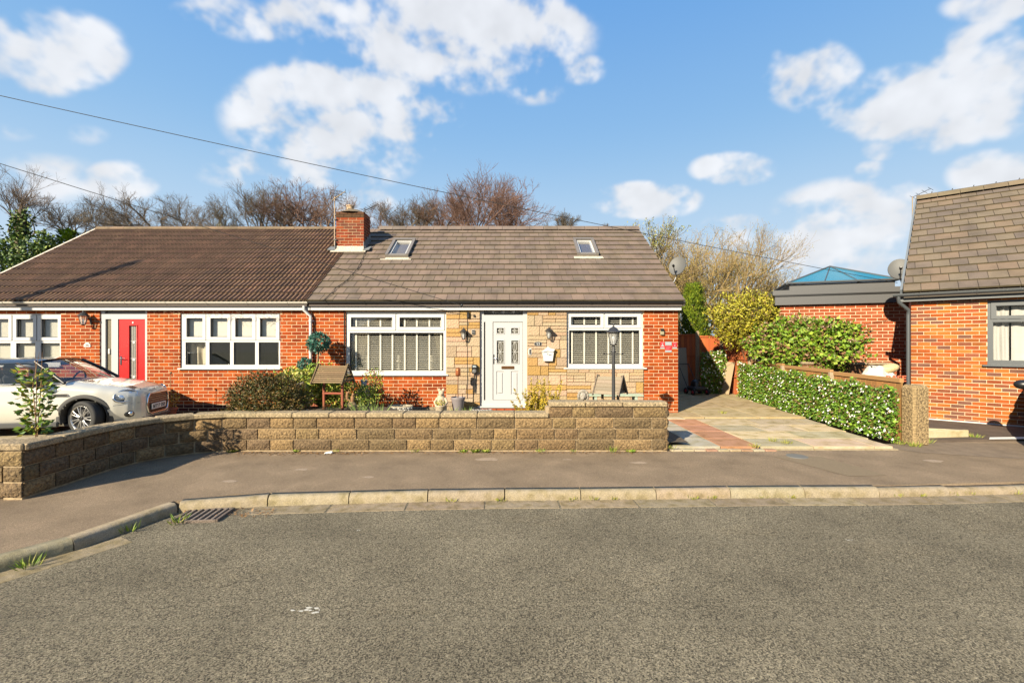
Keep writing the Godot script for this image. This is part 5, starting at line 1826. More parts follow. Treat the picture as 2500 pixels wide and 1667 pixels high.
func boundary() -> void:
	var fc := [Color(0.5, 0.12, 0.03), Color(0.44, 0.1, 0.028), Color(0.55, 0.15, 0.04), Color(0.4, 0.1, 0.035)]
	fence_panel(Vector2(7.3, 15.8), Vector2(7.27, 14.05), 1.86, 0.03, "orange-stained close-board fence panel behind the leaning plywood sheet", fc, "")
	fence_panel(Vector2(6.55, 16.0), Vector2(7.22, 15.95), 1.92, 0.03, "orange-brown fence panel behind the small flowering screen, half in shade", fc, "")
	fence_panel(Vector2(4.3, 16.05), Vector2(6.4, 16.0), 1.98, 0.03, "dark shaded fence panel at the end of the side passage", fc, "")
	post("concrete fence post at the meeting of the two orange fence panels", V(7.28, 0, 15.92), Vector3(0.1, 2.0, 0.1), M.stonework, Color(0.5, 0.4, 0.28))
	post("tall grey fence post between the shaded passage panels", V(6.475, 0, 16.0), Vector3(0.1, 2.08, 0.1), M.stonework, Color(0.5, 0.4, 0.28))
	post("concrete fence post where the low timber fence starts", V(7.26, 0, 13.98), Vector3(0.1, 1.95, 0.1), M.stonework, Color(0.52, 0.4, 0.26))
	# low timber fence carrying the flowering screen
	var pts := [Vector2(7.24, 13.9), Vector2(7.12, 12.0), Vector2(6.99, 10.0), Vector2(6.86, 8.05)]
	for k in 3:
		var a: Vector2 = pts[k]
		var b: Vector2 = pts[k + 1]
		var d := (b - a).normalized()
		var L := a.distance_to(b)
		var f := thing("low_fence", ["low timber fence panel with top rail, at the plywood sheet end of the screen", "low timber fence panel with top rail, middle of the screen", "low timber fence panel with top rail, ending at the stone gatepost"][k], "fence", Vector3.ZERO)
		f.transform = Transform3D(Basis(Vector3(d.x, 0, -d.y), Vector3.UP, Vector3(d.x, 0, -d.y).cross(Vector3.UP)), V((a.x + b.x) / 2, 0.02, (a.y + b.y) / 2))
		var nn := int(L / 0.14)
		var top := 1.13 - k * 0.035
		for q in nn:
			var mb := MB.new()
			mb.col = vary(Color(0.42, 0.2, 0.06), 0.14)
			mb.bev(mv(Vector3(-L / 2 + (q + 0.5) * L / nn, (top - 0.05) / 2, 0)), Vector3(L / nn - 0.004, top - 0.05, 0.018), 0.003)
			part(f, "board", mb.mesh(), M.fence)
		var mb := MB.new()
		mb.col = Color(0.45, 0.24, 0.09)
		mb.bev(mv(Vector3(0, top - 0.02, 0.0)), Vector3(L - 0.02, 0.08, 0.07), 0.006)
		part(f, "top_rail", mb.mesh(), M.fence)
		mb = MB.new()
		mb.col = Color(0.42, 0.33, 0.22)
		mb.bev(mv(Vector3(-L / 2 + 0.05, top / 2, 0.055)), Vector3(0.08, top, 0.08), 0.006)
		part(f, "post", mb.mesh(), M.fence)
	var cols := [Color(0.1, 0.2, 0.015), Color(0.15, 0.28, 0.02), Color(0.06, 0.13, 0.01), Color(0.22, 0.34, 0.035), Color(0.08, 0.17, 0.015), Color(0.18, 0.12, 0.04)]
	var sc := thing("flowering_screen", "long leafy screen with small white flowers along the drive", "hedge", V(0, 0, 0))
	var mb := MB.new()
	var fl := MB.new()
	leaf_screen(mb, Vector2(7.18, 14.3), Vector2(6.68, 7.85), 0.02, 1.08, 0.92, 17000, 0.058, 0.16, cols, fl, 640)
	var o := part(sc, "leaves", mb.mesh(), M.leaf)
	o.set_meta("kind", "stuff")
	o = part(sc, "flowers", fl.mesh(), mat(Color(1, 1, 1), 0.6))
	o.set_meta("kind", "stuff")
	mb = MB.new()
	for k in 26:
		var t := (k + 0.5) / 26.0
		var p := Vector2(7.16, 14.2).lerp(Vector2(6.72, 7.9), t)
		mb.tube([V(p.x - 0.03, 0.02, p.y), V(p.x - 0.05 + rf(-0.03, 0.03), 0.5, p.y + rf(-0.1, 0.1)), V(p.x - 0.03, 0.95, p.y + rf(-0.15, 0.15))], [0.012, 0.009, 0.005], 5)
	mb.tube([V(6.72, 0.02, 9.3), V(6.7, 0.4, 9.25), V(6.72, 0.85, 9.12)], [0.016, 0.014, 0.008], 6)
	part(sc, "stems", mb.mesh(), mat(Color(0.2, 0.12, 0.06), 0.9)).set_meta("kind", "stuff")
	sc = thing("flowering_screen", "small square leafy screen standing in shade at the passage corner", "hedge", V(0, 0, 0))
	mb = MB.new()
	fl = MB.new()
	leaf_screen(mb, Vector2(6.3, 15.35), Vector2(7.08, 15.3), 0.03, 1.35, 1.42, 2600, 0.07, 0.22, cols, fl, 200)
	part(sc, "leaves", mb.mesh(), M.leaf).set_meta("kind", "stuff")
	part(sc, "flowers", fl.mesh(), mat(Color(1, 1, 1), 0.6)).set_meta("kind", "stuff")
	mb = MB.new()
	for q in 9: mb.tube([V(6.3 + q * 0.097, 0.02, 15.36), V(6.31 + q * 0.097, 1.35, 15.36)], 0.01, 5)
	for q in 5: mb.tube([V(6.28, 0.15 + q * 0.28, 15.375), V(7.1, 0.15 + q * 0.28, 15.355)], 0.008, 5)
	part(sc, "trellis", mb.mesh(), mat(Color(0.2, 0.12, 0.06), 0.9))
	# plywood leaning on the fence
	mb = MB.new()
	mb.col = Color(0.5, 0.37, 0.22)
	mb.bev(eul(Vector3(0, 0.53, 0.0), Vector3(-0.22, 0, 0)), Vector3(0.62, 1.06, 0.018), 0.003)
	one("plywood_sheet", "pale plywood sheet leaning against the orange fence", "board", mb, M.wood_old, V(7.02, 0.03, 15.1), -PI / 2 + 0.25)
	mb = MB.new()
	mb.col = Color(0.36, 0.31, 0.25)
	mb.bev(eul(Vector3(0, 0.75, 0), Vector3(-0.06, 0, 0.04)), Vector3(0.4, 1.5, 0.03), 0.005)
	one("plank", "weathered grey plank leaning upright in the dark side passage", "board", mb, M.wood_old, V(5.85, 0.03, 15.8))
	mower()
	# stone gatepost with rounded top
	mb = MB.new()
	mb.col = Color(0.5, 0.38, 0.22)
	mb.bev(mv(Vector3(0, 0.5, 0)), Vector3(0.29, 1.02, 0.27), 0.035)
	mb.bev(mv(Vector3(0, 1.0, 0)), Vector3(0.24, 0.05, 0.22), 0.02)
	one("gatepost", "short stout weathered stone gatepost at the end of the flowering screen", "gatepost", mb, mat(Color(1, 1, 1), 0.92, {"tex": T.stone, "scale": 2.2, "bump": T.rock, "relief": 1.5, "detail": T.lichen, "dscale": 2.0}), V(6.95, PAV, 7.9), 0.06)
	# pale edging stones of a small bed beside the post
	for e in [[7.1, 8.22, 8.3, 8.36, 0.13], [7.1, 8.9, 8.28, 8.46, 0.11]]:
		mb = MB.new()
		mb.col = Color(0.62, 0.55, 0.4)
		var d := Vector2(e[2] - e[0], e[3] - e[1])
		mb.bev(mv(Vector3(0, e[4] / 2, 0)), Vector3(d.length(), e[4], 0.07), 0.01)
		one("edging_stone", "pale edging stone facing the pavement beside the gatepost" if e[1] < 8.5 else "pale edging stone slanting back beside the gatepost", "edging", mb, M.slab, V((e[0] + e[2]) / 2, 0.01, (e[1] + e[3]) / 2), atan2(d.y, d.x))
	mb = MB.new()
	mb.poly(PackedVector2Array([Vector2(7.1, 8.26), Vector2(8.2, 8.4), Vector2(7.1, 8.86)]), 0.07, 0.06)
	var sb := one("soil_patch", "wedge of dry soil between the pale edging stones", "soil", mb, M.soil)
	sb.set_meta("kind", "structure")
	# low brick wall behind the fence, and the builder's sack
	var lw := thing("low_brick_wall", "low brown brick wall with stone coping under the green bush", "wall", V(7.35, 0, 11.6), -0.25)
	mb = MB.new()
	mb.bx(Vector3(0, -0.05, -0.2), Vector3(1.9, 1.17, -0.008))
	part(lw, "core", mb.mesh(), M.wall_mortar)
	pieces(lw, "brick", bricks(Rect2(0, 0, 1.9, 1.16), [], 0.238, 0.085, 0.008, fan_tones([Color(0.3, 0.16, 0.08), Color(0.26, 0.13, 0.07)], 0.1, 6), Transform3D(), "lw"), M.brick)
	mb = MB.new()
	mb.col = Color(0.4, 0.32, 0.22)
	mb.bev(mv(Vector3(0.95, 1.205, -0.1)), Vector3(1.96, 0.06, 0.28), 0.012)
	part(lw, "coping", mb.mesh(), M.stonework)
	var sk := thing("builders_sack", "crumpled white builder's sack with red lettering behind the low fence", "sack", V(7.55, 0.012, 9.45), -0.15)
	mb = MB.new()
	var rows := []
	var fn := FastNoiseLite.new()
	fn.frequency = 2.6
	fn.seed = 8
	for r in 15:
		var t := r / 14.0
		var row := []
		for a in 41:
			var an: float = TAU * (a % 40) / 40.0
			var k := (0.36 if t < 0.8 else 0.36 - (t - 0.8) * 0.9)
			var p := Vector3(cos(an) * k * 0.95, t * 1.2, -sin(an) * k * 0.72)
			var q := 1.0 + 0.16 * fn.get_noise_3dv(p * 1.4) + 0.12 * fn.get_noise_3dv(p * 4.0)
			row.append(Vector3(p.x * q, p.y + 0.14 * fn.get_noise_2d(p.x * 2.0 + 5.0, p.z * 2.0) * t, p.z * q))
		rows.append(row)
	mb.grid(rows)
	mb.tri(rows[14][0], rows[14][13], rows[14][26])
	part(sk, "bag", mb.mesh(), mat(Color(0.72, 0.68, 0.58), 0.7, {"tex": T.blotch, "scale": 2.5}))
	mb = MB.new()
	mb.ball(eul(Vector3(0.16, 1.18, 0.05), Vector3(0, 0, 0.3)), Vector3(0.2, 0.1, 0.14))
	part(sk, "folded_flap", mb.mesh(), mat(Color(0.6, 0.46, 0.24), 0.7, {"tex": T.blotch, "scale": 3.0}))
	lettering(sk, "BASE", 0.12, Vector3(0.13, 1.0, 0.33), mat(Color(0.55, 0.12, 0.05), 0.8), 0.02, 0.05)

func lettering(parent: Node3D, text: String, size: float, p: Vector3, m: Material, depth := 0.004, turn := 0.0, serif := false) -> void:
	var tm := TextMesh.new()
	var sf := SystemFont.new()
	sf.font_names = PackedStringArray(["Droid Serif" if serif else "Droid Sans"])
	sf.font_weight = 700
	tm.font = sf
	tm.text = text
	tm.font_size = 64
	tm.pixel_size = size / 64.0 * 1.35
	tm.depth = depth
	part(parent, "lettering", tm, m, mv(p, turn))

func mower() -> void:
	var t := thing("lawn_mower", "dark lawn mower with red wheel hubs parked in the shaded passage", "lawn mower", V(6.0, 0.03, 14.9), 0.2)
	var mb := MB.new()
	mb.bev(mv(Vector3(0, 0.2, 0)), Vector3(0.42, 0.14, 0.5), 0.05)
	part(t, "deck", mb.mesh(), M.iron)
	mb = MB.new()
	mb.lathe(mv(Vector3(0, 0.27, -0.03)), [[0.16, 0.0], [0.15, 0.12], [0.1, 0.2], [0.001, 0.22]], 14)
	part(t, "engine_cover", mb.mesh(), M.black)
	for q in [[-0.25, 0.2], [0.25, 0.2], [-0.25, -0.2], [0.25, -0.2]]:
		mb = MB.new()
		mb.lathe(eul(Vector3(q[0], 0.1, q[1]), Vector3(0, 0, PI / 2)), [[0.001, -0.025], [0.1, -0.025], [0.1, 0.025], [0.001, 0.025]], 16)
		var w := part(t, "wheel", mb.mesh(), M.rubber)
		mb = MB.new()
		mb.lathe(eul(Vector3(q[0], 0.1, q[1]), Vector3(0, 0, PI / 2)), [[0.001, -0.028], [0.055, -0.028], [0.055, 0.028], [0.001, 0.028]], 14)
		part(w, "hub", mb.mesh(), mat(Color(0.5, 0.03, 0.04), 0.5))
	for s in [-0.19, 0.19]:
		mb = MB.new()
		mb.tube([Vector3(s, 0.22, -0.22), Vector3(s, 0.6, -0.5), Vector3(s, 0.95, -0.75)], 0.012, 6)
		part(t, "handle_bar", mb.mesh(), M.iron)
	mb = MB.new()
	mb.tube([Vector3(-0.19, 0.95, -0.75), Vector3(0.19, 0.95, -0.75)], 0.014, 6)
	part(t, "grip", mb.mesh(), M.rubber)

# ------------------------------------------------------------------ cars
func tab(t: Array, x: float) -> float:   # t sorted by falling x
	if x >= t[0][0]: return t[0][1]
	for k in t.size() - 1:
		if x >= t[k + 1][0]:
			var s: float = (t[k][0] - x) / (t[k][0] - t[k + 1][0])
			s = s * s * (3 - 2 * s) * 0.35 + s * 0.65
			return lerpf(t[k][1], t[k + 1][1], s)
	return t[-1][1]

const CHT := [[2.13, 0.66], [2.09, 0.755], [2.0, 0.805], [1.8, 0.862], [1.5, 0.915], [1.2, 0.962], [1.0, 0.985], [0.8, 0.985], [-1.8, 1.0], [-2.05, 0.95], [-2.13, 0.8]]
const CW := [[2.13, 0.43], [2.1, 0.53], [2.04, 0.62], [1.93, 0.71], [1.76, 0.79], [1.5, 0.855], [0.9, 0.885], [-1.4, 0.9], [-1.9, 0.86], [-2.08, 0.76], [-2.13, 0.62]]

func car_section(x: float) -> Array:
	var h := tab(CHT, x)
	var w := tab(CW, x)
	var ys := h - 0.15
	var out := []
	for k in 13:
		var f := k / 12.0
		var y := lerpf(0.17, ys, f)
		var z := w * (0.90 + 0.10 * sin(PI * 0.5 * minf(1.0, f * 2.0)) - 0.025 * maxf(0.0, f - 0.6) / 0.4)
		out.append(Vector3(x, y, z))
	for k in range(1, 13):
		var a := PI * 0.5 * k / 12.0
		out.append(Vector3(x, ys + (h - ys) * pow(sin(a), 0.75) + 0.035 * sin(a) * sin(a) * w, w * 0.975 * pow(maxf(cos(a), 0.0), 0.72)))
	return out

func car(called: String, label: String, p: Vector3, turn: float, paint: Material, roofm: Material, plate: String, steer: float) -> void:
	var c := thing(called, label, "car", p, turn)
	var xs := []
	var x := 2.13
	while x > -2.13:
		xs.append(x)
		x -= 0.015 if x > 1.95 else 0.04
	xs.append(-2.13)
	var body := MB.new()
	var skip := func(q: Vector3, row: int) -> bool:
		for wx in [1.33, -1.34]:
			if Vector2(q.x - wx, q.y - 0.315).length() < 0.375: return true
		return q.x < 0.93 and q.x > -1.95 and row > 16
	for s in [1.0, -1.0]:
		var rows := []
		for xx in xs:
			var sec := car_section(xx)
			for k in sec.size(): sec[k] = Vector3(sec[k].x, sec[k].y, sec[k].z * s)
			if s > 0: sec.reverse()
			rows.append(sec)
		var R := rows.size()
		var C: int = rows[0].size()
		var b := body.v.size()
		for r in R:
			for k in C:
				var dc: Vector3 = rows[r][mini(k + 1, C - 1)] - rows[r][maxi(k - 1, 0)]
				var dr: Vector3 = rows[mini(r + 1, R - 1)][k] - rows[maxi(r - 1, 0)][k]
				body.v.append(rows[r][k])
				body.n.append(dc.cross(dr).normalized() * 1.0)
				body.c.append(Color.WHITE)
		for r in R - 1:
			for k in C - 1:
				var lv := C - 1 - k if s > 0 else k
				if skip.call((rows[r][k] + rows[r + 1][k + 1]) * 0.5, lv): continue
				var a := b + r * C + k
				body.i.append(a); body.i.append(a + C + 1); body.i.append(a + 1)
				body.i.append(a); body.i.append(a + C); body.i.append(a + C + 1)
	for e in [2.13, -2.13]:
		var sec := car_section(e)
		for k in sec.size() - 1:
			var a: Vector3 = sec[k]
			var d: Vector3 = sec[k + 1]
			var a2 := Vector3(a.x, a.y, -a.z)
			var d2 := Vector3(d.x, d.y, -d.z)
			if e > 0: body.quad(a2, a, d, d2) if false else body.quad(a, a2, d2, d)
			else: body.quad(a2, a, d, d2)
	var bp := part(c, "body", body.mesh(), paint)
	# under tray and wheel wells
	var mb := MB.new()
	mb.bx(Vector3(-1.95, 0.16, -0.78), Vector3(1.95, 0.2, 0.78))
	mb.bx(Vector3(-0.9, 0.2, -0.8), Vector3(0.88, 0.5, 0.8))
	mb.bx(Vector3(0.9, 0.2, -0.5), Vector3(1.9, 0.62, 0.5))
	part(c, "underbody", mb.mesh(), M.rubber)
	for s in [1.0, -1.0]:
		for wx in [1.33, -1.34]:
			mb = MB.new()
			var rows := []
			for zz in [0.5, 0.86]:
				var row := []
				for a in 21: row.append(Vector3(wx + cos(PI * (a / 20.0 * 1.2 - 0.1)) * 0.378, 0.315 + sin(PI * (a / 20.0 * 1.2 - 0.1)) * 0.378, zz * s))
				rows.append(row)
			mb.grid(rows)
			for a in 20: mb.tri(Vector3(wx, 0.2, 0.5 * s), rows[0][a], rows[0][a + 1])
			part(c, "wheel_well", mb.mesh(), M.rubber)
			mb = MB.new()
			rows = []
			for e in [[0.362, -0.14], [0.362, 0.012], [0.375, 0.02], [0.425, 0.018], [0.436, 0.006], [0.436, -0.06]]:
				var row := []
				for a in 29:
					var an: float = PI * (a / 28.0 * 1.16 - 0.08)
					var px: float = wx + cos(an) * e[0]
					row.append(Vector3(px, maxf(0.315 + sin(an) * e[0], 0.18), (tab(CW, px) * (0.985 if an > 0.3 and an < 2.8 else 0.955) + e[1]) * s))
				rows.append(row)
			mb.grid(rows)
			part(c, "arch_trim", mb.mesh(), mat(Color(0.055, 0.053, 0.05), 0.7))
			var w := wheel(c, Vector3(wx, 0.315, 0.775 * s), s, steer if wx > 0 else 0.0)
		mb = MB.new()
		mb.bev(mv(Vector3(0.0, 0.215, 0.87 * s)), Vector3(1.9, 0.1, 0.06), 0.02)
		part(c, "sill_trim", mb.mesh(), mat(Color(0.05, 0.05, 0.05), 0.7))
		# door shut lines, fender vent, handle
		mb = MB.new()
		for ln in [[[0.8, 0.93], [0.83, 0.85], [0.84, 0.6], [0.84, 0.3]], [[1.08, 0.93], [0.98, 0.86], [0.92, 0.81]], [[-0.36, 0.93], [-0.37, 0.6], [-0.36, 0.3]], [[1.77, 0.52], [1.9, 0.535], [2.0, 0.54], [2.07, 0.545], [2.11, 0.55]]]:
			var pts := []
			for e in ln: pts.append(Vector3(e[0], e[1], (side_z(e[0], e[1]) + 0.0005) * s))
			mb.tube(pts, 0.0035, 4)
		part(bp, "shut_line", mb.mesh(), M.rubber)
		mb = MB.new()
		mb.extrude(PackedVector2Array([Vector2(-0.14, -0.03), Vector2(0.1, -0.03), Vector2(0.14, -0.015), Vector2(0.1, 0.03), Vector2(-0.14, 0.03)]), Transform3D(Basis(), Vector3(0.98, 0.745, side_z(0.98, 0.745) + 0.008)) if s > 0 else Transform3D(Basis(Vector3.UP, PI), Vector3(0.98, 0.745, -side_z(0.98, 0.745) - 0.008)), 0.03)
		var vt := part(bp, "side_vent", mb.mesh(), M.chrome)
		mb = MB.new()
		mb.box(Transform3D(Basis(), Vector3(0.98, 0.745, (side_z(0.98, 0.745) + 0.005) * s)), Vector3(0.2, 0.034, 0.014))
		part(vt, "mesh_insert", mb.mesh(), M.rubber)
		mb = MB.new()
		mb.bev(mv(Vector3(-0.2, 0.82, (side_z(-0.2, 0.82) + 0.012) * s)), Vector3(0.18, 0.03, 0.03), 0.01)
		part(bp, "door_handle", mb.mesh(), M.chrome)
		mb = MB.new()
		var bl := []
		for q in 12: bl.append(Vector3(lerpf(1.0, -1.95, q / 11.0), 0.955, (side_z(lerpf(1.0, -1.95, q / 11.0), 0.93) - 0.02) * s))
		mb.tube(bl, 0.014, 5)
		part(bp, "belt_trim", mb.mesh(), M.chrome)
		# mirror
		mb = MB.new()
		mb.ball(eul(Vector3(0.62, 0.985, 0.985 * s), Vector3(0, 0.25 * s, 0)), Vector3(0.105, 0.085, 0.12), 14)
		mb.tube([Vector3(0.68, 0.93, 0.83 * s), Vector3(0.66, 0.94, 0.92 * s)], 0.035, 8)
		part(c, "wing_mirror", mb.mesh(), M.black)
		# headlight
		var n := Vector3(0.62, 0.34, 0.71 * s).normalized()
		var t := Vector3.UP.cross(n).normalized()
		var B := Basis(t, n.cross(t), n) * Basis(Vector3.BACK, 0.28 * s)
		var hp := Vector3(1.9, 0.69, 0.645 * s)
		mb = MB.new()
		mb.ball(Transform3D(B, hp - n * 0.012), Vector3(0.205, 0.125, 0.05), 24)
		var hl := part(c, "headlight", mb.mesh(), mat(Color(0.05, 0.055, 0.06), 0.2))
		mb = MB.new()
		var ring := []
		for a in 33: ring.append(hp + n * 0.018 + B * Vector3(cos(TAU * a / 32.0) * 0.188, sin(TAU * a / 32.0) * 0.112, 0))
		mb.tube(ring, 0.013, 6, false)
		part(hl, "rim", mb.mesh(), M.chrome)
		for e in [-0.06, 0.07]:
			mb = MB.new()
			mb.ball(Transform3D(B, hp + n * 0.022 + B * Vector3(e, 0.0, 0)), Vector3(0.055, 0.06, 0.022), 14)
			part(hl, "reflector", mb.mesh(), mat(Color(0.6, 0.66, 0.75), 0.12, {"metal": 0.8}))
		mb = MB.new()
		mb.ball(Transform3D(B, hp - n * 0.002), Vector3(0.195, 0.118, 0.055), 24)
		part(hl, "lens", mb.mesh(), glass(Color(0.8, 0.85, 0.9), 0.06))
		# fog lamp pocket
		mb = MB.new()
		mb.ball(Transform3D(Basis(Vector3.UP, 0.75 * s), Vector3(1.965, 0.35, 0.635 * s)), Vector3(0.1, 0.075, 0.05), 16)
		var fg := part(c, "fog_lamp", mb.mesh(), M.black)
		mb = MB.new()
		mb.ball(Transform3D(Basis(Vector3.UP, 0.75 * s), Vector3(2.0, 0.35, 0.66 * s)), Vector3(0.04, 0.045, 0.035), 14)
		part(fg, "lamp", mb.mesh(), M.chrome)
	# grille, plate
	var GX := Transform3D(Basis(Vector3(0, 0, -1), Vector3.UP, Vector3(1, 0, 0)), Vector3(2.142, 0, 0))
	var outl := PackedVector2Array([Vector2(-0.31, 0.69), Vector2(-0.38, 0.6), Vector2(-0.4, 0.46), Vector2(-0.36, 0.33), Vector2(-0.28, 0.29), Vector2(0.28, 0.29), Vector2(0.36, 0.33), Vector2(0.4, 0.46), Vector2(0.38, 0.6), Vector2(0.31, 0.69)])
	mb = MB.new()
	mb.extrude(outl, GX, 0.06)
	var gr := part(c, "grille", mb.mesh(), M.black)
	mb = MB.new()
	var ol := []
	for k in outl.size() + 1: ol.append(GX * Vector3(outl[k % outl.size()].x, outl[k % outl.size()].y, 0.002))
	mb.tube(ol, 0.018, 8, false)
	part(gr, "surround", mb.mesh(), M.chrome)
	for q in 4:
		mb = MB.new()
		mb.bev(Transform3D(GX.basis, Vector3(2.148, 0.655 - q * 0.045, 0)), Vector3(0.62 + q * 0.035, 0.01, 0.014), 0.003)
		part(gr, "slat", mb.mesh(), mat(Color(0.4, 0.4, 0.4), 0.25, {"metal": 0.9}))
	mb = MB.new()
	mb.bev(Transform3D(GX.basis, Vector3(2.158, 0.425, 0)), Vector3(0.52, 0.112, 0.016), 0.004)
	var pl := part(c, "number_plate", mb.mesh(), mat(Color(0.8, 0.8, 0.78), 0.4))
	if plate:
		var tm := TextMesh.new()
		var sf := SystemFont.new()
		sf.font_names = PackedStringArray(["Droid Sans"])
		sf.font_weight = 800
		tm.font = sf
		tm.text = plate
		tm.font_size = 64
		tm.pixel_size = 0.00158
		tm.depth = 0.003
		part(pl, "lettering", tm, M.rubber, Transform3D(GX.basis, Vector3(2.168, 0.425, 0)))
	mb = MB.new()
	mb.bev(mv(Vector3(2.1, 0.215, 0)), Vector3(0.1, 0.06, 1.0), 0.02)
	part(c, "front_spoiler", mb.mesh(), mat(Color(0.05, 0.05, 0.05), 0.6))
	mb = MB.new()
	mb.ball(eul(Vector3(2.075, 0.765, 0), Vector3(0, 0, 0.35)), Vector3(0.016, 0.03, 0.075), 14)
	part(c, "bonnet_badge", mb.mesh(), M.chrome)
	for s in [-1.0, 1.0]:
		mb = MB.new()
		var r0 := []
		var r1 := []
		for q in 16:
			var xx := lerpf(2.02, 1.05, q / 15.0)
			r0.append(Vector3(xx, bonnet_y(xx, 0.36) + 0.003, 0.36 * s)); r1.append(Vector3(xx, bonnet_y(xx, 0.50) + 0.003, 0.5 * s))
		if s > 0: mb.grid([r1, r0])
		else: mb.grid([r0, r1])
		part(bp, "bonnet_stripe", mb.mesh(), mat(Color(0.05, 0.035, 0.03), 0.25, {"coat": 0.6}))
	# cabin: roof shell, pillars, glass
	mb = MB.new()
	var rows := []
	for q in 22:
		var xx := lerpf(0.52, -2.0, q / 21.0)
		var drop := 0.05 * pow(q / 21.0, 2.0) + (0.02 if q == 0 else 0.0)
		var row := []
		for k in 17:
			var zz := lerpf(-0.64, 0.64, k / 16.0)
			var e := absf(zz) / 0.64
			row.append(Vector3(xx - 0.1 * e * e * (1.0 if q < 11 else -0.6), 1.435 - drop - 0.045 * e * e - 0.05 * pow(e, 8.0), zz * (1.0 - 0.04 * q / 21.0)))
		rows.append(row)
	rows.reverse()
	mb.grid(rows)
	var rowsb := []
	for r in rows:
		var rb := []
		for e in r: rb.append(e - Vector3(0, 0.035, 0))
		rb.reverse()
		rowsb.append(rb)
	mb.grid(rowsb)
	part(c, "roof", mb.mesh(), roofm)
	var glz := glass(Color(0.05, 0.06, 0.065), 0.3)
	mb = MB.new()
	rows = []
	for q in 9:
		var t := q / 8.0
		var row := []
		for k in 15:
			var e := lerpf(-1.0, 1.0, k / 14.0)
			row.append(Vector3(lerpf(1.17, 0.5, t) - (0.24 - 0.1 * t) * e * e, lerpf(0.985, 1.4, t) + 0.03 * sin(PI * t) - 0.025 * e * e * t, e * lerpf(0.74, 0.59, t)))
		rows.append(row)
	mb.grid(rows)
	part(c, "windscreen", mb.mesh(), glz)
	for s in [1.0, -1.0]:
		for pr in [[[1.0, 0.965, 0.80], [0.42, 1.365, 0.615], 0.03, "windscreen_pillar"], [[-0.3, 0.955, 0.81], [-0.36, 1.36, 0.625], 0.05, "door_pillar"], [[-1.1, 0.955, 0.81], [-1.2, 1.345, 0.62], 0.05, "door_pillar"], [[-1.98, 0.95, 0.76], [-1.9, 1.33, 0.6], 0.07, "rear_pillar"]]:
			mb = MB.new()
			mb.tube([Vector3(pr[0][0], pr[0][1], pr[0][2] * s), Vector3((pr[0][0] + pr[1][0]) / 2, (pr[0][1] + pr[1][1]) / 2 + 0.012, (pr[0][2] + pr[1][2]) / 2 * s + 0.02 * s), Vector3(pr[1][0], pr[1][1], pr[1][2] * s)], pr[2], 8)
			part(c, pr[3], mb.mesh(), M.black)
		for gl in [[0.92, -0.3, 0.4, -0.36], [-0.33, -1.1, -0.39, -1.2], [-1.13, -1.95, -1.23, -1.88]]:
			mb = MB.new()
			rows = []
			for q in 5:
				var t := q / 4.0
				var row := []
				for k in 2:
					row.append(Vector3(lerpf(lerpf(gl[0], gl[1], k), lerpf(gl[2], gl[3], k), t), lerpf(0.95, 1.365, t), (lerpf(0.805, 0.62, t) + 0.022 * sin(PI * t)) * s))
				if s < 0: row.reverse()
				rows.append(row)
			mb.grid(rows)
			part(c, "side_window", mb.mesh(), glz)
		for sx in [0.05, -0.95]:
			mb = MB.new()
			mb.bev(eul(Vector3(sx - 0.1, 0.85, 0.38 * s), Vector3(0, 0, 0.2)), Vector3(0.14, 0.55, 0.46), 0.06)
			mb.bev(mv(Vector3(sx + 0.12, 0.58, 0.38 * s)), Vector3(0.5, 0.14, 0.48), 0.05)
			mb.bev(eul(Vector3(sx - 0.19, 1.2, 0.38 * s), Vector3(0, 0, 0.15)), Vector3(0.1, 0.2, 0.27), 0.04)
			part(c, "seat", mb.mesh(), mat(Color(0.03, 0.03, 0.033), 0.7))
	mb = MB.new()
	mb.bev(mv(Vector3(0.82, 0.86, 0)), Vector3(0.4, 0.2, 1.4), 0.05)
	part(c, "dashboard", mb.mesh(), M.rubber)
	mb = MB.new()
	var sw := []
	for a in 21: sw.append(Vector3(0.52 + 0.05 * sin(TAU * a / 20.0), 0.95 + 0.17 * sin(TAU * a / 20.0), -0.36 + 0.18 * cos(TAU * a / 20.0)))
	mb.tube(sw, 0.016, 6, false)
	part(c, "steering_wheel", mb.mesh(), M.rubber)
	mb = MB.new()
	mb.bev(mv(Vector3(0.5, 1.3, 0)), Vector3(0.03, 0.06, 0.22), 0.012)
	part(c, "rear_view_mirror", mb.mesh(), M.black)

func side_z(x: float, y: float) -> float:
	var sec := car_section(x)
	for k in sec.size() - 1:
		if y >= sec[k].y and y <= sec[k + 1].y:
			return lerpf(sec[k].z, sec[k + 1].z, (y - sec[k].y) / maxf(sec[k + 1].y - sec[k].y, 0.0001))
	return sec[0].z

func bonnet_y(x: float, z: float) -> float:
	var sec := car_section(x)
	for k in range(12, sec.size() - 1):
		if z <= sec[k].z and z >= sec[k + 1].z:
			return lerpf(sec[k].y, sec[k + 1].y, (sec[k].z - z) / maxf(sec[k].z - sec[k + 1].z, 0.0001))
	return sec[-1].y

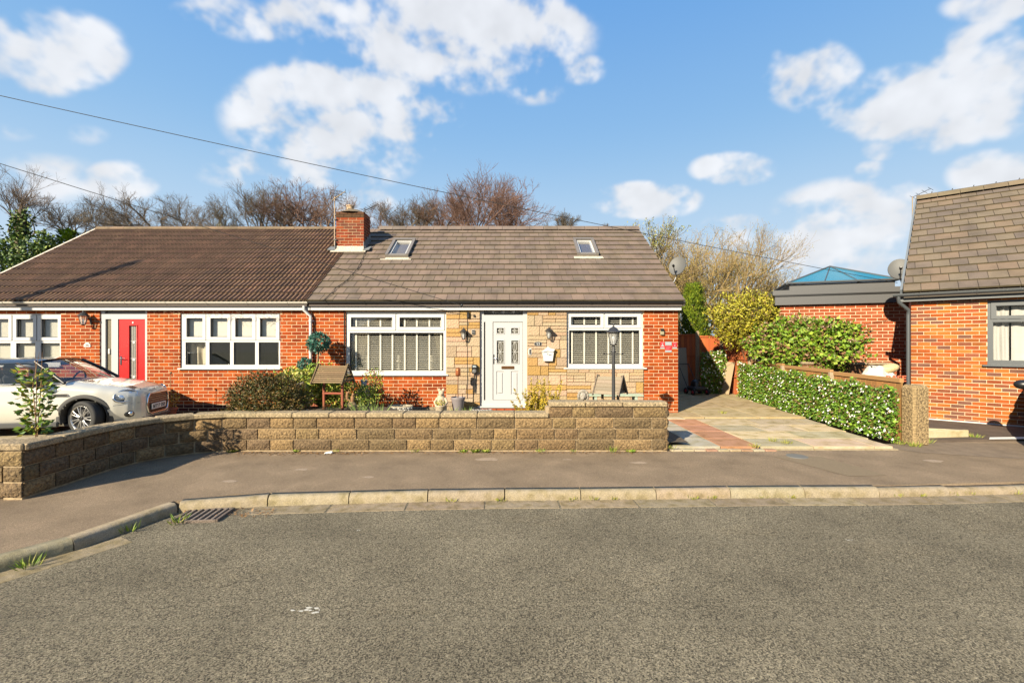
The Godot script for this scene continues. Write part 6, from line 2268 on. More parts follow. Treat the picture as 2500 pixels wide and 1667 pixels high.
func wheel(c: Node3D, p: Vector3, s: float, steer: float) -> MeshInstance3D:
	var B := Basis(Vector3.UP, steer) * Basis(Vector3.RIGHT, PI / 2 * s)      # local y points outwards
	var mb := MB.new()
	mb.lathe(Transform3D(B, p), [[0.21, -0.1], [0.28, -0.105], [0.31, -0.085], [0.315, -0.03], [0.309, -0.02], [0.309, -0.01], [0.315, 0.0], [0.315, 0.03], [0.309, 0.04], [0.315, 0.05], [0.31, 0.085], [0.28, 0.105], [0.225, 0.1], [0.222, 0.06]], 40)
	var w := part(c, "wheel", mb.mesh(), M.rubber)
	var alloy := mat(Color(0.5, 0.49, 0.48), 0.3, {"metal": 0.85})
	mb = MB.new()
	mb.lathe(Transform3D(B, p), [[0.2, -0.08], [0.205, 0.06], [0.228, 0.096], [0.232, 0.1], [0.226, 0.102], [0.212, 0.085]], 36)
	part(w, "rim", mb.mesh(), alloy)
	mb = MB.new()
	mb.lathe(Transform3D(B, p), [[0.2, 0.02], [0.001, 0.02]], 24)
	part(w, "brake_disc", mb.mesh(), M.iron)
	for q in 14:
		var a := TAU * (floorf(q / 2.0) + (0.17 if q % 2 else -0.17)) / 7.0
		mb = MB.new()
		var d := Vector3(cos(a), 0, sin(a))
		mb.tube([d * 0.04 + Vector3(0, 0.075, 0), d * 0.13 + Vector3(0, 0.09, 0), d * 0.215 + Vector3(0, 0.085, 0)], [0.014, 0.011, 0.009], 5)
		part(w, "spoke", mb.mesh(), alloy, Transform3D(B, p))
	mb = MB.new()
	mb.lathe(Transform3D(B, p), [[0.05, 0.06], [0.045, 0.095], [0.03, 0.1], [0.001, 0.1]], 16)
	part(w, "hub_cap", mb.mesh(), M.black)
	return w

func vehicles() -> void:
	var cream := mat(Color(0.62, 0.595, 0.52), 0.28, {"coat": 1.0, "vc": false, "metal": 0.15})
	car("parked_car", "cream hatchback with black roof and black wheel arches parked behind the dark wall", V(-9.47, 0.008, 9.1), deg_to_rad(12.0), cream, mat(Color(0.012, 0.012, 0.014), 0.15, {"coat": 1.0, "vc": false}), "MT17 OSF", -0.35)
	var dark := mat(Color(0.012, 0.013, 0.016), 0.2, {"coat": 1.0, "vc": false})
	car("parked_car", "black car at the edge of the tarmac drive of the corner house", V(10.05, 0.014, 7.72), deg_to_rad(-136.0), dark, dark, "", 0.0)

# ------------------------------------------------------------------ things in the front garden
func leaf_cloud(mb: MB, c: Vector3, r: Vector3, count: int, size: float, cols: Array, seed_: int, rough := 0.25, hollow := 0.45, ratio := 0.5, turn := 0.0, up_bias := 0.2) -> void:
	var fn := FastNoiseLite.new()
	fn.seed = seed_
	fn.frequency = 1.6
	var B := Basis(Vector3.UP, turn)
	for k in count:
		var d := Vector3(rng.randfn(), rng.randfn(), rng.randfn()).normalized()
		var lump := 1.0 + rough * (fn.get_noise_3dv(d * 1.3) * 1.6 + 0.7 * fn.get_noise_3dv(d * 4.0))
		var t := pow(rng.randf(), 0.4)
		t = hollow + (1.0 - hollow) * t
		var p := c + B * (d * r * lump * t)
		var nn := (B * (d / r)).normalized()
		var dir := (nn * rf(0.1, 0.9) + Vector3(rf(-1, 1), rf(-0.7, 0.9) + up_bias, rf(-1, 1))).normalized()
		var up := (nn + Vector3(rf(-0.8, 0.8), rf(-0.2, 1.0), rf(-0.8, 0.8))).normalized()
		var s := size * rf(0.65, 1.25)
		mb.col = vary(tone(cols), 0.28)
		mb.leaf(p, dir, up, s, s * ratio)

func shrub(called: String, label: String, base: Vector3, r: Vector3, lift: float, count: int, size: float, cols: Array, sd: int, ratio := 0.5, turn := 0.0, rough := 0.25) -> Node3D:
	var t := thing(called, label, "shrub", base)
	var mb := MB.new()
	leaf_cloud(mb, Vector3(0, lift, 0), r, count, size, cols, sd, rough, 0.4, ratio, turn)
	part(t, "foliage", mb.mesh(), M.leaf).set_meta("kind", "stuff")
	mb = MB.new()
	for k in 14:
		var a := TAU * k / 14.0
		var tip := Basis(Vector3.UP, turn) * Vector3(cos(a) * r.x * rf(0.3, 0.8), lift + r.y * rf(-0.3, 0.7), sin(a) * r.z * rf(0.3, 0.8))
		mb.tube([Vector3(rf(-0.04, 0.04), 0, rf(-0.04, 0.04)), tip * 0.5 + Vector3(0, 0.05, 0), tip], [0.02, 0.014, 0.005], 5)
	mb.col = Color(0.16, 0.1, 0.05)
	part(t, "stems", mb.mesh(), mat(Color(0.16, 0.1, 0.05), 0.95)).set_meta("kind", "stuff")
	return t

func wishing_well(label: String, p: Vector3, turn: float, w: float, roofc: Color, postc: Color, slatted: bool) -> void:
	var t := thing("wishing_well", label, "garden ornament", p, turn)
	var mb := MB.new()
	var H := 0.62
	for s in [-1, 1]:
		mb = MB.new()
		mb.col = vary(postc, 0.1)
		mb.bev(mv(Vector3(s * w * 0.32, H / 2, 0.0)), Vector3(0.045, H, 0.05), 0.006)
		part(t, "post", mb.mesh(), M.wood_old)
	mb = MB.new()
	mb.col = postc
	mb.tube([Vector3(-w * 0.36, H * 0.58, 0), Vector3(w * 0.36, H * 0.58, 0)], 0.025, 8)
	part(t, "windlass", mb.mesh(), M.wood_old)
	var rise := 0.34
	var half := 0.26
	for s in [-1, 1]:
		var nb := 9 if slatted else 5
		for q in nb:
			var f := (q + 0.5) / nb
			mb = MB.new()
			mb.col = vary(roofc, 0.15)
			var an := atan2(rise, half)
			mb.bev(eul(Vector3(0, H - 0.03 + rise * (1.0 - f), s * half * f + s * 0.006), Vector3(s * (an - 0.12), 0, 0)), Vector3(w, 0.014, 0.43 / nb * (0.72 if slatted else 1.02)), 0.003)
			part(t, "roof_slat", mb.mesh(), M.wood_old)
		for e in [-1, 1]:
			mb = MB.new()
			mb.col = vary(roofc * 0.7, 0.1)
			var a := Vector3(e * (w / 2 + 0.012), H + rise, 0)
			var b := Vector3(e * (w / 2 + 0.012), H - 0.05, s * (half + 0.02))
			mb.box(Transform3D(Basis(Vector3.RIGHT, (a - b).normalized(), Vector3.RIGHT.cross((a - b).normalized())), (a + b) / 2), Vector3(0.022, a.distance_to(b), 0.045))
			part(t, "barge_board", mb.mesh(), M.wood_old)
	for e in [-1, 1]:
		mb = MB.new()
		mb.col = vary(roofc * 0.7, 0.1)
		mb.box(mv(Vector3(e * w * 0.46, H + 0.0, 0)), Vector3(0.02, 0.04, half * 2.0))
		mb.box(mv(Vector3(e * w * 0.46, H + rise * 0.5, 0)), Vector3(0.018, rise, 0.04))
		part(t, "gable_brace", mb.mesh(), M.wood_old)

func garden_things() -> void:
	behind_glass()
	var mb := MB.new()
	# sapling behind the dark wall
	var t := thing("sapling", "slender leafy sapling in front of the cream car", "sapling", V(-5.85, 0.0, 5.62))
	mb = MB.new()
	mb.col = Color(0.3, 0.17, 0.08)
	for k in 3: mb.tube([Vector3(rf(-0.02, 0.02), 0, 0), Vector3(rf(-0.03, 0.05), 0.7, rf(-0.03, 0.03)), Vector3(rf(-0.05, 0.08), 1.2, rf(-0.05, 0.05)), Vector3(0.1 + rf(-0.12, 0.14), 1.62, rf(-0.08, 0.08))], [0.007, 0.006, 0.004, 0.0015], 5)
	for k in 16:
		var y := rf(0.75, 1.4)
		var a := rf(0, TAU)
		mb.tube([Vector3(0.01, y, 0), Vector3(cos(a) * 0.1, y + 0.06, sin(a) * 0.1), Vector3(cos(a) * 0.19, y + 0.11, sin(a) * 0.16)], [0.004, 0.003, 0.0015], 4)
	part(t, "stem", mb.mesh(), M.bark)
	mb = MB.new()
	var lc := [Color(0.12, 0.2, 0.02), Color(0.2, 0.28, 0.03), Color(0.07, 0.14, 0.02), Color(0.3, 0.26, 0.03)]
	for k in 330:
		var y := rf(0.62, 1.4)
		var a := rf(0, TAU)
		var rr := rf(0.02, 0.165) * (1.0 if y > 0.9 else 0.8)
		mb.col = vary(tone(lc), 0.2)
		mb.leaf(Vector3(cos(a) * rr, y, sin(a) * rr), Vector3(cos(a), rf(-0.5, 1.0), sin(a)).normalized(), Vector3(rf(-1, 1), rf(0.2, 1), rf(-0.4, 1.2)).normalized(), 0.075, 0.042)
	part(t, "leaves", mb.mesh(), M.leaf).set_meta("kind", "stuff")
	# terracotta pot with yellow-green plant
	t = thing("plant_pot", "terracotta pot with a yellow-green plant in front of the car", "plant pot", at(414, 1003, 10.35) * Vector3(1, 0, 1) + Vector3(0, 0.012, 0))
	mb = MB.new()
	mb.lathe(Transform3D(), [[0.09, 0.0], [0.13, 0.2], [0.15, 0.2], [0.15, 0.24], [0.125, 0.24], [0.11, 0.19], [0.001, 0.19]], 20)
	part(t, "pot", mb.mesh(), M.terracotta)
	mb = MB.new()
	leaf_cloud(mb, Vector3(0, 0.42, 0), Vector3(0.2, 0.22, 0.18), 260, 0.045, [Color(0.5, 0.32, 0.03), Color(0.3, 0.3, 0.03), Color(0.45, 0.2, 0.03)], 3, 0.3, 0.1)
	part(t, "foliage", mb.mesh(), M.leaf).set_meta("kind", "stuff")
	mb = MB.new()
	mb.tube([Vector3(0.02, 0.15, 0), Vector3(0.015, 1.0, 0)], 0.006, 5)
	mb.ball(mv(Vector3(0.015, 1.03, 0)), Vector3(0.025, 0.03, 0.025), 8)
	part(t, "stake", mb.mesh(), mat(Color(0.25, 0.15, 0.07), 0.8))
	# shrubs
	shrub("dwarf_conifer", "dense bronze-green dwarf conifer spilling over the wall coping", V(-4.25, 0.2, 7.95), Vector3(0.68, 0.52, 0.42), 0.48, 17000, 0.044, [Color(0.06, 0.06, 0.012), Color(0.1, 0.065, 0.014), Color(0.04, 0.05, 0.01), Color(0.17, 0.1, 0.022)], 11, 0.5, 0.0, 0.22)
	shrub("variegated_shrub", "yellow-green variegated shrub behind the bronze dwarf conifer", V(-4.5, bed(-4.5, 9.5), 9.5), Vector3(0.5, 0.4, 0.4), 0.42, 3200, 0.075, [Color(0.5, 0.46, 0.06), Color(0.36, 0.4, 0.05), Color(0.55, 0.5, 0.16), Color(0.18, 0.26, 0.03)], 12, 0.55)
	shrub("box_shrub", "bright green leafy shrub behind the slatted wishing well", V(-4.15, bed(-4.1, 9.9), 9.95), Vector3(0.62, 0.42, 0.35), 0.44, 5000, 0.05, [Color(0.22, 0.34, 0.03), Color(0.32, 0.42, 0.05), Color(0.13, 0.22, 0.02)], 13, 0.6)
	shrub("euonymus", "low gold-edged green shrub under the slatted wishing well", V(-3.55, bed(-3.6, 9.5), 9.75), Vector3(0.72, 0.28, 0.28), 0.24, 3200, 0.05, [Color(0.3, 0.34, 0.04), Color(0.48, 0.44, 0.08), Color(0.12, 0.2, 0.02)], 14, 0.6)
	shrub("photinia", "small red-tipped green shrub beside the slatted wishing well", V(-3.1, bed(-3.1, 10.2), 10.2), Vector3(0.24, 0.38, 0.2), 0.5, 1000, 0.05, [Color(0.2, 0.28, 0.03), Color(0.36, 0.07, 0.04), Color(0.28, 0.34, 0.04)], 15, 0.5)
	var hb := thing("golden_hebe", "upright golden-green shrub in front of the white door's side", "shrub", V(0.55, 0.1, 9.35))
	mb = MB.new()
	var sm := MB.new()
	sm.col = Color(0.28, 0.17, 0.05)
	for k in 54:
		var a := rf(0, TAU)
		var lean := rf(0.05, 0.55)
		var hgt := rf(0.42, 0.95) * (1.0 - 0.4 * lean)
		var b0 := Vector3(rf(-0.36, 0.36), 0, rf(-0.15, 0.15))
		var tip := b0 + Vector3(cos(a) * lean * 0.75, hgt, sin(a) * lean * 0.35)
		sm.tube([b0, b0.lerp(tip, 0.5) + Vector3(0, 0.04, 0), tip], [0.007, 0.005, 0.002], 4)
		for q in 80:
			var f := rf(0.25, 1.0)
			var p := b0.lerp(tip, f) + Vector3(rf(-1, 1), rf(-0.5, 1), rf(-1, 1)) * 0.045 * (1.15 - f)
			mb.col = vary(tone([Color(0.5, 0.34, 0.03), Color(0.34, 0.27, 0.03), Color(0.24, 0.2, 0.02), Color(0.58, 0.42, 0.05)]), 0.2)
			mb.leaf(p, Vector3(rf(-1, 1), rf(0.2, 1.3), rf(-1, 1)).normalized(), Vector3(rf(-1, 1), rf(-1, 1), rf(0, 1)).normalized(), 0.042, 0.022)
	part(hb, "foliage", mb.mesh(), M.leaf).set_meta("kind", "stuff")
	part(hb, "stems", sm.mesh(), M.bark).set_meta("kind", "stuff")
	# topiary with two leaf balls
	t = thing("topiary_tree", "artificial topiary with a large and a small blue-green leaf ball by the downpipe", "topiary", V(fx(775) * 10.6 / ZF, 0.1, 10.6))
	mb = MB.new()
	mb.col = Color(0.3, 0.2, 0.11)
	mb.tube([Vector3(-0.12, 0.1, 0), Vector3(-0.1, 0.55, 0.02), Vector3(-0.06, 0.85, 0), Vector3(0.0, 1.2, 0.0), Vector3(0.03, 1.5, 0)], [0.03, 0.028, 0.026, 0.024, 0.02], 8)
	mb.tube([Vector3(-0.1, 0.6, 0.02), Vector3(-0.2, 0.8, 0.05), Vector3(-0.27, 1.0, 0.05)], [0.022, 0.02, 0.015], 6)
	part(t, "stem", mb.mesh(), M.bark)
	var tc := [Color(0.03, 0.12, 0.09), Color(0.05, 0.17, 0.12), Color(0.02, 0.08, 0.06), Color(0.09, 0.22, 0.17)]
	mb = MB.new()
	leaf_cloud(mb, Vector3(0.02, 1.62, 0), Vector3(0.25, 0.23, 0.25), 1300, 0.06, tc, 21, 0.08, 0.55, 0.6)
	part(t, "leaf_ball", mb.mesh(), M.leaf).set_meta("kind", "stuff")
	mb = MB.new()
	leaf_cloud(mb, Vector3(-0.27, 1.1, 0.05), Vector3(0.16, 0.16, 0.16), 700, 0.055, tc, 22, 0.08, 0.5, 0.6)
	part(t, "leaf_ball", mb.mesh(), M.leaf).set_meta("kind", "stuff")
	mb = MB.new()
	mb.lathe(Transform3D(), [[0.13, 0.0], [0.17, 0.28], [0.19, 0.28], [0.19, 0.32], [0.16, 0.32], [0.15, 0.26], [0.001, 0.26]], 18)
	part(t, "pot", mb.mesh(), M.terracotta)
	# wishing wells
	var pw := at(813, 998, 9.35)
	wishing_well("wooden wishing well ornament with slatted brown roof and red posts", pw * Vector3(1, 0, 1) + Vector3(0, bed(pw.x, 9.35) - 0.03, 0), -0.12, 0.62, Color(0.25, 0.17, 0.09), Color(0.32, 0.085, 0.045), true)
	pw = at(1490, 977, 9.4)
	wishing_well("grey weathered wishing well ornament with boarded roof behind the lamp post", V(pw.x, 0.1, 9.4), -0.55, 0.52, Color(0.3, 0.24, 0.17), Color(0.26, 0.19, 0.11), false)
	# figurines: stone child with a planter, twice
	for e in [[888, 1003, 9.9, "grey stone rabbit figurine holding a planter, beside the log ornament", Color(0.45, 0.43, 0.42)], [1077, 1004, 10.45, "pale stone rabbit figurine holding a basket of yellow flowers, beside the grey pot", Color(0.66, 0.58, 0.46)]]:
		var p := at(e[0], e[1], e[2])
		var f := thing("garden_figurine", e[3], "garden ornament", V(p.x, 0.1 if e[0] > 1000 else bed(p.x, e[2]), e[2]))
		var k := 1.0
		mb = MB.new()
		mb.col = e[4]
		mb.bev(mv(Vector3(0, 0.03, 0)), Vector3(0.3, 0.06, 0.24), 0.02)
		mb.lathe(mv(Vector3(0, 0.06, -0.02)), [[0.13, 0.0], [0.125, 0.1], [0.11, 0.22], [0.085, 0.33], [0.055, 0.39], [0.05, 0.41]], 16)
		mb.ball(mv(Vector3(0, 0.46, 0.0)), Vector3(0.065, 0.075, 0.065), 14)
		mb.ball(mv(Vector3(0, 0.445, 0.05)), Vector3(0.035, 0.03, 0.035), 10)
		for s in [-1, 1]:
			mb.ball(eul(Vector3(s * 0.04, 0.53, -0.01), Vector3(0.1, 0, -s * 0.35)), Vector3(0.035, 0.055, 0.022), 10)
			mb.tube([Vector3(s * 0.085, 0.36, 0.0), Vector3(s * 0.14, 0.27, 0.05), Vector3(s * 0.09, 0.2, 0.13)], [0.032, 0.03, 0.025], 8)
		part(f, "figure", mb.mesh(), M.stonework)
		mb = MB.new()
		mb.col = e[4] * 0.95
		mb.lathe(mv(Vector3(0, 0.06, 0.12)), [[0.07, 0.0], [0.11, 0.12], [0.125, 0.13], [0.125, 0.16], [0.1, 0.16], [0.09, 0.12], [0.001, 0.12]], 16)
		part(f, "basket", mb.mesh(), M.stonework)
		mb = MB.new()
		leaf_cloud(mb, Vector3(0.0, 0.25, 0.13), Vector3(0.11, 0.07, 0.08), 130, 0.045, [Color(0.12, 0.25, 0.02), Color(0.2, 0.3, 0.03)] if e[0] < 1000 else [Color(0.6, 0.45, 0.05), Color(0.2, 0.3, 0.03), Color(0.6, 0.5, 0.3)], 31, 0.2, 0.2)
		part(f, "flowers", mb.mesh(), M.leaf).set_meta("kind", "stuff")
	# log ornament
	var lp := at(858, 996, 9.2)
	t = thing("log_ornament", "sawn log with a small carved squirrel on top", "garden ornament", V(lp.x, bed(lp.x, 9.2), 9.2), 0.3)
	mb = MB.new()
	mb.col = Color(0.5, 0.33, 0.16)
	mb.lathe(eul(Vector3(0, 0.09, 0), Vector3(PI / 2, 0, 0)), [[0.001, -0.12], [0.09, -0.12], [0.095, 0.0], [0.09, 0.12], [0.001, 0.121]], 16)
	part(t, "log", mb.mesh(), M.wood_old)
	mb = MB.new()
	mb.col = Color(0.32, 0.17, 0.08)
	mb.ball(mv(Vector3(0.02, 0.24, 0)), Vector3(0.04, 0.075, 0.04), 10)
	mb.ball(mv(Vector3(0.03, 0.325, 0.02)), Vector3(0.03, 0.03, 0.035), 10)
	mb.tube([Vector3(-0.02, 0.19, -0.03), Vector3(-0.09, 0.24, -0.05), Vector3(-0.08, 0.36, -0.03), Vector3(-0.04, 0.38, -0.02)], [0.02, 0.03, 0.03, 0.012], 8)
	part(t, "squirrel", mb.mesh(), M.wood_old)
	# bird table ornament in the conifer's shade
	lp = at(718, 1000, 9.1)
	t = thing("bird_table", "small grey stone bird table half hidden by the shrubs", "garden ornament", V(lp.x, bed(lp.x, 9.1), 9.1), 0.4)
	mb = MB.new()
	mb.col = Color(0.28, 0.25, 0.22)
	mb.lathe(Transform3D(), [[0.11, 0.0], [0.1, 0.05], [0.05, 0.12], [0.06, 0.3], [0.05, 0.42], [0.09, 0.5]], 12)
	part(t, "pedestal", mb.mesh(), M.stonework)
	mb = MB.new()
	mb.col = Color(0.3, 0.26, 0.2)
	mb.bev(eul(Vector3(0, 0.53, 0), Vector3(0.05, 0, 0.2)), Vector3(0.36, 0.03, 0.28), 0.008)
	part(t, "top", mb.mesh(), M.stonework)
	# trough with a checked pattern of pebbles
	lp = at(977, 1004, 10.1)
	t = thing("trough", "oval stone trough set with dark and pale pebbles", "planter", V(lp.x, 0.1, 10.1))
	mb = MB.new()
	mb.col = Color(0.5, 0.46, 0.38)
	mb.lathe(Transform3D(Basis().scaled(Vector3(1.0, 1.0, 0.55)), Vector3()), [[0.14, 0.0], [0.2, 0.04], [0.27, 0.14], [0.29, 0.24], [0.26, 0.24], [0.22, 0.15], [0.001, 0.12]], 24)
	part(t, "bowl", mb.mesh(), M.stonework)
	for r in 4:
		for k in 15:
			var a := PI + PI * (k + 0.5 + 0.5 * (r % 2)) / 16.0
			var rr := 0.225 + 0.018 * r
			mb = MB.new()
			mb.col = Color(0.07, 0.09, 0.11) if (k + r) % 2 else Color(0.42, 0.44, 0.45)
			mb.ball(mv(Vector3(cos(a) * rr, 0.075 + r * 0.04, -sin(a) * rr * 0.56)), Vector3(0.02, 0.016, 0.012), 6)
			part(t, "pebble", mb.mesh(), M.gloss)
	# grey pot with copper finial on a rod
	lp = at(1118, 1004, 10.62)
	t = thing("plant_pot", "tall grey plastic pot holding a copper-headed rod", "plant pot", V(lp.x, 0.1, 10.62))
	mb = MB.new()
	mb.lathe(Transform3D(), [[0.11, 0.0], [0.115, 0.02], [0.155, 0.3], [0.168, 0.31], [0.168, 0.365], [0.155, 0.365], [0.145, 0.3], [0.001, 0.29]], 24)
	part(t, "pot", mb.mesh(), mat(Color(0.2, 0.175, 0.18), 0.6))
	mb = MB.new()
	mb.tube([Vector3(0, 0.28, 0), Vector3(0, 0.84, 0)], 0.012, 6)
	part(t, "rod", mb.mesh(), mat(Color(0.18, 0.08, 0.04), 0.5))
	mb = MB.new()
	mb.lathe(mv(Vector3(0, 0.84, 0)), [[0.012, 0.0], [0.055, 0.02], [0.06, 0.05], [0.06, 0.15], [0.055, 0.18], [0.012, 0.2]], 16)
	part(t, "copper_head", mb.mesh(), mat(Color(0.5, 0.17, 0.07), 0.35, {"metal": 0.7}))
	# door mat
	lp = at(1167, 1001, 10.75)
	t = thing("door_mat", "black and white zebra-striped mat before the white door", "mat", V(-0.72, 0.155, 10.6), 0.1)
	mb = MB.new()
	mb.bev(Transform3D(), Vector3(0.5, 0.02, 0.3), 0.004)
	part(t, "mat", mb.mesh(), mat(Color(0.6, 0.58, 0.55), 0.95))
	for q in 8:
		mb = MB.new()
		mb.bev(eul(Vector3(-0.2 + q * 0.058, 0.0125, 0), Vector3(0, 0.3 + rf(-0.2, 0.2), 0)), Vector3(0.022, 0.006, 0.26), 0.002)
		part(t, "stripe", mb.mesh(), M.rubber)
	mb = MB.new()
	mb.bx(V(-0.98, 0.095, 10.8), V(-0.45, 0.143, 10.42))
	part(t, "mat_base", mb.mesh(), M.wall_mortar, t.transform.affine_inverse())
	# stone lion head
	lp = at(1424, 977, 9.9)
	t = thing("lion_head", "grey stone lion head ornament on a block behind the wall", "garden ornament", V(lp.x, 0.1, 9.9))
	mb = MB.new()
	mb.col = Color(0.45, 0.43, 0.4)
	mb.bev(mv(Vector3(0, 0.17, 0)), Vector3(0.2, 0.34, 0.2), 0.015)
	part(t, "plinth", mb.mesh(), M.stonework)
	mb = MB.new()
	mb.col = Color(0.42, 0.41, 0.39)
	mb.ball(mv(Vector3(0, 0.46, 0)), Vector3(0.08, 0.1, 0.08), 14)
	mb.ball(mv(Vector3(-0.02, 0.43, 0.07)), Vector3(0.045, 0.04, 0.05), 10)
	for k in 26:
		var a := TAU * k / 26.0
		mb.ball(mv(Vector3(cos(a) * 0.1, 0.46 + sin(a) * 0.12, rf(-0.05, 0.03))), Vector3(0.03, 0.035, 0.03), 6)
	part(t, "head", mb.mesh(), M.stonework)
	# pale green bench
	t = thing("garden_bench", "pale green slatted bench against the stone under the window", "bench", V(fx(1500) * 10.6 / ZF + 0.0, 0.1, 10.55))
	for q in 3:
		mb = MB.new()
		mb.col = vary(Color(0.4, 0.5, 0.38), 0.05)
		mb.bev(mv(Vector3(0, 0.42, -0.12 + q * 0.12)), Vector3(1.24, 0.03, 0.11), 0.006)
		part(t, "seat_slat", mb.mesh(), M.wood_old)
	for s in [-0.46, 0.46]:
		for z in [-0.12, 0.12]:
			mb = MB.new()
			mb.col = Color(0.42, 0.5, 0.4)
			mb.bev(mv(Vector3(s, 0.2, z)), Vector3(0.06, 0.41, 0.06), 0.006)
			part(t, "leg", mb.mesh(), M.wood_old)
	# stones at the foot of the bed
	for e in [[747, 1001, 8.5, 0.1, Color(0.35, 0.34, 0.34)], [768, 1002, 8.45, 0.07, Color(0.25, 0.08, 0.06)], [782, 1003, 8.4, 0.06, Color(0.16, 0.2, 0.2)], [860, 1003, 8.5, 0.07, Color(0.4, 0.3, 0.2)]]:
		var p := at(e[0], e[1], e[2])
		mb = MB.new()
		mb.col = e[4]
		mb.ball(eul(Vector3(0, e[3] * 0.5, 0), Vector3(0, rf(0, 3), 0.1)), Vector3(e[3] * 1.2, e[3] * 0.7, e[3]), 9)
		one("rockery_stone", ["lumpy grey rockery stone", "rounded red rockery stone", "dark blue-green rockery stone", "tan flat rockery stone"][[747, 768, 782, 860].find(e[0])] + " behind the coping", "stone", mb, M.stonework, V(p.x, bed(p.x, e[2]) + 0.01, e[2]), 0.0)
	# lamp post
	lp = at(1498, 977, 8.6)
	var H := CH - (790 - 833) / F * 8.6
	t = thing("lamp_post", "black lamp post with a glazed lantern head behind the raised wall", "lamp post", V(lp.x, 0.1, 8.6))
	H -= 0.1
	mb = MB.new()
	mb.lathe(Transform3D(), [[0.1, 0.0], [0.1, 0.04], [0.05, 0.1], [0.038, 0.3], [0.034, 0.32], [0.03, H - 0.55], [0.045, H - 0.53], [0.03, H - 0.5], [0.022, H - 0.42]], 14)
	part(t, "pole", mb.mesh(), M.iron)
	mb = MB.new()
	mb.tube([Vector3(-0.17, H - 0.57, 0), Vector3(0.17, H - 0.57, 0)], 0.008, 6)
	mb.ball(mv(Vector3(-0.175, H - 0.57, 0)), Vector3(0.015, 0.015, 0.015), 8)
	mb.ball(mv(Vector3(0.175, H - 0.57, 0)), Vector3(0.015, 0.015, 0.015), 8)
	part(t, "ladder_bar", mb.mesh(), M.iron)
	lantern(t, Vector3(0, H - 0.42, 0), 1.0)

func lantern(parent: Node3D, p: Vector3, k: float) -> void:   # hexagonal lantern standing on p
	var mb := MB.new()
	mb.lathe(mv(p), [[0.02 * k, 0.0], [0.055 * k, 0.02 * k], [0.05 * k, 0.035 * k]], 6)
	part(parent, "lantern_base", mb.mesh(), M.iron)
	mb = MB.new()
	for q in 6:
		var a := TAU * q / 6.0
		mb.tube([p + Vector3(cos(a) * 0.05, 0.03, sin(a) * 0.05) * k, p + Vector3(cos(a) * 0.09, 0.17, sin(a) * 0.09) * k, p + Vector3(cos(a) * 0.1, 0.27, sin(a) * 0.1) * k], 0.006 * k, 5)
	part(parent, "lantern_frame", mb.mesh(), M.iron)
	mb = MB.new()
	mb.lathe(mv(p), [[0.046 * k, 0.035 * k], [0.085 * k, 0.17 * k], [0.094 * k, 0.265 * k]], 6)
	part(parent, "lantern_glass", mb.mesh(), glass(Color(0.75, 0.75, 0.72), 0.22))
	mb = MB.new()
	mb.lathe(mv(p), [[0.145 * k, 0.262 * k], [0.15 * k, 0.27 * k], [0.09 * k, 0.31 * k], [0.06 * k, 0.345 * k], [0.03 * k, 0.36 * k], [0.012 * k, 0.375 * k], [0.018 * k, 0.39 * k], [0.004 * k, 0.43 * k]], 12)
	mb.lathe(mv(p), [[0.001, 0.26 * k], [0.145 * k, 0.262 * k]], 12)
	part(parent, "lantern_cap", mb.mesh(), M.iron)
	mb = MB.new()
	mb.lathe(mv(p), [[0.015 * k, 0.04 * k], [0.015 * k, 0.1 * k], [0.025 * k, 0.14 * k], [0.02 * k, 0.18 * k], [0.001, 0.19 * k]], 10)
	part(parent, "bulb", mb.mesh(), mat(Color(0.8, 0.8, 0.78), 0.2))

# ------------------------------------------------------------------ fittings on the walls and roofs
func wall_lantern(label: String, u: float, v_top: float, k: float) -> void:
	var t := thing("wall_lantern", label, "lamp", V(fx(u), fy(v_top) - 0.43 * k, ZF - 0.15))
	lantern(t, Vector3.ZERO, k)
	var mb := MB.new()
	mb.bev(mv(Vector3(0.06 * k, 0.12 * k, -0.135)), Vector3(0.05, 0.16, 0.02) * k, 0.006)
	mb.tube([Vector3(0.06 * k, 0.08 * k, -0.13), Vector3(0.09 * k, 0.16 * k, -0.08), Vector3(0.08 * k, 0.3 * k, -0.05), Vector3(0.03 * k, 0.38 * k, -0.01), Vector3(0, 0.36 * k, 0)], 0.008 * k, 6)
	part(t, "bracket", mb.mesh(), M.iron)

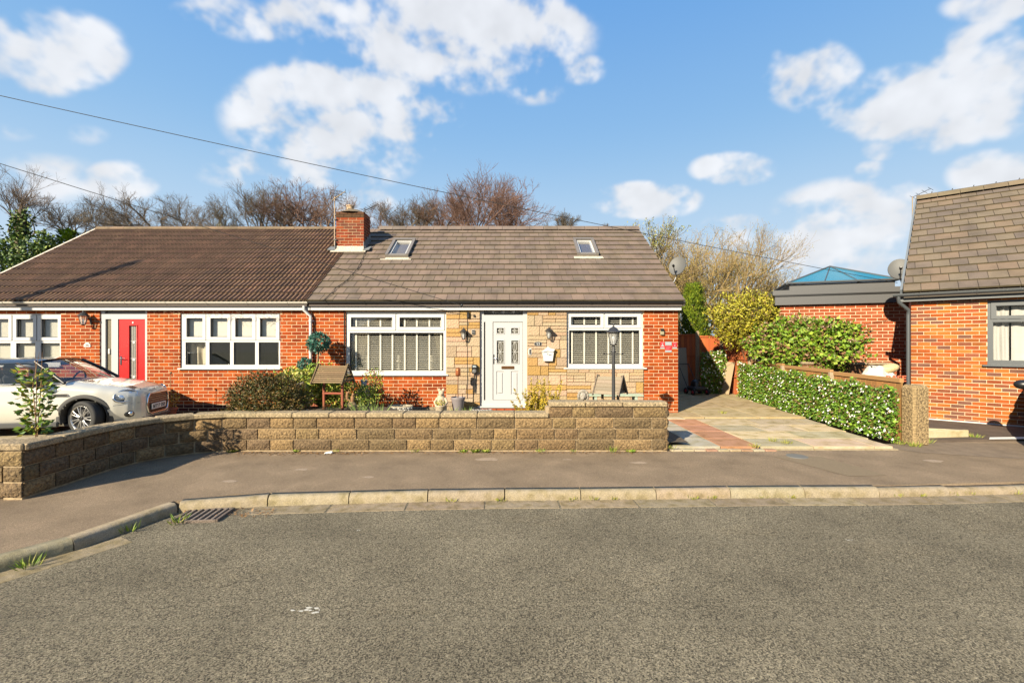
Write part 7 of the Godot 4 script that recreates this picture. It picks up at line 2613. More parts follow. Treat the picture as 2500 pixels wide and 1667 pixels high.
func wall_fittings() -> void:
	wall_lantern("small black wall lantern on the stone between big window and white door", 1133, 798, 0.72)
	wall_lantern("small black wall lantern above the white letter box", 1339, 796, 0.72)
	var mb := MB.new()
	# larger lantern hung upright on an arm beside the red door
	wall_lantern("black wall lantern on red brick beside the red door", 216, 757, 0.86)
	# house number plaques
	var t := thing("number_plaque", "oval black plaque with the white number 13 on stone", "plaque", V(fx(1313.5), fy(839), ZF - 0.035))
	mb = MB.new()
	mb.lathe(Transform3D(Basis(Vector3.RIGHT, PI / 2).scaled(Vector3(1.0, 0.56, 1.0)), Vector3()), [[0.095, -0.012], [0.098, 0.0], [0.09, 0.01], [0.001, 0.011]], 24)
	part(t, "plate", mb.mesh(), M.black)
	mb = MB.new()
	var rim := []
	for a in 33: rim.append(Vector3(cos(TAU * a / 32.0) * 0.088, sin(TAU * a / 32.0) * 0.048, 0.01))
	mb.tube(rim, 0.0016, 4, false)
	part(t, "rim", mb.mesh(), M.came)
	lettering(t, "13", 0.062, Vector3(0, 0, 0.013), M.upvc, 0.006, 0.0, true)
	t = thing("number_plaque", "arched white plaque with the number 14 on red brick", "plaque", V(fx(212.5), fy(841), ZF - 0.015))
	mb = MB.new()
	mb.extrude(PackedVector2Array([Vector2(-0.08, -0.055), Vector2(0.08, -0.055), Vector2(0.08, 0.0), Vector2(0.055, 0.025), Vector2(0.03, 0.055), Vector2(-0.03, 0.055), Vector2(-0.055, 0.025), Vector2(-0.08, 0.0)]), Transform3D(), 0.014)
	part(t, "plate", mb.mesh(), mat(Color(0.6, 0.58, 0.54), 0.5))
	lettering(t, "14", 0.055, Vector3(0, -0.012, 0.001), M.black, 0.006, 0.0, true)
	# letter box
	t = thing("letter_box", "white house-shaped letter box on the stone cladding", "letter box", V(fx(1337), fy(880.5), ZF - 0.04))
	mb = MB.new()
	mb.extrude(PackedVector2Array([Vector2(-0.1, 0.0), Vector2(0.11, 0.0), Vector2(0.145, 0.235), Vector2(-0.145, 0.235)]), Transform3D(Basis(), Vector3(0, 0, 0.08)), 0.11)
	part(t, "body", mb.mesh(), M.upvc)
	mb = MB.new()
	mb.extrude(PackedVector2Array([Vector2(-0.165, 0.225), Vector2(-0.12, 0.255), Vector2(-0.07, 0.29), Vector2(-0.03, 0.325), Vector2(0.0, 0.35), Vector2(0.03, 0.325), Vector2(0.08, 0.3), Vector2(0.16, 0.29), Vector2(0.155, 0.255), Vector2(0.11, 0.215), Vector2(0.0, 0.24), Vector2(-0.11, 0.215)]), Transform3D(Basis(), Vector3(0, 0, 0.1)), 0.13)
	part(t, "lid", mb.mesh(), M.upvc)
	mb = MB.new()
	mb.bx(Vector3(0.02, 0.14, 0.078), Vector3(0.085, 0.152, 0.083))
	part(t, "slot", mb.mesh(), M.rubber)
	mb = MB.new()
	mb.ball(mv(Vector3(-0.005, 0.165, 0.082)), Vector3(0.012, 0.012, 0.006), 8)
	part(t, "lock", mb.mesh(), M.iron)
	mb = MB.new()
	mb.bx(Vector3(-0.045, 0.2, 0.078), Vector3(0.03, 0.208, 0.082))
	part(t, "print_line", mb.mesh(), mat(Color(0.35, 0.35, 0.35), 0.6))
	# doorbell
	t = thing("doorbell", "slim black and silver doorbell beside the white door", "doorbell", V(fx(1294), fy(858), ZF - 0.035))
	mb = MB.new()
	mb.bev(Transform3D(), Vector3(0.07, 0.16, 0.025), 0.012)
	part(t, "case", mb.mesh(), M.came)
	mb = MB.new()
	mb.bev(mv(Vector3(0, 0, 0.012)), Vector3(0.042, 0.125, 0.012), 0.006)
	part(t, "face", mb.mesh(), M.black)
	# charger with cable
	t = thing("charging_box", "black wall charger with dangling lead on the stone", "charger", V(fx(1159), fy(910), ZF - 0.03))
	mb = MB.new()
	mb.bev(mv(Vector3(0, 0.1, 0.04)), Vector3(0.13, 0.215, 0.1), 0.02)
	part(t, "case", mb.mesh(), M.black)
	mb = MB.new()
	mb.lathe(eul(Vector3(0.0, 0.05, 0.09), Vector3(PI / 2, 0, 0)), [[0.05, -0.01], [0.05, 0.012], [0.035, 0.02], [0.001, 0.02]], 16)
	part(t, "dial", mb.mesh(), mat(Color(0.12, 0.12, 0.12), 0.5))
	mb = MB.new()
	mb.bx(Vector3(-0.04, 0.15, 0.0905), Vector3(0.045, 0.165, 0.0925))
	mb.bx(Vector3(-0.04, 0.175, 0.0905), Vector3(0.03, 0.187, 0.0925))
	part(t, "display", mb.mesh(), mat(Color(0.5, 0.58, 0.62), 0.4))
	mb = MB.new()
	mb.tube([Vector3(0, 0, 0.05), Vector3(0.0, -0.1, 0.06), Vector3(0.005, -0.3, 0.05), Vector3(-0.005, -0.46, 0.05)], 0.016, 7)
	part(t, "lead", mb.mesh(), M.rubber)
	# small boxes and cables on the facade
	mb = MB.new()
	mb.bev(mv(Vector3(0, 0, 0.03)), Vector3(0.06, 0.15, 0.07), 0.012)
	one("security_sensor", "small black sensor under the eaves on the stone cladding", "sensor", mb, M.black, V(fx(1143.5), fy(769), ZF - 0.03))
	t = thing("junction_box", "small grey twin switch box beside the wall lantern", "switch box", V(fx(1155.5), fy(810), ZF - 0.03))
	mb = MB.new()
	mb.bev(mv(Vector3(0, 0, 0.02)), Vector3(0.075, 0.11, 0.05), 0.006)
	part(t, "case", mb.mesh(), mat(Color(0.35, 0.34, 0.32), 0.5))
	for y in [-0.025, 0.025]:
		mb = MB.new()
		mb.bev(mv(Vector3(0, y, 0.047)), Vector3(0.055, 0.035, 0.01), 0.003)
		part(t, "switch", mb.mesh(), M.black)
	mb = MB.new()
	mb.tube([V(fx(1141), fy(776), ZF - 0.045), V(fx(1141), fy(860), ZF - 0.042), V(fx(1141.5), fy(930), ZF - 0.045), V(fx(1141), fy(972), ZF - 0.042)], 0.006, 5)
	one("facade_cable", "black cable clipped down the stone cladding behind the pot", "cable", mb, M.rubber)
	mb = MB.new()
	mb.tube([V(fx(840.5), fy(752), ZF - 0.012), V(fx(840.5), fy(905), ZF - 0.012), V(fx(838), fy(912), ZF - 0.012)], 0.009, 5)
	one("facade_cable", "black cable down the brick beside the big window", "cable", mb, M.rubber)
	t = thing("solar_light", "small solar sensor light on the brick above the red notices", "lamp", V(fx(1616), fy(809), ZF - 0.004))
	mb = MB.new()
	mb.bev(eul(Vector3(0, 0.04, 0.045), Vector3(-0.7, 0, 0)), Vector3(0.085, 0.075, 0.02), 0.004)
	part(t, "solar_panel", mb.mesh(), M.black)
	mb = MB.new()
	mb.bev(mv(Vector3(0, -0.02, 0.03)), Vector3(0.09, 0.12, 0.06), 0.012)
	part(t, "case", mb.mesh(), mat(Color(0.3, 0.28, 0.18), 0.35))
	# notices
	var red := mat(Color(0.6, 0.02, 0.03), 0.5)
	var gry := mat(Color(0.32, 0.36, 0.38), 0.5)
	t = thing("warning_sign", "red notice with a grey warning triangle on the brick", "sign", V(fx(1617.7), fy(841.5), ZF - 0.006))
	mb = MB.new(); mb.bev(mv(Vector3(0, 0.01, 0.0)), Vector3(0.1, 0.13, 0.006), 0.001); part(t, "plate", mb.mesh(), red)
	mb = MB.new(); mb.bev(mv(Vector3(0, -0.07, 0.0)), Vector3(0.1, 0.03, 0.006), 0.001); part(t, "footer", mb.mesh(), gry)
	mb = MB.new(); mb.extrude(PackedVector2Array([Vector2(-0.038, -0.035), Vector2(0.038, -0.035), Vector2(0.0, 0.035)]), mv(Vector3(0, 0, 0.006)), 0.003); part(t, "triangle", mb.mesh(), gry)
	mb = MB.new(); mb.bx(Vector3(-0.03, 0.05, 0.003), Vector3(0.035, 0.056, 0.005)); part(t, "print_line", mb.mesh(), M.upvc)
	t = thing("warning_sign", "taller notice with grey bands above and below red, between two small red signs", "sign", V(fx(1632), fy(846.7), ZF - 0.008))
	mb = MB.new(); mb.bev(mv(Vector3(0, -0.02, 0)), Vector3(0.155, 0.11, 0.006), 0.001); part(t, "plate", mb.mesh(), red)
	mb = MB.new(); mb.bev(mv(Vector3(0, 0.085, 0.0)), Vector3(0.155, 0.085, 0.006), 0.001); part(t, "header", mb.mesh(), gry)
	mb = MB.new(); mb.bev(mv(Vector3(0, -0.1, 0.0)), Vector3(0.155, 0.045, 0.006), 0.001); part(t, "footer", mb.mesh(), gry)
	for q in 3:
		mb = MB.new(); mb.bx(Vector3(-0.06, 0.012 - q * 0.03, 0.003), Vector3(0.06 - q * 0.02, 0.02 - q * 0.03, 0.005)); part(t, "print_line", mb.mesh(), mat(Color(0.65, 0.2, 0.2), 0.5))
	t = thing("warning_sign", "red notice with a white emblem nearest the house corner", "sign", V(fx(1647.5), fy(841.5), ZF - 0.006))
	mb = MB.new(); mb.bev(mv(Vector3(0, 0.01, 0.0)), Vector3(0.11, 0.12, 0.006), 0.001); part(t, "plate", mb.mesh(), red)
	mb = MB.new(); mb.bev(mv(Vector3(0, -0.066, 0.0)), Vector3(0.11, 0.028, 0.006), 0.001); part(t, "footer", mb.mesh(), gry)
	mb = MB.new(); mb.extrude(PackedVector2Array([Vector2(-0.022, 0.012), Vector2(0, -0.03), Vector2(0.022, 0.012), Vector2(0.0, -0.008)]), mv(Vector3(0, 0, 0.006)), 0.003); part(t, "emblem", mb.mesh(), M.upvc)
	mb = MB.new(); mb.bx(Vector3(-0.04, 0.05, 0.003), Vector3(0.04, 0.056, 0.005)); part(t, "print_line", mb.mesh(), M.upvc)
	# dish on the gable of number 13
	dish("satellite_dish", "grey satellite dish on a bracket at the roof verge of number 13", V(4.36, 3.72, 12.05), 0.52, Vector3(-0.62, 0.3, 0.72), V(4.03, 3.3, 12.1))
	# aerials on the chimney
	var k := F / 13.5
	var ax := (822.0 - 1250.0) / k
	t = thing("television_aerial", "rusty aerial with grid reflector on a mast strapped to the chimney", "aerial", V(ax - 0.02, 4.55, 13.38))
	mb = MB.new()
	mb.tube([Vector3(0, 0, 0), Vector3(0, 1.42, 0)], 0.016, 7)
	part(t, "mast", mb.mesh(), mat(Color(0.42, 0.3, 0.2), 0.6))
	mb = MB.new()
	mb.tube([Vector3(-0.05, 1.3, 0.06), Vector3(0.42, 1.48, 0.3)], 0.012, 6)
	part(t, "boom", mb.mesh(), mat(Color(0.3, 0.22, 0.12), 0.6))
	mb = MB.new()
	for r in 4: mb.tube([Vector3(-0.1, 1.36 + r * 0.09, 0.0), Vector3(0.3, 1.3 + r * 0.09, -0.1)], 0.006, 4)
	for r in 4: mb.tube([Vector3(-0.1 + r * 0.133, 1.36 - r * 0.02, -r * 0.033), Vector3(-0.1 + r * 0.133, 1.63 - r * 0.02, -r * 0.033)], 0.006, 4)
	part(t, "reflector_grid", mb.mesh(), M.iron)
	for q in 5:
		var p := Vector3(-0.05, 1.3, 0.06).lerp(Vector3(0.42, 1.48, 0.3), q / 4.0)
		mb = MB.new()
		mb.tube([p + Vector3(0.0, -0.07, 0.02), p + Vector3(0, 0.07, -0.02)], 0.006, 4)
		part(t, "rod", mb.mesh(), M.iron)
	mb = MB.new()
	for y in [0.15, 0.75]: mb.bx(Vector3(-0.02, y, -0.1), Vector3(0.06, y + 0.03, 0.03))
	part(t, "clamp", mb.mesh(), M.iron)
	t = thing("television_aerial", "small dark yagi aerial pointing skyward on the chimney corner", "aerial", V((889.0 - 1250) / k, CH + (833 - 517) / k, 13.55))
	mb = MB.new()
	mb.tube([Vector3(0, -0.4, 0), Vector3(0, 0.14, 0)], 0.012, 6)
	part(t, "mast", mb.mesh(), M.iron)
	mb = MB.new()
	mb.tube([Vector3(-0.03, 0.06, -0.05), Vector3(0.4, 0.22, 0.1)], 0.01, 6)
	part(t, "boom", mb.mesh(), M.iron)
	for q in 7:
		var p := Vector3(-0.03, 0.06, -0.05).lerp(Vector3(0.4, 0.22, 0.1), q / 6.0)
		mb = MB.new()
		mb.tube([p + Vector3(-0.06, 0.02, 0.1), p + Vector3(0.06, -0.02, -0.1)], 0.006, 4)
		part(t, "rod", mb.mesh(), M.iron)
	mb = MB.new()
	mb.tube([Vector3(-0.16, 0.1, 0.0), Vector3(0.1, 0.07, 0.08)], 0.007, 5)
	mb.tube([Vector3(-0.16, 0.02, 0.0), Vector3(0.16, -0.02, 0.08)], 0.01, 5)
	part(t, "reflector", mb.mesh(), M.iron)
	# aerial leads down the roof slope
	var kk := (RY - EY) / (RZ - EZ)
	var onroof := func(u: float, v: float) -> Vector3:
		var d: float = (EY + 0.1 - CH - kk * EZ) / ((833.0 - v) / F - kk)
		return at(u, v, d)
	mb = MB.new()
	mb.tube([onroof.call(893, 612), onroof.call(880, 640), onroof.call(872, 655), onroof.call(845, 685), onroof.call(818, 703), onroof.call(816, 710), onroof.call(800, 722), onroof.call(789, 733)], 0.009, 5)
	one("aerial_lead", "black aerial lead snaking down the roof tiles from the chimney", "cable", mb, M.rubber)
	# dry climber along the white gutter
	mb = MB.new()
	mb.col = Color(0.22, 0.13, 0.08)
	for q in 16:
		var u := 370.0 + q * 20.0
		var a := V(fx(u), fy(755 + rf(-4, 6)), ZF - 0.04)
		mb.tube([a, V(fx(u + 14), fy(760 + rf(-8, 8)), ZF - 0.06), V(fx(u + 27), fy(757 + rf(-6, 8)), ZF - 0.05)], 0.005, 4)
		for e in 6:
			var p := V(fx(u + rf(0, 25)), fy(758 + rf(-10, 14)), ZF - rf(0.03, 0.1))
			mb.tube([p, p + Vector3(rf(-0.08, 0.08), rf(-0.09, 0.05), rf(0, 0.03))], 0.0025, 3)
	for q in 14:
		var p := V(fx(rf(560, 680)), fy(rf(762, 775)), ZF - 0.03)
		mb.tube([p, p + Vector3(rf(-0.15, 0.15), rf(-0.1, 0.04), 0), p + Vector3(rf(-0.25, 0.25), rf(-0.3, 0.0), 0.0)], 0.003, 3)
	one("dry_climber", "bare climbing plant stems trailing under the white gutter", "climbing plant", mb, M.bark)

func wires() -> void:
	var t := thing("telegraph_pole", "tall wooden telegraph pole carrying the overhead wires", "telegraph pole", V(-14.9, -0.1, 6.57))
	var mb := MB.new()
	mb.col = Color(0.17, 0.12, 0.08)
	mb.tube([Vector3.ZERO, Vector3(0, 7.9, 0)], [0.15, 0.1], 14)
	part(t, "pole", mb.mesh(), M.bark)
	mb = MB.new()
	mb.lathe(mv(Vector3(0, 7.6, 0)), [[0.09, 0.0], [0.16, 0.02], [0.16, 0.08], [0.09, 0.1]], 12)
	part(t, "ring_head", mb.mesh(), M.iron)
	var ends := [[7.0, at(2192, 690, 11.3), 0.15, "overhead telephone wire crossing above both roofs to the corner house"], [6.7, at(1127, 745, 10.7), 0.05, "thin overhead wire dropping to the gutter above the white door"]]
	for e in ends:
		mb = MB.new()
		var a := V(-14.9, e[0], 6.57)
		var b: Vector3 = e[1]
		var pts := []
		for q in 61:
			var s := q / 60.0
			pts.append(a.lerp(b, s) - Vector3(0, 4.0 * e[2] * s * (1 - s), 0))
		mb.tube(pts, 0.0065, 5)
		one("overhead_wire", e[3], "wire", mb, M.rubber)
	mb = MB.new()
	mb.ball(mv(Vector3(0, 0, 0)), Vector3(0.03, 0.035, 0.03), 8)
	one("wire_anchor", "small black insulator where the wire meets the gutter", "insulator", mb, M.black, at(1127, 745, 10.68))

# ------------------------------------------------------------------ trees
func twig(mb: MB, a: Vector3, b: Vector3, ra: float, rb: float, k: int) -> void:
	var d := (b - a).normalized()
	var s := d.cross(Vector3(0.31, 0.5, 0.81)).normalized()
	var t := d.cross(s)
	var base := mb.v.size()
	for e in 2:
		for q in k:
			var an := TAU * q / k
			var nn := s * cos(an) + t * sin(an)
			mb.v.append((a if e == 0 else b) + nn * (ra if e == 0 else rb))
			mb.n.append(nn)
			mb.c.append(mb.col)
	for q in k:
		var q1 := (q + 1) % k
		mb.i.append(base + q); mb.i.append(base + k + q1); mb.i.append(base + q1)
		mb.i.append(base + q); mb.i.append(base + k + q); mb.i.append(base + k + q1)

func branch(trunk: MB, crown: MB, p: Vector3, d: Vector3, l: float, r: float, depth: int, o: Dictionary) -> void:
	var segs := 3
	var q := p
	var dir := d
	for s in segs:
		var nd := (dir + Vector3(rf(-1, 1), rf(-1, 1) + o.up * 0.5, rf(-1, 1)) * 0.2).normalized()
		var e := q + nd * l / segs
		var r0 := r * (1.0 - 0.3 * s / segs)
		var r1 := r * (1.0 - 0.3 * (s + 1) / segs)
		twig(trunk if depth <= 1 else crown, q, e, r0, r1, 6 if depth <= 1 else (4 if depth == 2 else 3))
		if depth >= 2 and depth < o.depth and rng.randf() < o.side:
			var sd := (nd + Vector3(rf(-1, 1), rf(-0.6, 0.9), rf(-1, 1)) * 0.9).normalized()
			branch(trunk, crown, e, sd, l * rf(0.45, 0.65), r1 * 0.5, depth + 1 if depth + 1 < o.depth else o.depth, o)
		q = e
		dir = nd
	if depth >= o.depth:
		if o.has("leaf"):
			for k in o.leafn:
				o.leafmb.col = vary(tone(o.leaf), 0.2)
				o.leafmb.leaf(q + Vector3(rf(-1, 1), rf(-1, 1), rf(-1, 1)) * 0.08, Vector3(rf(-1, 1), rf(-1, 1), rf(-1, 1)).normalized(), Vector3(rf(-1, 1), 1, rf(-1, 1)).normalized(), o.leafs, o.leafs * 0.6)
		return
	var n: int = 2 + (1 if rng.randf() < o.three else 0)
	for k in n:
		var sp: float = o.spread * rf(0.6, 1.25)
		var nd := (dir + Vector3(rf(-1, 1), rf(-0.7, 0.7) + o.up, rf(-1, 1)).normalized() * sp).normalized()
		branch(trunk, crown, q, nd, l * rf(0.66, 0.85), r * rf(0.55, 0.7), depth + 1, o)

func tree(called: String, label: String, p: Vector3, fork: float, limbs: int, l: float, open: float, col: Color, o: Dictionary, group := "") -> Node3D:
	var t := thing(called, label, "tree", p, 0.0, group)
	var trunk := MB.new()
	var crown := MB.new()
	trunk.col = col * 0.9
	crown.col = col
	if o.has("leaf"): o.leafmb = MB.new()
	var r := 0.035 + l * 0.035
	trunk.tube([Vector3(0, -0.1, 0), Vector3(rf(-0.1, 0.1), fork * 0.5, rf(-0.1, 0.1)), Vector3(0, fork, 0)], [r * 1.9, r * 1.5, r * 1.3], 8)
	for k in limbs:
		var a := TAU * (k + rf(-0.25, 0.25)) / limbs
		var d := Vector3(cos(a) * open * rf(0.5, 1.1), 1.0, sin(a) * open * rf(0.5, 1.1)).normalized()
		branch(trunk, crown, Vector3(0, fork - 0.05 - rf(0, 0.3), 0), d, l * rf(0.8, 1.1), r * rf(0.6, 0.85), 1, o)
	part(t, "trunk", trunk.mesh(), M.bark)
	part(t, "crown", crown.mesh(), M.bark)
	if o.has("leaf"): part(t, "leaves", o.leafmb.mesh(), M.leaf).set_meta("kind", "stuff")
	return t

func trees() -> void:
	var gy := Color(0.17, 0.13, 0.09)
	var rd := Color(0.24, 0.135, 0.09)
	var gd := Color(0.42, 0.3, 0.13)
	# u, distance, v of the top, half width px, colour, kind, label
	var list := [
		[45, 21.0, 452, 60, gy, "up", "bare tree with thin upright twigs rising out of the ivy"],
		[180, 24.0, 492, 60, gy, "open", "small bare tree beside the green conifers"],
		[385, 21.0, 462, 140, gy, "wide", "wide-spreading bare tree above the ribbed roof"],
		[560, 26.0, 505, 60, gy, "open", "slight bare tree between the wide tree and the upright pair"],
		[640, 22.0, 470, 65, gy, "up", "upright bare grey tree above the ribbed roof ridge"],
		[745, 22.5, 462, 80, rd, "open", "reddish budding tree behind the aerial mast"],
		[985, 23.0, 490, 60, gy, "open", "round bare tree to the right of the chimney"],
		[1075, 24.0, 482, 65, rd, "open", "reddish bushy tree with dense budding twigs"],
		[1180, 21.5, 448, 110, rd, "wide", "tallest rust-tinted tree above the flat-tiled ridge"],
		[1270, 24.0, 528, 45, rd, "dome", "low dense rusty crown beside the tallest tree"],
		[1372, 25.0, 520, 30, gy, "open", "tiny lone bare tree above the ridge near the roof window"],
		[1478, 25.0, 540, 24, gy, "open", "smallest bare treetop just above the ridge"],
		[265, 27.0, 500, 70, gy, "open", "fine-twigged bare tree behind the hip of the ribbed roof"],
		[470, 26.0, 486, 70, gy, "open", "pale bare tree behind the wide-spreading one"],
		[690, 27.0, 486, 60, rd, "open", "rusty bare tree between the upright grey tree and the aerial"],
		[800, 26.0, 478, 60, rd, "open", "rusty treetop partly behind the chimney"],
		[930, 27.0, 505, 60, rd, "dome", "low rusty crown just beyond the chimney"],
		[1030, 27.0, 498, 60, gy, "dome", "low grey-brown crown behind the round bare tree"],
		[1130, 26.0, 470, 70, rd, "open", "rust-tinted companion of the tallest tree"],
		[1235, 25.0, 475, 60, rd, "open", "thin rusty tree leaning out of the tallest crown"],
	]
	for e in list:
		var p := at(e[0], 833, e[1])
		var top: float = CH + (833.0 - e[2]) / F * e[1]
		var half: float = e[3] / F * e[1]
		var kind: String = e[5]
		var vis: float = (560.0 - e[2]) / F * e[1]
		var fork: float = top - vis * (1.25 if kind != "dome" else 1.5)
		var l: float = (top - fork) * 0.42
		var op: float = {"up": 0.55, "open": 0.95, "wide": 1.4, "dome": 1.3}[kind] * clampf(half / maxf(vis, 0.4) / 1.0, 0.6, 1.5)
		var nl: int = {"up": 5, "open": 6, "wide": 9, "dome": 8}[kind]
		tree("bare_tree", e[6], V(p.x, -0.2, e[1]), fork, nl, l, op, vary(e[4], 0.1), {"up": 0.2 if kind == "up" else 0.1, "depth": 6, "side": 0.68, "three": 0.48, "spread": 0.68}, "bare trees behind the bungalows")
	# golden twiggy trees and the one in young leaf beyond the side passage
	var lf := [Color(0.3, 0.3, 0.05), Color(0.22, 0.25, 0.04), Color(0.4, 0.36, 0.08)]
	tree("young_leaf_tree", "airy tree in young yellow-green leaf beyond the roof verge", V(at(1585, 0, 22).x, -0.2, 22.0), 5.3, 6, 0.85, 0.8, Color(0.2, 0.16, 0.08), {"up": 0.25, "depth": 5, "side": 0.4, "three": 0.3, "spread": 0.55, "leaf": lf, "leafn": 2, "leafs": 0.09})
	for e in [[1650, 23.0, 575, 2.6, "golden twiggy tree directly behind the satellite dish"], [1720, 23.0, 548, 2.2, "tallest golden twiggy tree beyond the passage fence"], [1790, 23.5, 560, 2.2, "golden twiggy tree with pale stems above the yellow shrub"], [1840, 24.5, 640, 1.8, "low golden twiggy tree leaning toward the grey extension roof"], [1690, 22.5, 655, 1.6, "low golden thicket tree behind the clipped cypress"]]:
		var d: float = e[1]
		var top: float = CH + (833.0 - e[2]) / F * d
		tree("twiggy_tree", e[4], V(at(e[0], 0, d).x, -0.2, d), e[3], 8, (top - e[3]) * 0.345, 0.75, vary(gd, 0.1), {"up": 0.22, "depth": 6, "side": 0.5, "three": 0.3, "spread": 0.6, "leaf": [Color(0.36, 0.28, 0.06), Color(0.3, 0.26, 0.06)], "leafn": 1, "leafs": 0.06}, "golden twiggy trees beyond the passage")
	# undergrowth masses behind the ridge
	for e in [[575, 24.0, 1.9, Color(0.3, 0.24, 0.06), "yellowish undergrowth behind the ribbed roof ridge"], [1000, 25.0, 2.2, Color(0.27, 0.13, 0.06), "russet undergrowth behind the flat-tiled roof ridge"], [1130, 24.5, 1.9, Color(0.3, 0.25, 0.07), "olive undergrowth behind the flat-tiled roof ridge"], [320, 25.5, 1.9, Color(0.22, 0.16, 0.08), "brown undergrowth behind the wide-spreading tree"], [450, 24.5, 1.9, Color(0.25, 0.19, 0.08), "tan undergrowth behind the ribbed roof ridge"], [690, 24.0, 1.9, Color(0.29, 0.18, 0.07), "tawny undergrowth below the rusty trees"], [930, 24.0, 1.9, Color(0.27, 0.15, 0.07), "rusty undergrowth right beside the chimney"], [1220, 24.0, 1.9, Color(0.25, 0.15, 0.07), "dark russet undergrowth below the tallest tree"]]:
		var p := at(e[0], 0, e[1])
		var base: float = CH + (833 - 590) / F * e[1]
		tree("thicket", e[4], V(p.x, -0.2, e[1]), base - 0.7, 10, 0.62, 1.5, e[3], {"up": 0.2, "depth": 5, "side": 0.5, "three": 0.4, "spread": 0.7, "leaf": [e[3], e[3] * 0.8], "leafn": 2, "leafs": 0.06})
	# ivy-clad trunk and conifers at the left
	var t := thing("ivy_clad_tree", "dark ivy-smothered tree beside the ribbed roof's verge", "tree", V(at(35, 0, 19).x, -0.2, 19.0))
	var mb := MB.new()
	mb.col = Color(0.12, 0.09, 0.06)
	mb.tube([Vector3(0, 0, 0), Vector3(0.1, 4, 0), Vector3(0.3, 7.4, 0)], [0.3, 0.25, 0.12], 8)
	part(t, "trunk", mb.mesh(), M.bark)
	mb = MB.new()
	var iv := [Color(0.05, 0.095, 0.018), Color(0.085, 0.15, 0.025), Color(0.17, 0.22, 0.04), Color(0.035, 0.07, 0.015)]
	for e in [[0.0, 4.6, 1.6, 1.4, 3500], [0.9, 5.2, 1.0, 1.0, 1800], [-1.0, 5.6, 0.9, 0.9, 1300], [0.25, 6.6, 0.35, 0.8, 700], [0.5, 3.6, 1.6, 1.2, 1500], [1.3, 6.0, 0.4, 0.5, 400]]:
		leaf_cloud(mb, Vector3(e[0], e[1], 0), Vector3(e[2], e[3], e[2] * 0.8), e[4], 0.13, iv, int(e[4]), 0.45, 0.45, 0.8)
	part(t, "crown", mb.mesh(), M.leaf).set_meta("kind", "stuff")
	for e in [[165, 20.0, 562, "bright green feathery conifer beside the ribbed roof verge"], [105, 19.5, 600, "lower green conifer next to the ivy-smothered tree"]]:
		var d: float = e[1]
		var top: float = CH + (833.0 - e[2]) / F * d
		t = thing("feathery_conifer", e[3], "tree", V(at(e[0], 0, d).x, -0.2, d))
		mb = MB.new()
		mb.col = Color(0.12, 0.09, 0.06)
		mb.tube([Vector3(0, 0, 0), Vector3(0, top, 0)], [0.15, 0.03], 7)
		part(t, "trunk", mb.mesh(), M.bark)
		mb = MB.new()
		for q in 2600:
			var y := rf(0.35, 1.02)
			var a := rf(0, TAU)
			var rr := (1.08 - y) * 3.2 * rf(0.35, 1.0) * (0.8 + 0.3 * sin(a * 5.0 + y * 30.0))
			mb.col = vary(tone([Color(0.08, 0.15, 0.015), Color(0.13, 0.22, 0.02), Color(0.2, 0.3, 0.03)]), 0.2)
			mb.leaf(Vector3(cos(a) * rr, y * top + rr * 0.35, sin(a) * rr), Vector3(cos(a), rf(0.1, 0.9), sin(a)).normalized(), Vector3(rf(-0.4, 0.4), 1, rf(-0.4, 0.4)).normalized(), 0.24, 0.09)
		part(t, "crown", mb.mesh(), M.leaf).set_meta("kind", "stuff")
	# clipped cypress beyond the passage fence
	t = thing("cypress", "rounded yellow-green columnar cypress behind the passage fence", "tree", V(7.05, -0.2, 17.8))
	mb = MB.new()
	mb.col = Color(0.12, 0.08, 0.05)
	mb.tube([Vector3(0, 0, 0), Vector3(0, 3.6, 0)], [0.12, 0.03], 7)
	part(t, "trunk", mb.mesh(), M.bark)
	mb = MB.new()
	for q in 560:
		var y := rf(0.5, 4.1)
		var a := rf(0, TAU)
		var rr := 0.62 * pow(clampf((4.45 - y) / 2.0, 0.0, 1.0), 0.55) * rf(0.55, 1.02)
		var c := Vector3(cos(a) * rr, y, sin(a) * rr)
		for w in 28:
			mb.col = vary(tone([Color(0.1, 0.16, 0.012), Color(0.16, 0.22, 0.016), Color(0.22, 0.26, 0.02), Color(0.06, 0.1, 0.01)]), 0.2)
			var dd := Vector3(cos(a) * rf(0.1, 0.9), rf(0.5, 1.2), sin(a) * rf(0.1, 0.9)).normalized()
			mb.leaf(c + Vector3(rf(-1, 1), rf(-1.6, 1.6), rf(-1, 1)) * 0.085, dd, Vector3(cos(a) + rf(-0.5, 0.5), rf(-0.2, 0.5), sin(a) + rf(-0.5, 0.5)).normalized(), 0.085, 0.04)
	part(t, "crown", mb.mesh(), M.leaf).set_meta("kind", "stuff")
	# big shrubs on the boundary
	shrub("golden_shrub", "broad golden-yellow evergreen shrub above the orange fence", V(7.65, 0.0, 14.35), Vector3(1.28, 0.8, 0.75), 2.45, 12000, 0.1, [Color(0.42, 0.37, 0.025), Color(0.3, 0.28, 0.025), Color(0.18, 0.17, 0.02), Color(0.16, 0.1, 0.025), Color(0.5, 0.46, 0.06)], 51, 0.4, 0.0, 0.28).get_child(0).position.x = -0.1
	var gsh: Node3D = get_node("golden_shrub")
	mb = MB.new()
	leaf_cloud(mb, Vector3(-0.55, 2.15, 0.1), Vector3(0.75, 0.55, 0.55), 3500, 0.09, [Color(0.42, 0.37, 0.025), Color(0.3, 0.28, 0.025), Color(0.18, 0.17, 0.02), Color(0.16, 0.1, 0.025)], 57, 0.4, 0.3, 0.4)
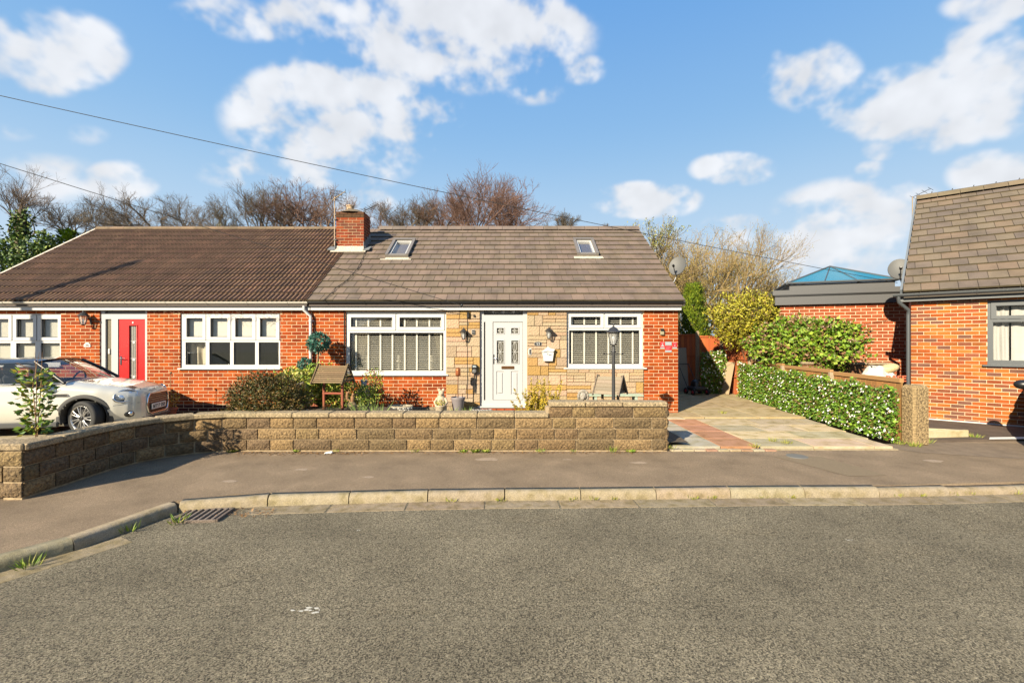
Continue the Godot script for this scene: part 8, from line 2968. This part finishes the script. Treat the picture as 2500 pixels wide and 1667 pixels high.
	leaf_cloud(mb, Vector3(0.5, 2.0, 0.1), Vector3(0.7, 0.5, 0.5), 2500, 0.09, [Color(0.36, 0.33, 0.025), Color(0.25, 0.24, 0.025), Color(0.16, 0.15, 0.02)], 58, 0.4, 0.3, 0.4)
	part(gsh, "lower_foliage", mb.mesh(), M.leaf).set_meta("kind", "stuff")
	var hy := shrub("hydrangea", "large green hydrangea with faded brown heads over the low brick wall", V(7.62, 0.0, 12.05), Vector3(1.45, 0.72, 0.5), 1.65, 10000, 0.1, [Color(0.13, 0.23, 0.018), Color(0.2, 0.31, 0.025), Color(0.08, 0.15, 0.012), Color(0.27, 0.35, 0.04), Color(0.2, 0.11, 0.055)], 52, 0.75, -1.09, 0.25)
	mb = MB.new()
	for q in 60:
		var a := rf(-0.2, PI + 0.2)
		var c := Basis(Vector3.UP, -1.09) * Vector3(cos(a) * 1.45 * rf(0.3, 1.0), 0.72 * maxf(0.1, sin(a)) * rf(0.8, 1.1), rf(-0.2, 0.5)) + Vector3(0, 1.68, 0)
		for w in 16:
			mb.col = vary(tone([Color(0.4, 0.24, 0.17), Color(0.3, 0.16, 0.1), Color(0.5, 0.34, 0.26)]), 0.2)
			mb.leaf(c + Vector3(rf(-1, 1), rf(-0.5, 0.6), rf(-1, 1)) * 0.06, Vector3(rf(-1, 1), rf(-0.2, 1), rf(-1, 1)).normalized(), Vector3(rf(-1, 1), 1, rf(-1, 1)).normalized(), 0.035, 0.03)
	part(hy, "faded_heads", mb.mesh(), M.leaf).set_meta("kind", "stuff")

# ------------------------------------------------------------------ weeds, moss and litter
func tuft(label: String, p: Vector3, n: int, h: float, spread: float, cols: Array, broad := false, group := "") -> void:
	var mb := MB.new()
	for k in n:
		var a := rf(0, TAU)
		mb.col = vary(tone(cols), 0.2)
		var b := Vector3(cos(a), 0, sin(a)) * rf(0, spread * 0.6)
		if broad:
			mb.leaf(b, Vector3(cos(a) * 0.8, rf(0.25, 0.9), sin(a) * 0.8).normalized(), Vector3(rf(-0.3, 0.3), 1, rf(-0.3, 0.3)).normalized(), h * rf(0.5, 1.0), h * 0.35)
		else:
			mb.leaf(b, Vector3(cos(a) * rf(0.1, 0.9), rf(0.6, 1.2), sin(a) * rf(0.1, 0.9)).normalized(), Vector3(rf(-1, 1), 0.3, rf(-1, 1)).normalized(), h * rf(0.5, 1.1), 0.008)
	one("weed_tuft", label, "weed", mb, M.leaf, p, 0.0, group)

func weeds() -> void:
	var g := [Color(0.16, 0.26, 0.03), Color(0.24, 0.32, 0.04), Color(0.3, 0.3, 0.06)]
	var y := [Color(0.32, 0.3, 0.06), Color(0.24, 0.26, 0.04)]
	var base := 7.34
	for e in [[568, 34, 0.09, true], [720, 20, 0.07, true], [1130, 26, 0.08, true], [1160, 30, 0.11, true], [1185, 26, 0.1, true], [1015, 22, 0.08, false], [1318, 24, 0.09, false], [1495, 36, 0.13, false], [1540, 30, 0.09, true], [1400, 16, 0.07, false], [820, 14, 0.06, false]]:
		var x: float = (e[0] - 1250.0) / F * base
		tuft("small green weed tuft at the foot of the garden wall", V(x, PAV, base), e[1], e[2], 0.09, g, e[3], "weeds at the foot of the garden wall")
	for e in [[1100, 1224], [1220, 1223], [1395, 1220], [1450, 1219], [1500, 1219], [1690, 1217], [1860, 1215], [1930, 1214], [2190, 1211], [2245, 1209], [2330, 1207], [2365, 1206], [2480, 1205], [1740, 1216]]:
		var p := onground(e[0], e[1], -0.125)
		tuft("little grass tuft in the joint under the kerb stones", V(p.x, -0.126, -p.z - 0.0), 26, 0.06, 0.1, y, false, "grass tufts in the kerb joint")
	for e in [[313, 1296], [70, 1383], [435, 1275]]:
		var p := onground(e[0], e[1], -0.12)
		tuft("grass tuft growing against the shaded kerb by the drain", V(p.x, -0.128, -p.z), 40, 0.12, 0.12, g, false, "grass tufts against the shaded kerb")
	for e in [[1885, 1078], [1920, 1084], [1765, 1010], [1640, 1095], [1843, 1092]]:
		var p := onground(e[0], e[1], 0.02)
		tuft("moss and grass clump in a driveway joint", V(p.x, 0.02, -p.z), 40, 0.09, 0.12, y, false, "clumps in the driveway joints")
	for e in [[2195, 1082], [2235, 1088], [2265, 1080], [2380, 1068]]:
		var p := onground(e[0], e[1])
		tuft("rough grass clump at the foot of the gatepost", V(p.x, PAV, -p.z), 46, 0.12, 0.14, y + g, false, "grass round the gatepost")
	for e in [[880, 1003, 8.6], [925, 1003, 8.6], [910, 1003, 8.7], [1105, 1003, 10.3], [1140, 1003, 10.3], [795, 1003, 8.9], [815, 1003, 8.9]]:
		var p := at(e[0], e[1], e[2])
		tuft("blade-leaved bulb clump growing behind the wall coping", V(p.x, bed(p.x, e[2]), e[2]), 26, 0.4 if e[2] < 8.8 else 0.25, 0.12, [Color(0.3, 0.38, 0.12), Color(0.2, 0.3, 0.06)], false, "bulb clumps behind the coping")
	# brown leaf litter along wall foot and in the gutter corner
	var mb := MB.new()
	for k in 900:
		mb.col = vary(tone([Color(0.22, 0.12, 0.05), Color(0.3, 0.17, 0.07), Color(0.15, 0.09, 0.05)]), 0.2)
		var p := V(rf(-4.9, 2.4), PAV + 0.006, 7.33 - absf(rng.randfn()) * 0.07)
		if k % 3 == 0: p = V(rf(-4.7, -2.3), PAV + 0.006, 7.3 - absf(rng.randfn()) * 0.09)
		if k > 780: p = V(rf(-3.6, -2.6), -0.118, 4.98 + rf(-0.1, 0.16))
		if p.z < -7.1 and p.x < -4.35: continue
		mb.leaf(p, Vector3(rf(-1, 1), rf(0.0, 0.25), rf(-1, 1)).normalized(), Vector3(rf(-0.3, 0.3), 1, rf(-0.3, 0.3)).normalized(), rf(0.02, 0.045), 0.02)
	var o := one("leaf_litter", "scattered brown leaf litter along the wall foot and drain", "leaf litter", mb, M.leaf)
	o.set_meta("kind", "stuff")
	# litter scrap
	mb = MB.new()
	mb.col = Color(0.75, 0.74, 0.72)
	mb.ball(eul(Vector3(0, 0.018, 0), Vector3(0, 0.3, 0.15)), Vector3(0.07, 0.018, 0.03), 7)
	mb.ball(eul(Vector3(0.05, 0.022, 0.0), Vector3(0, 0.3, 0.3)), Vector3(0.03, 0.022, 0.025), 6)
	var p := onground(799, 1105)
	one("litter_scrap", "crumpled white paper scrap at the wall foot", "litter", mb, M.plain, V(p.x, PAV, 7.22))
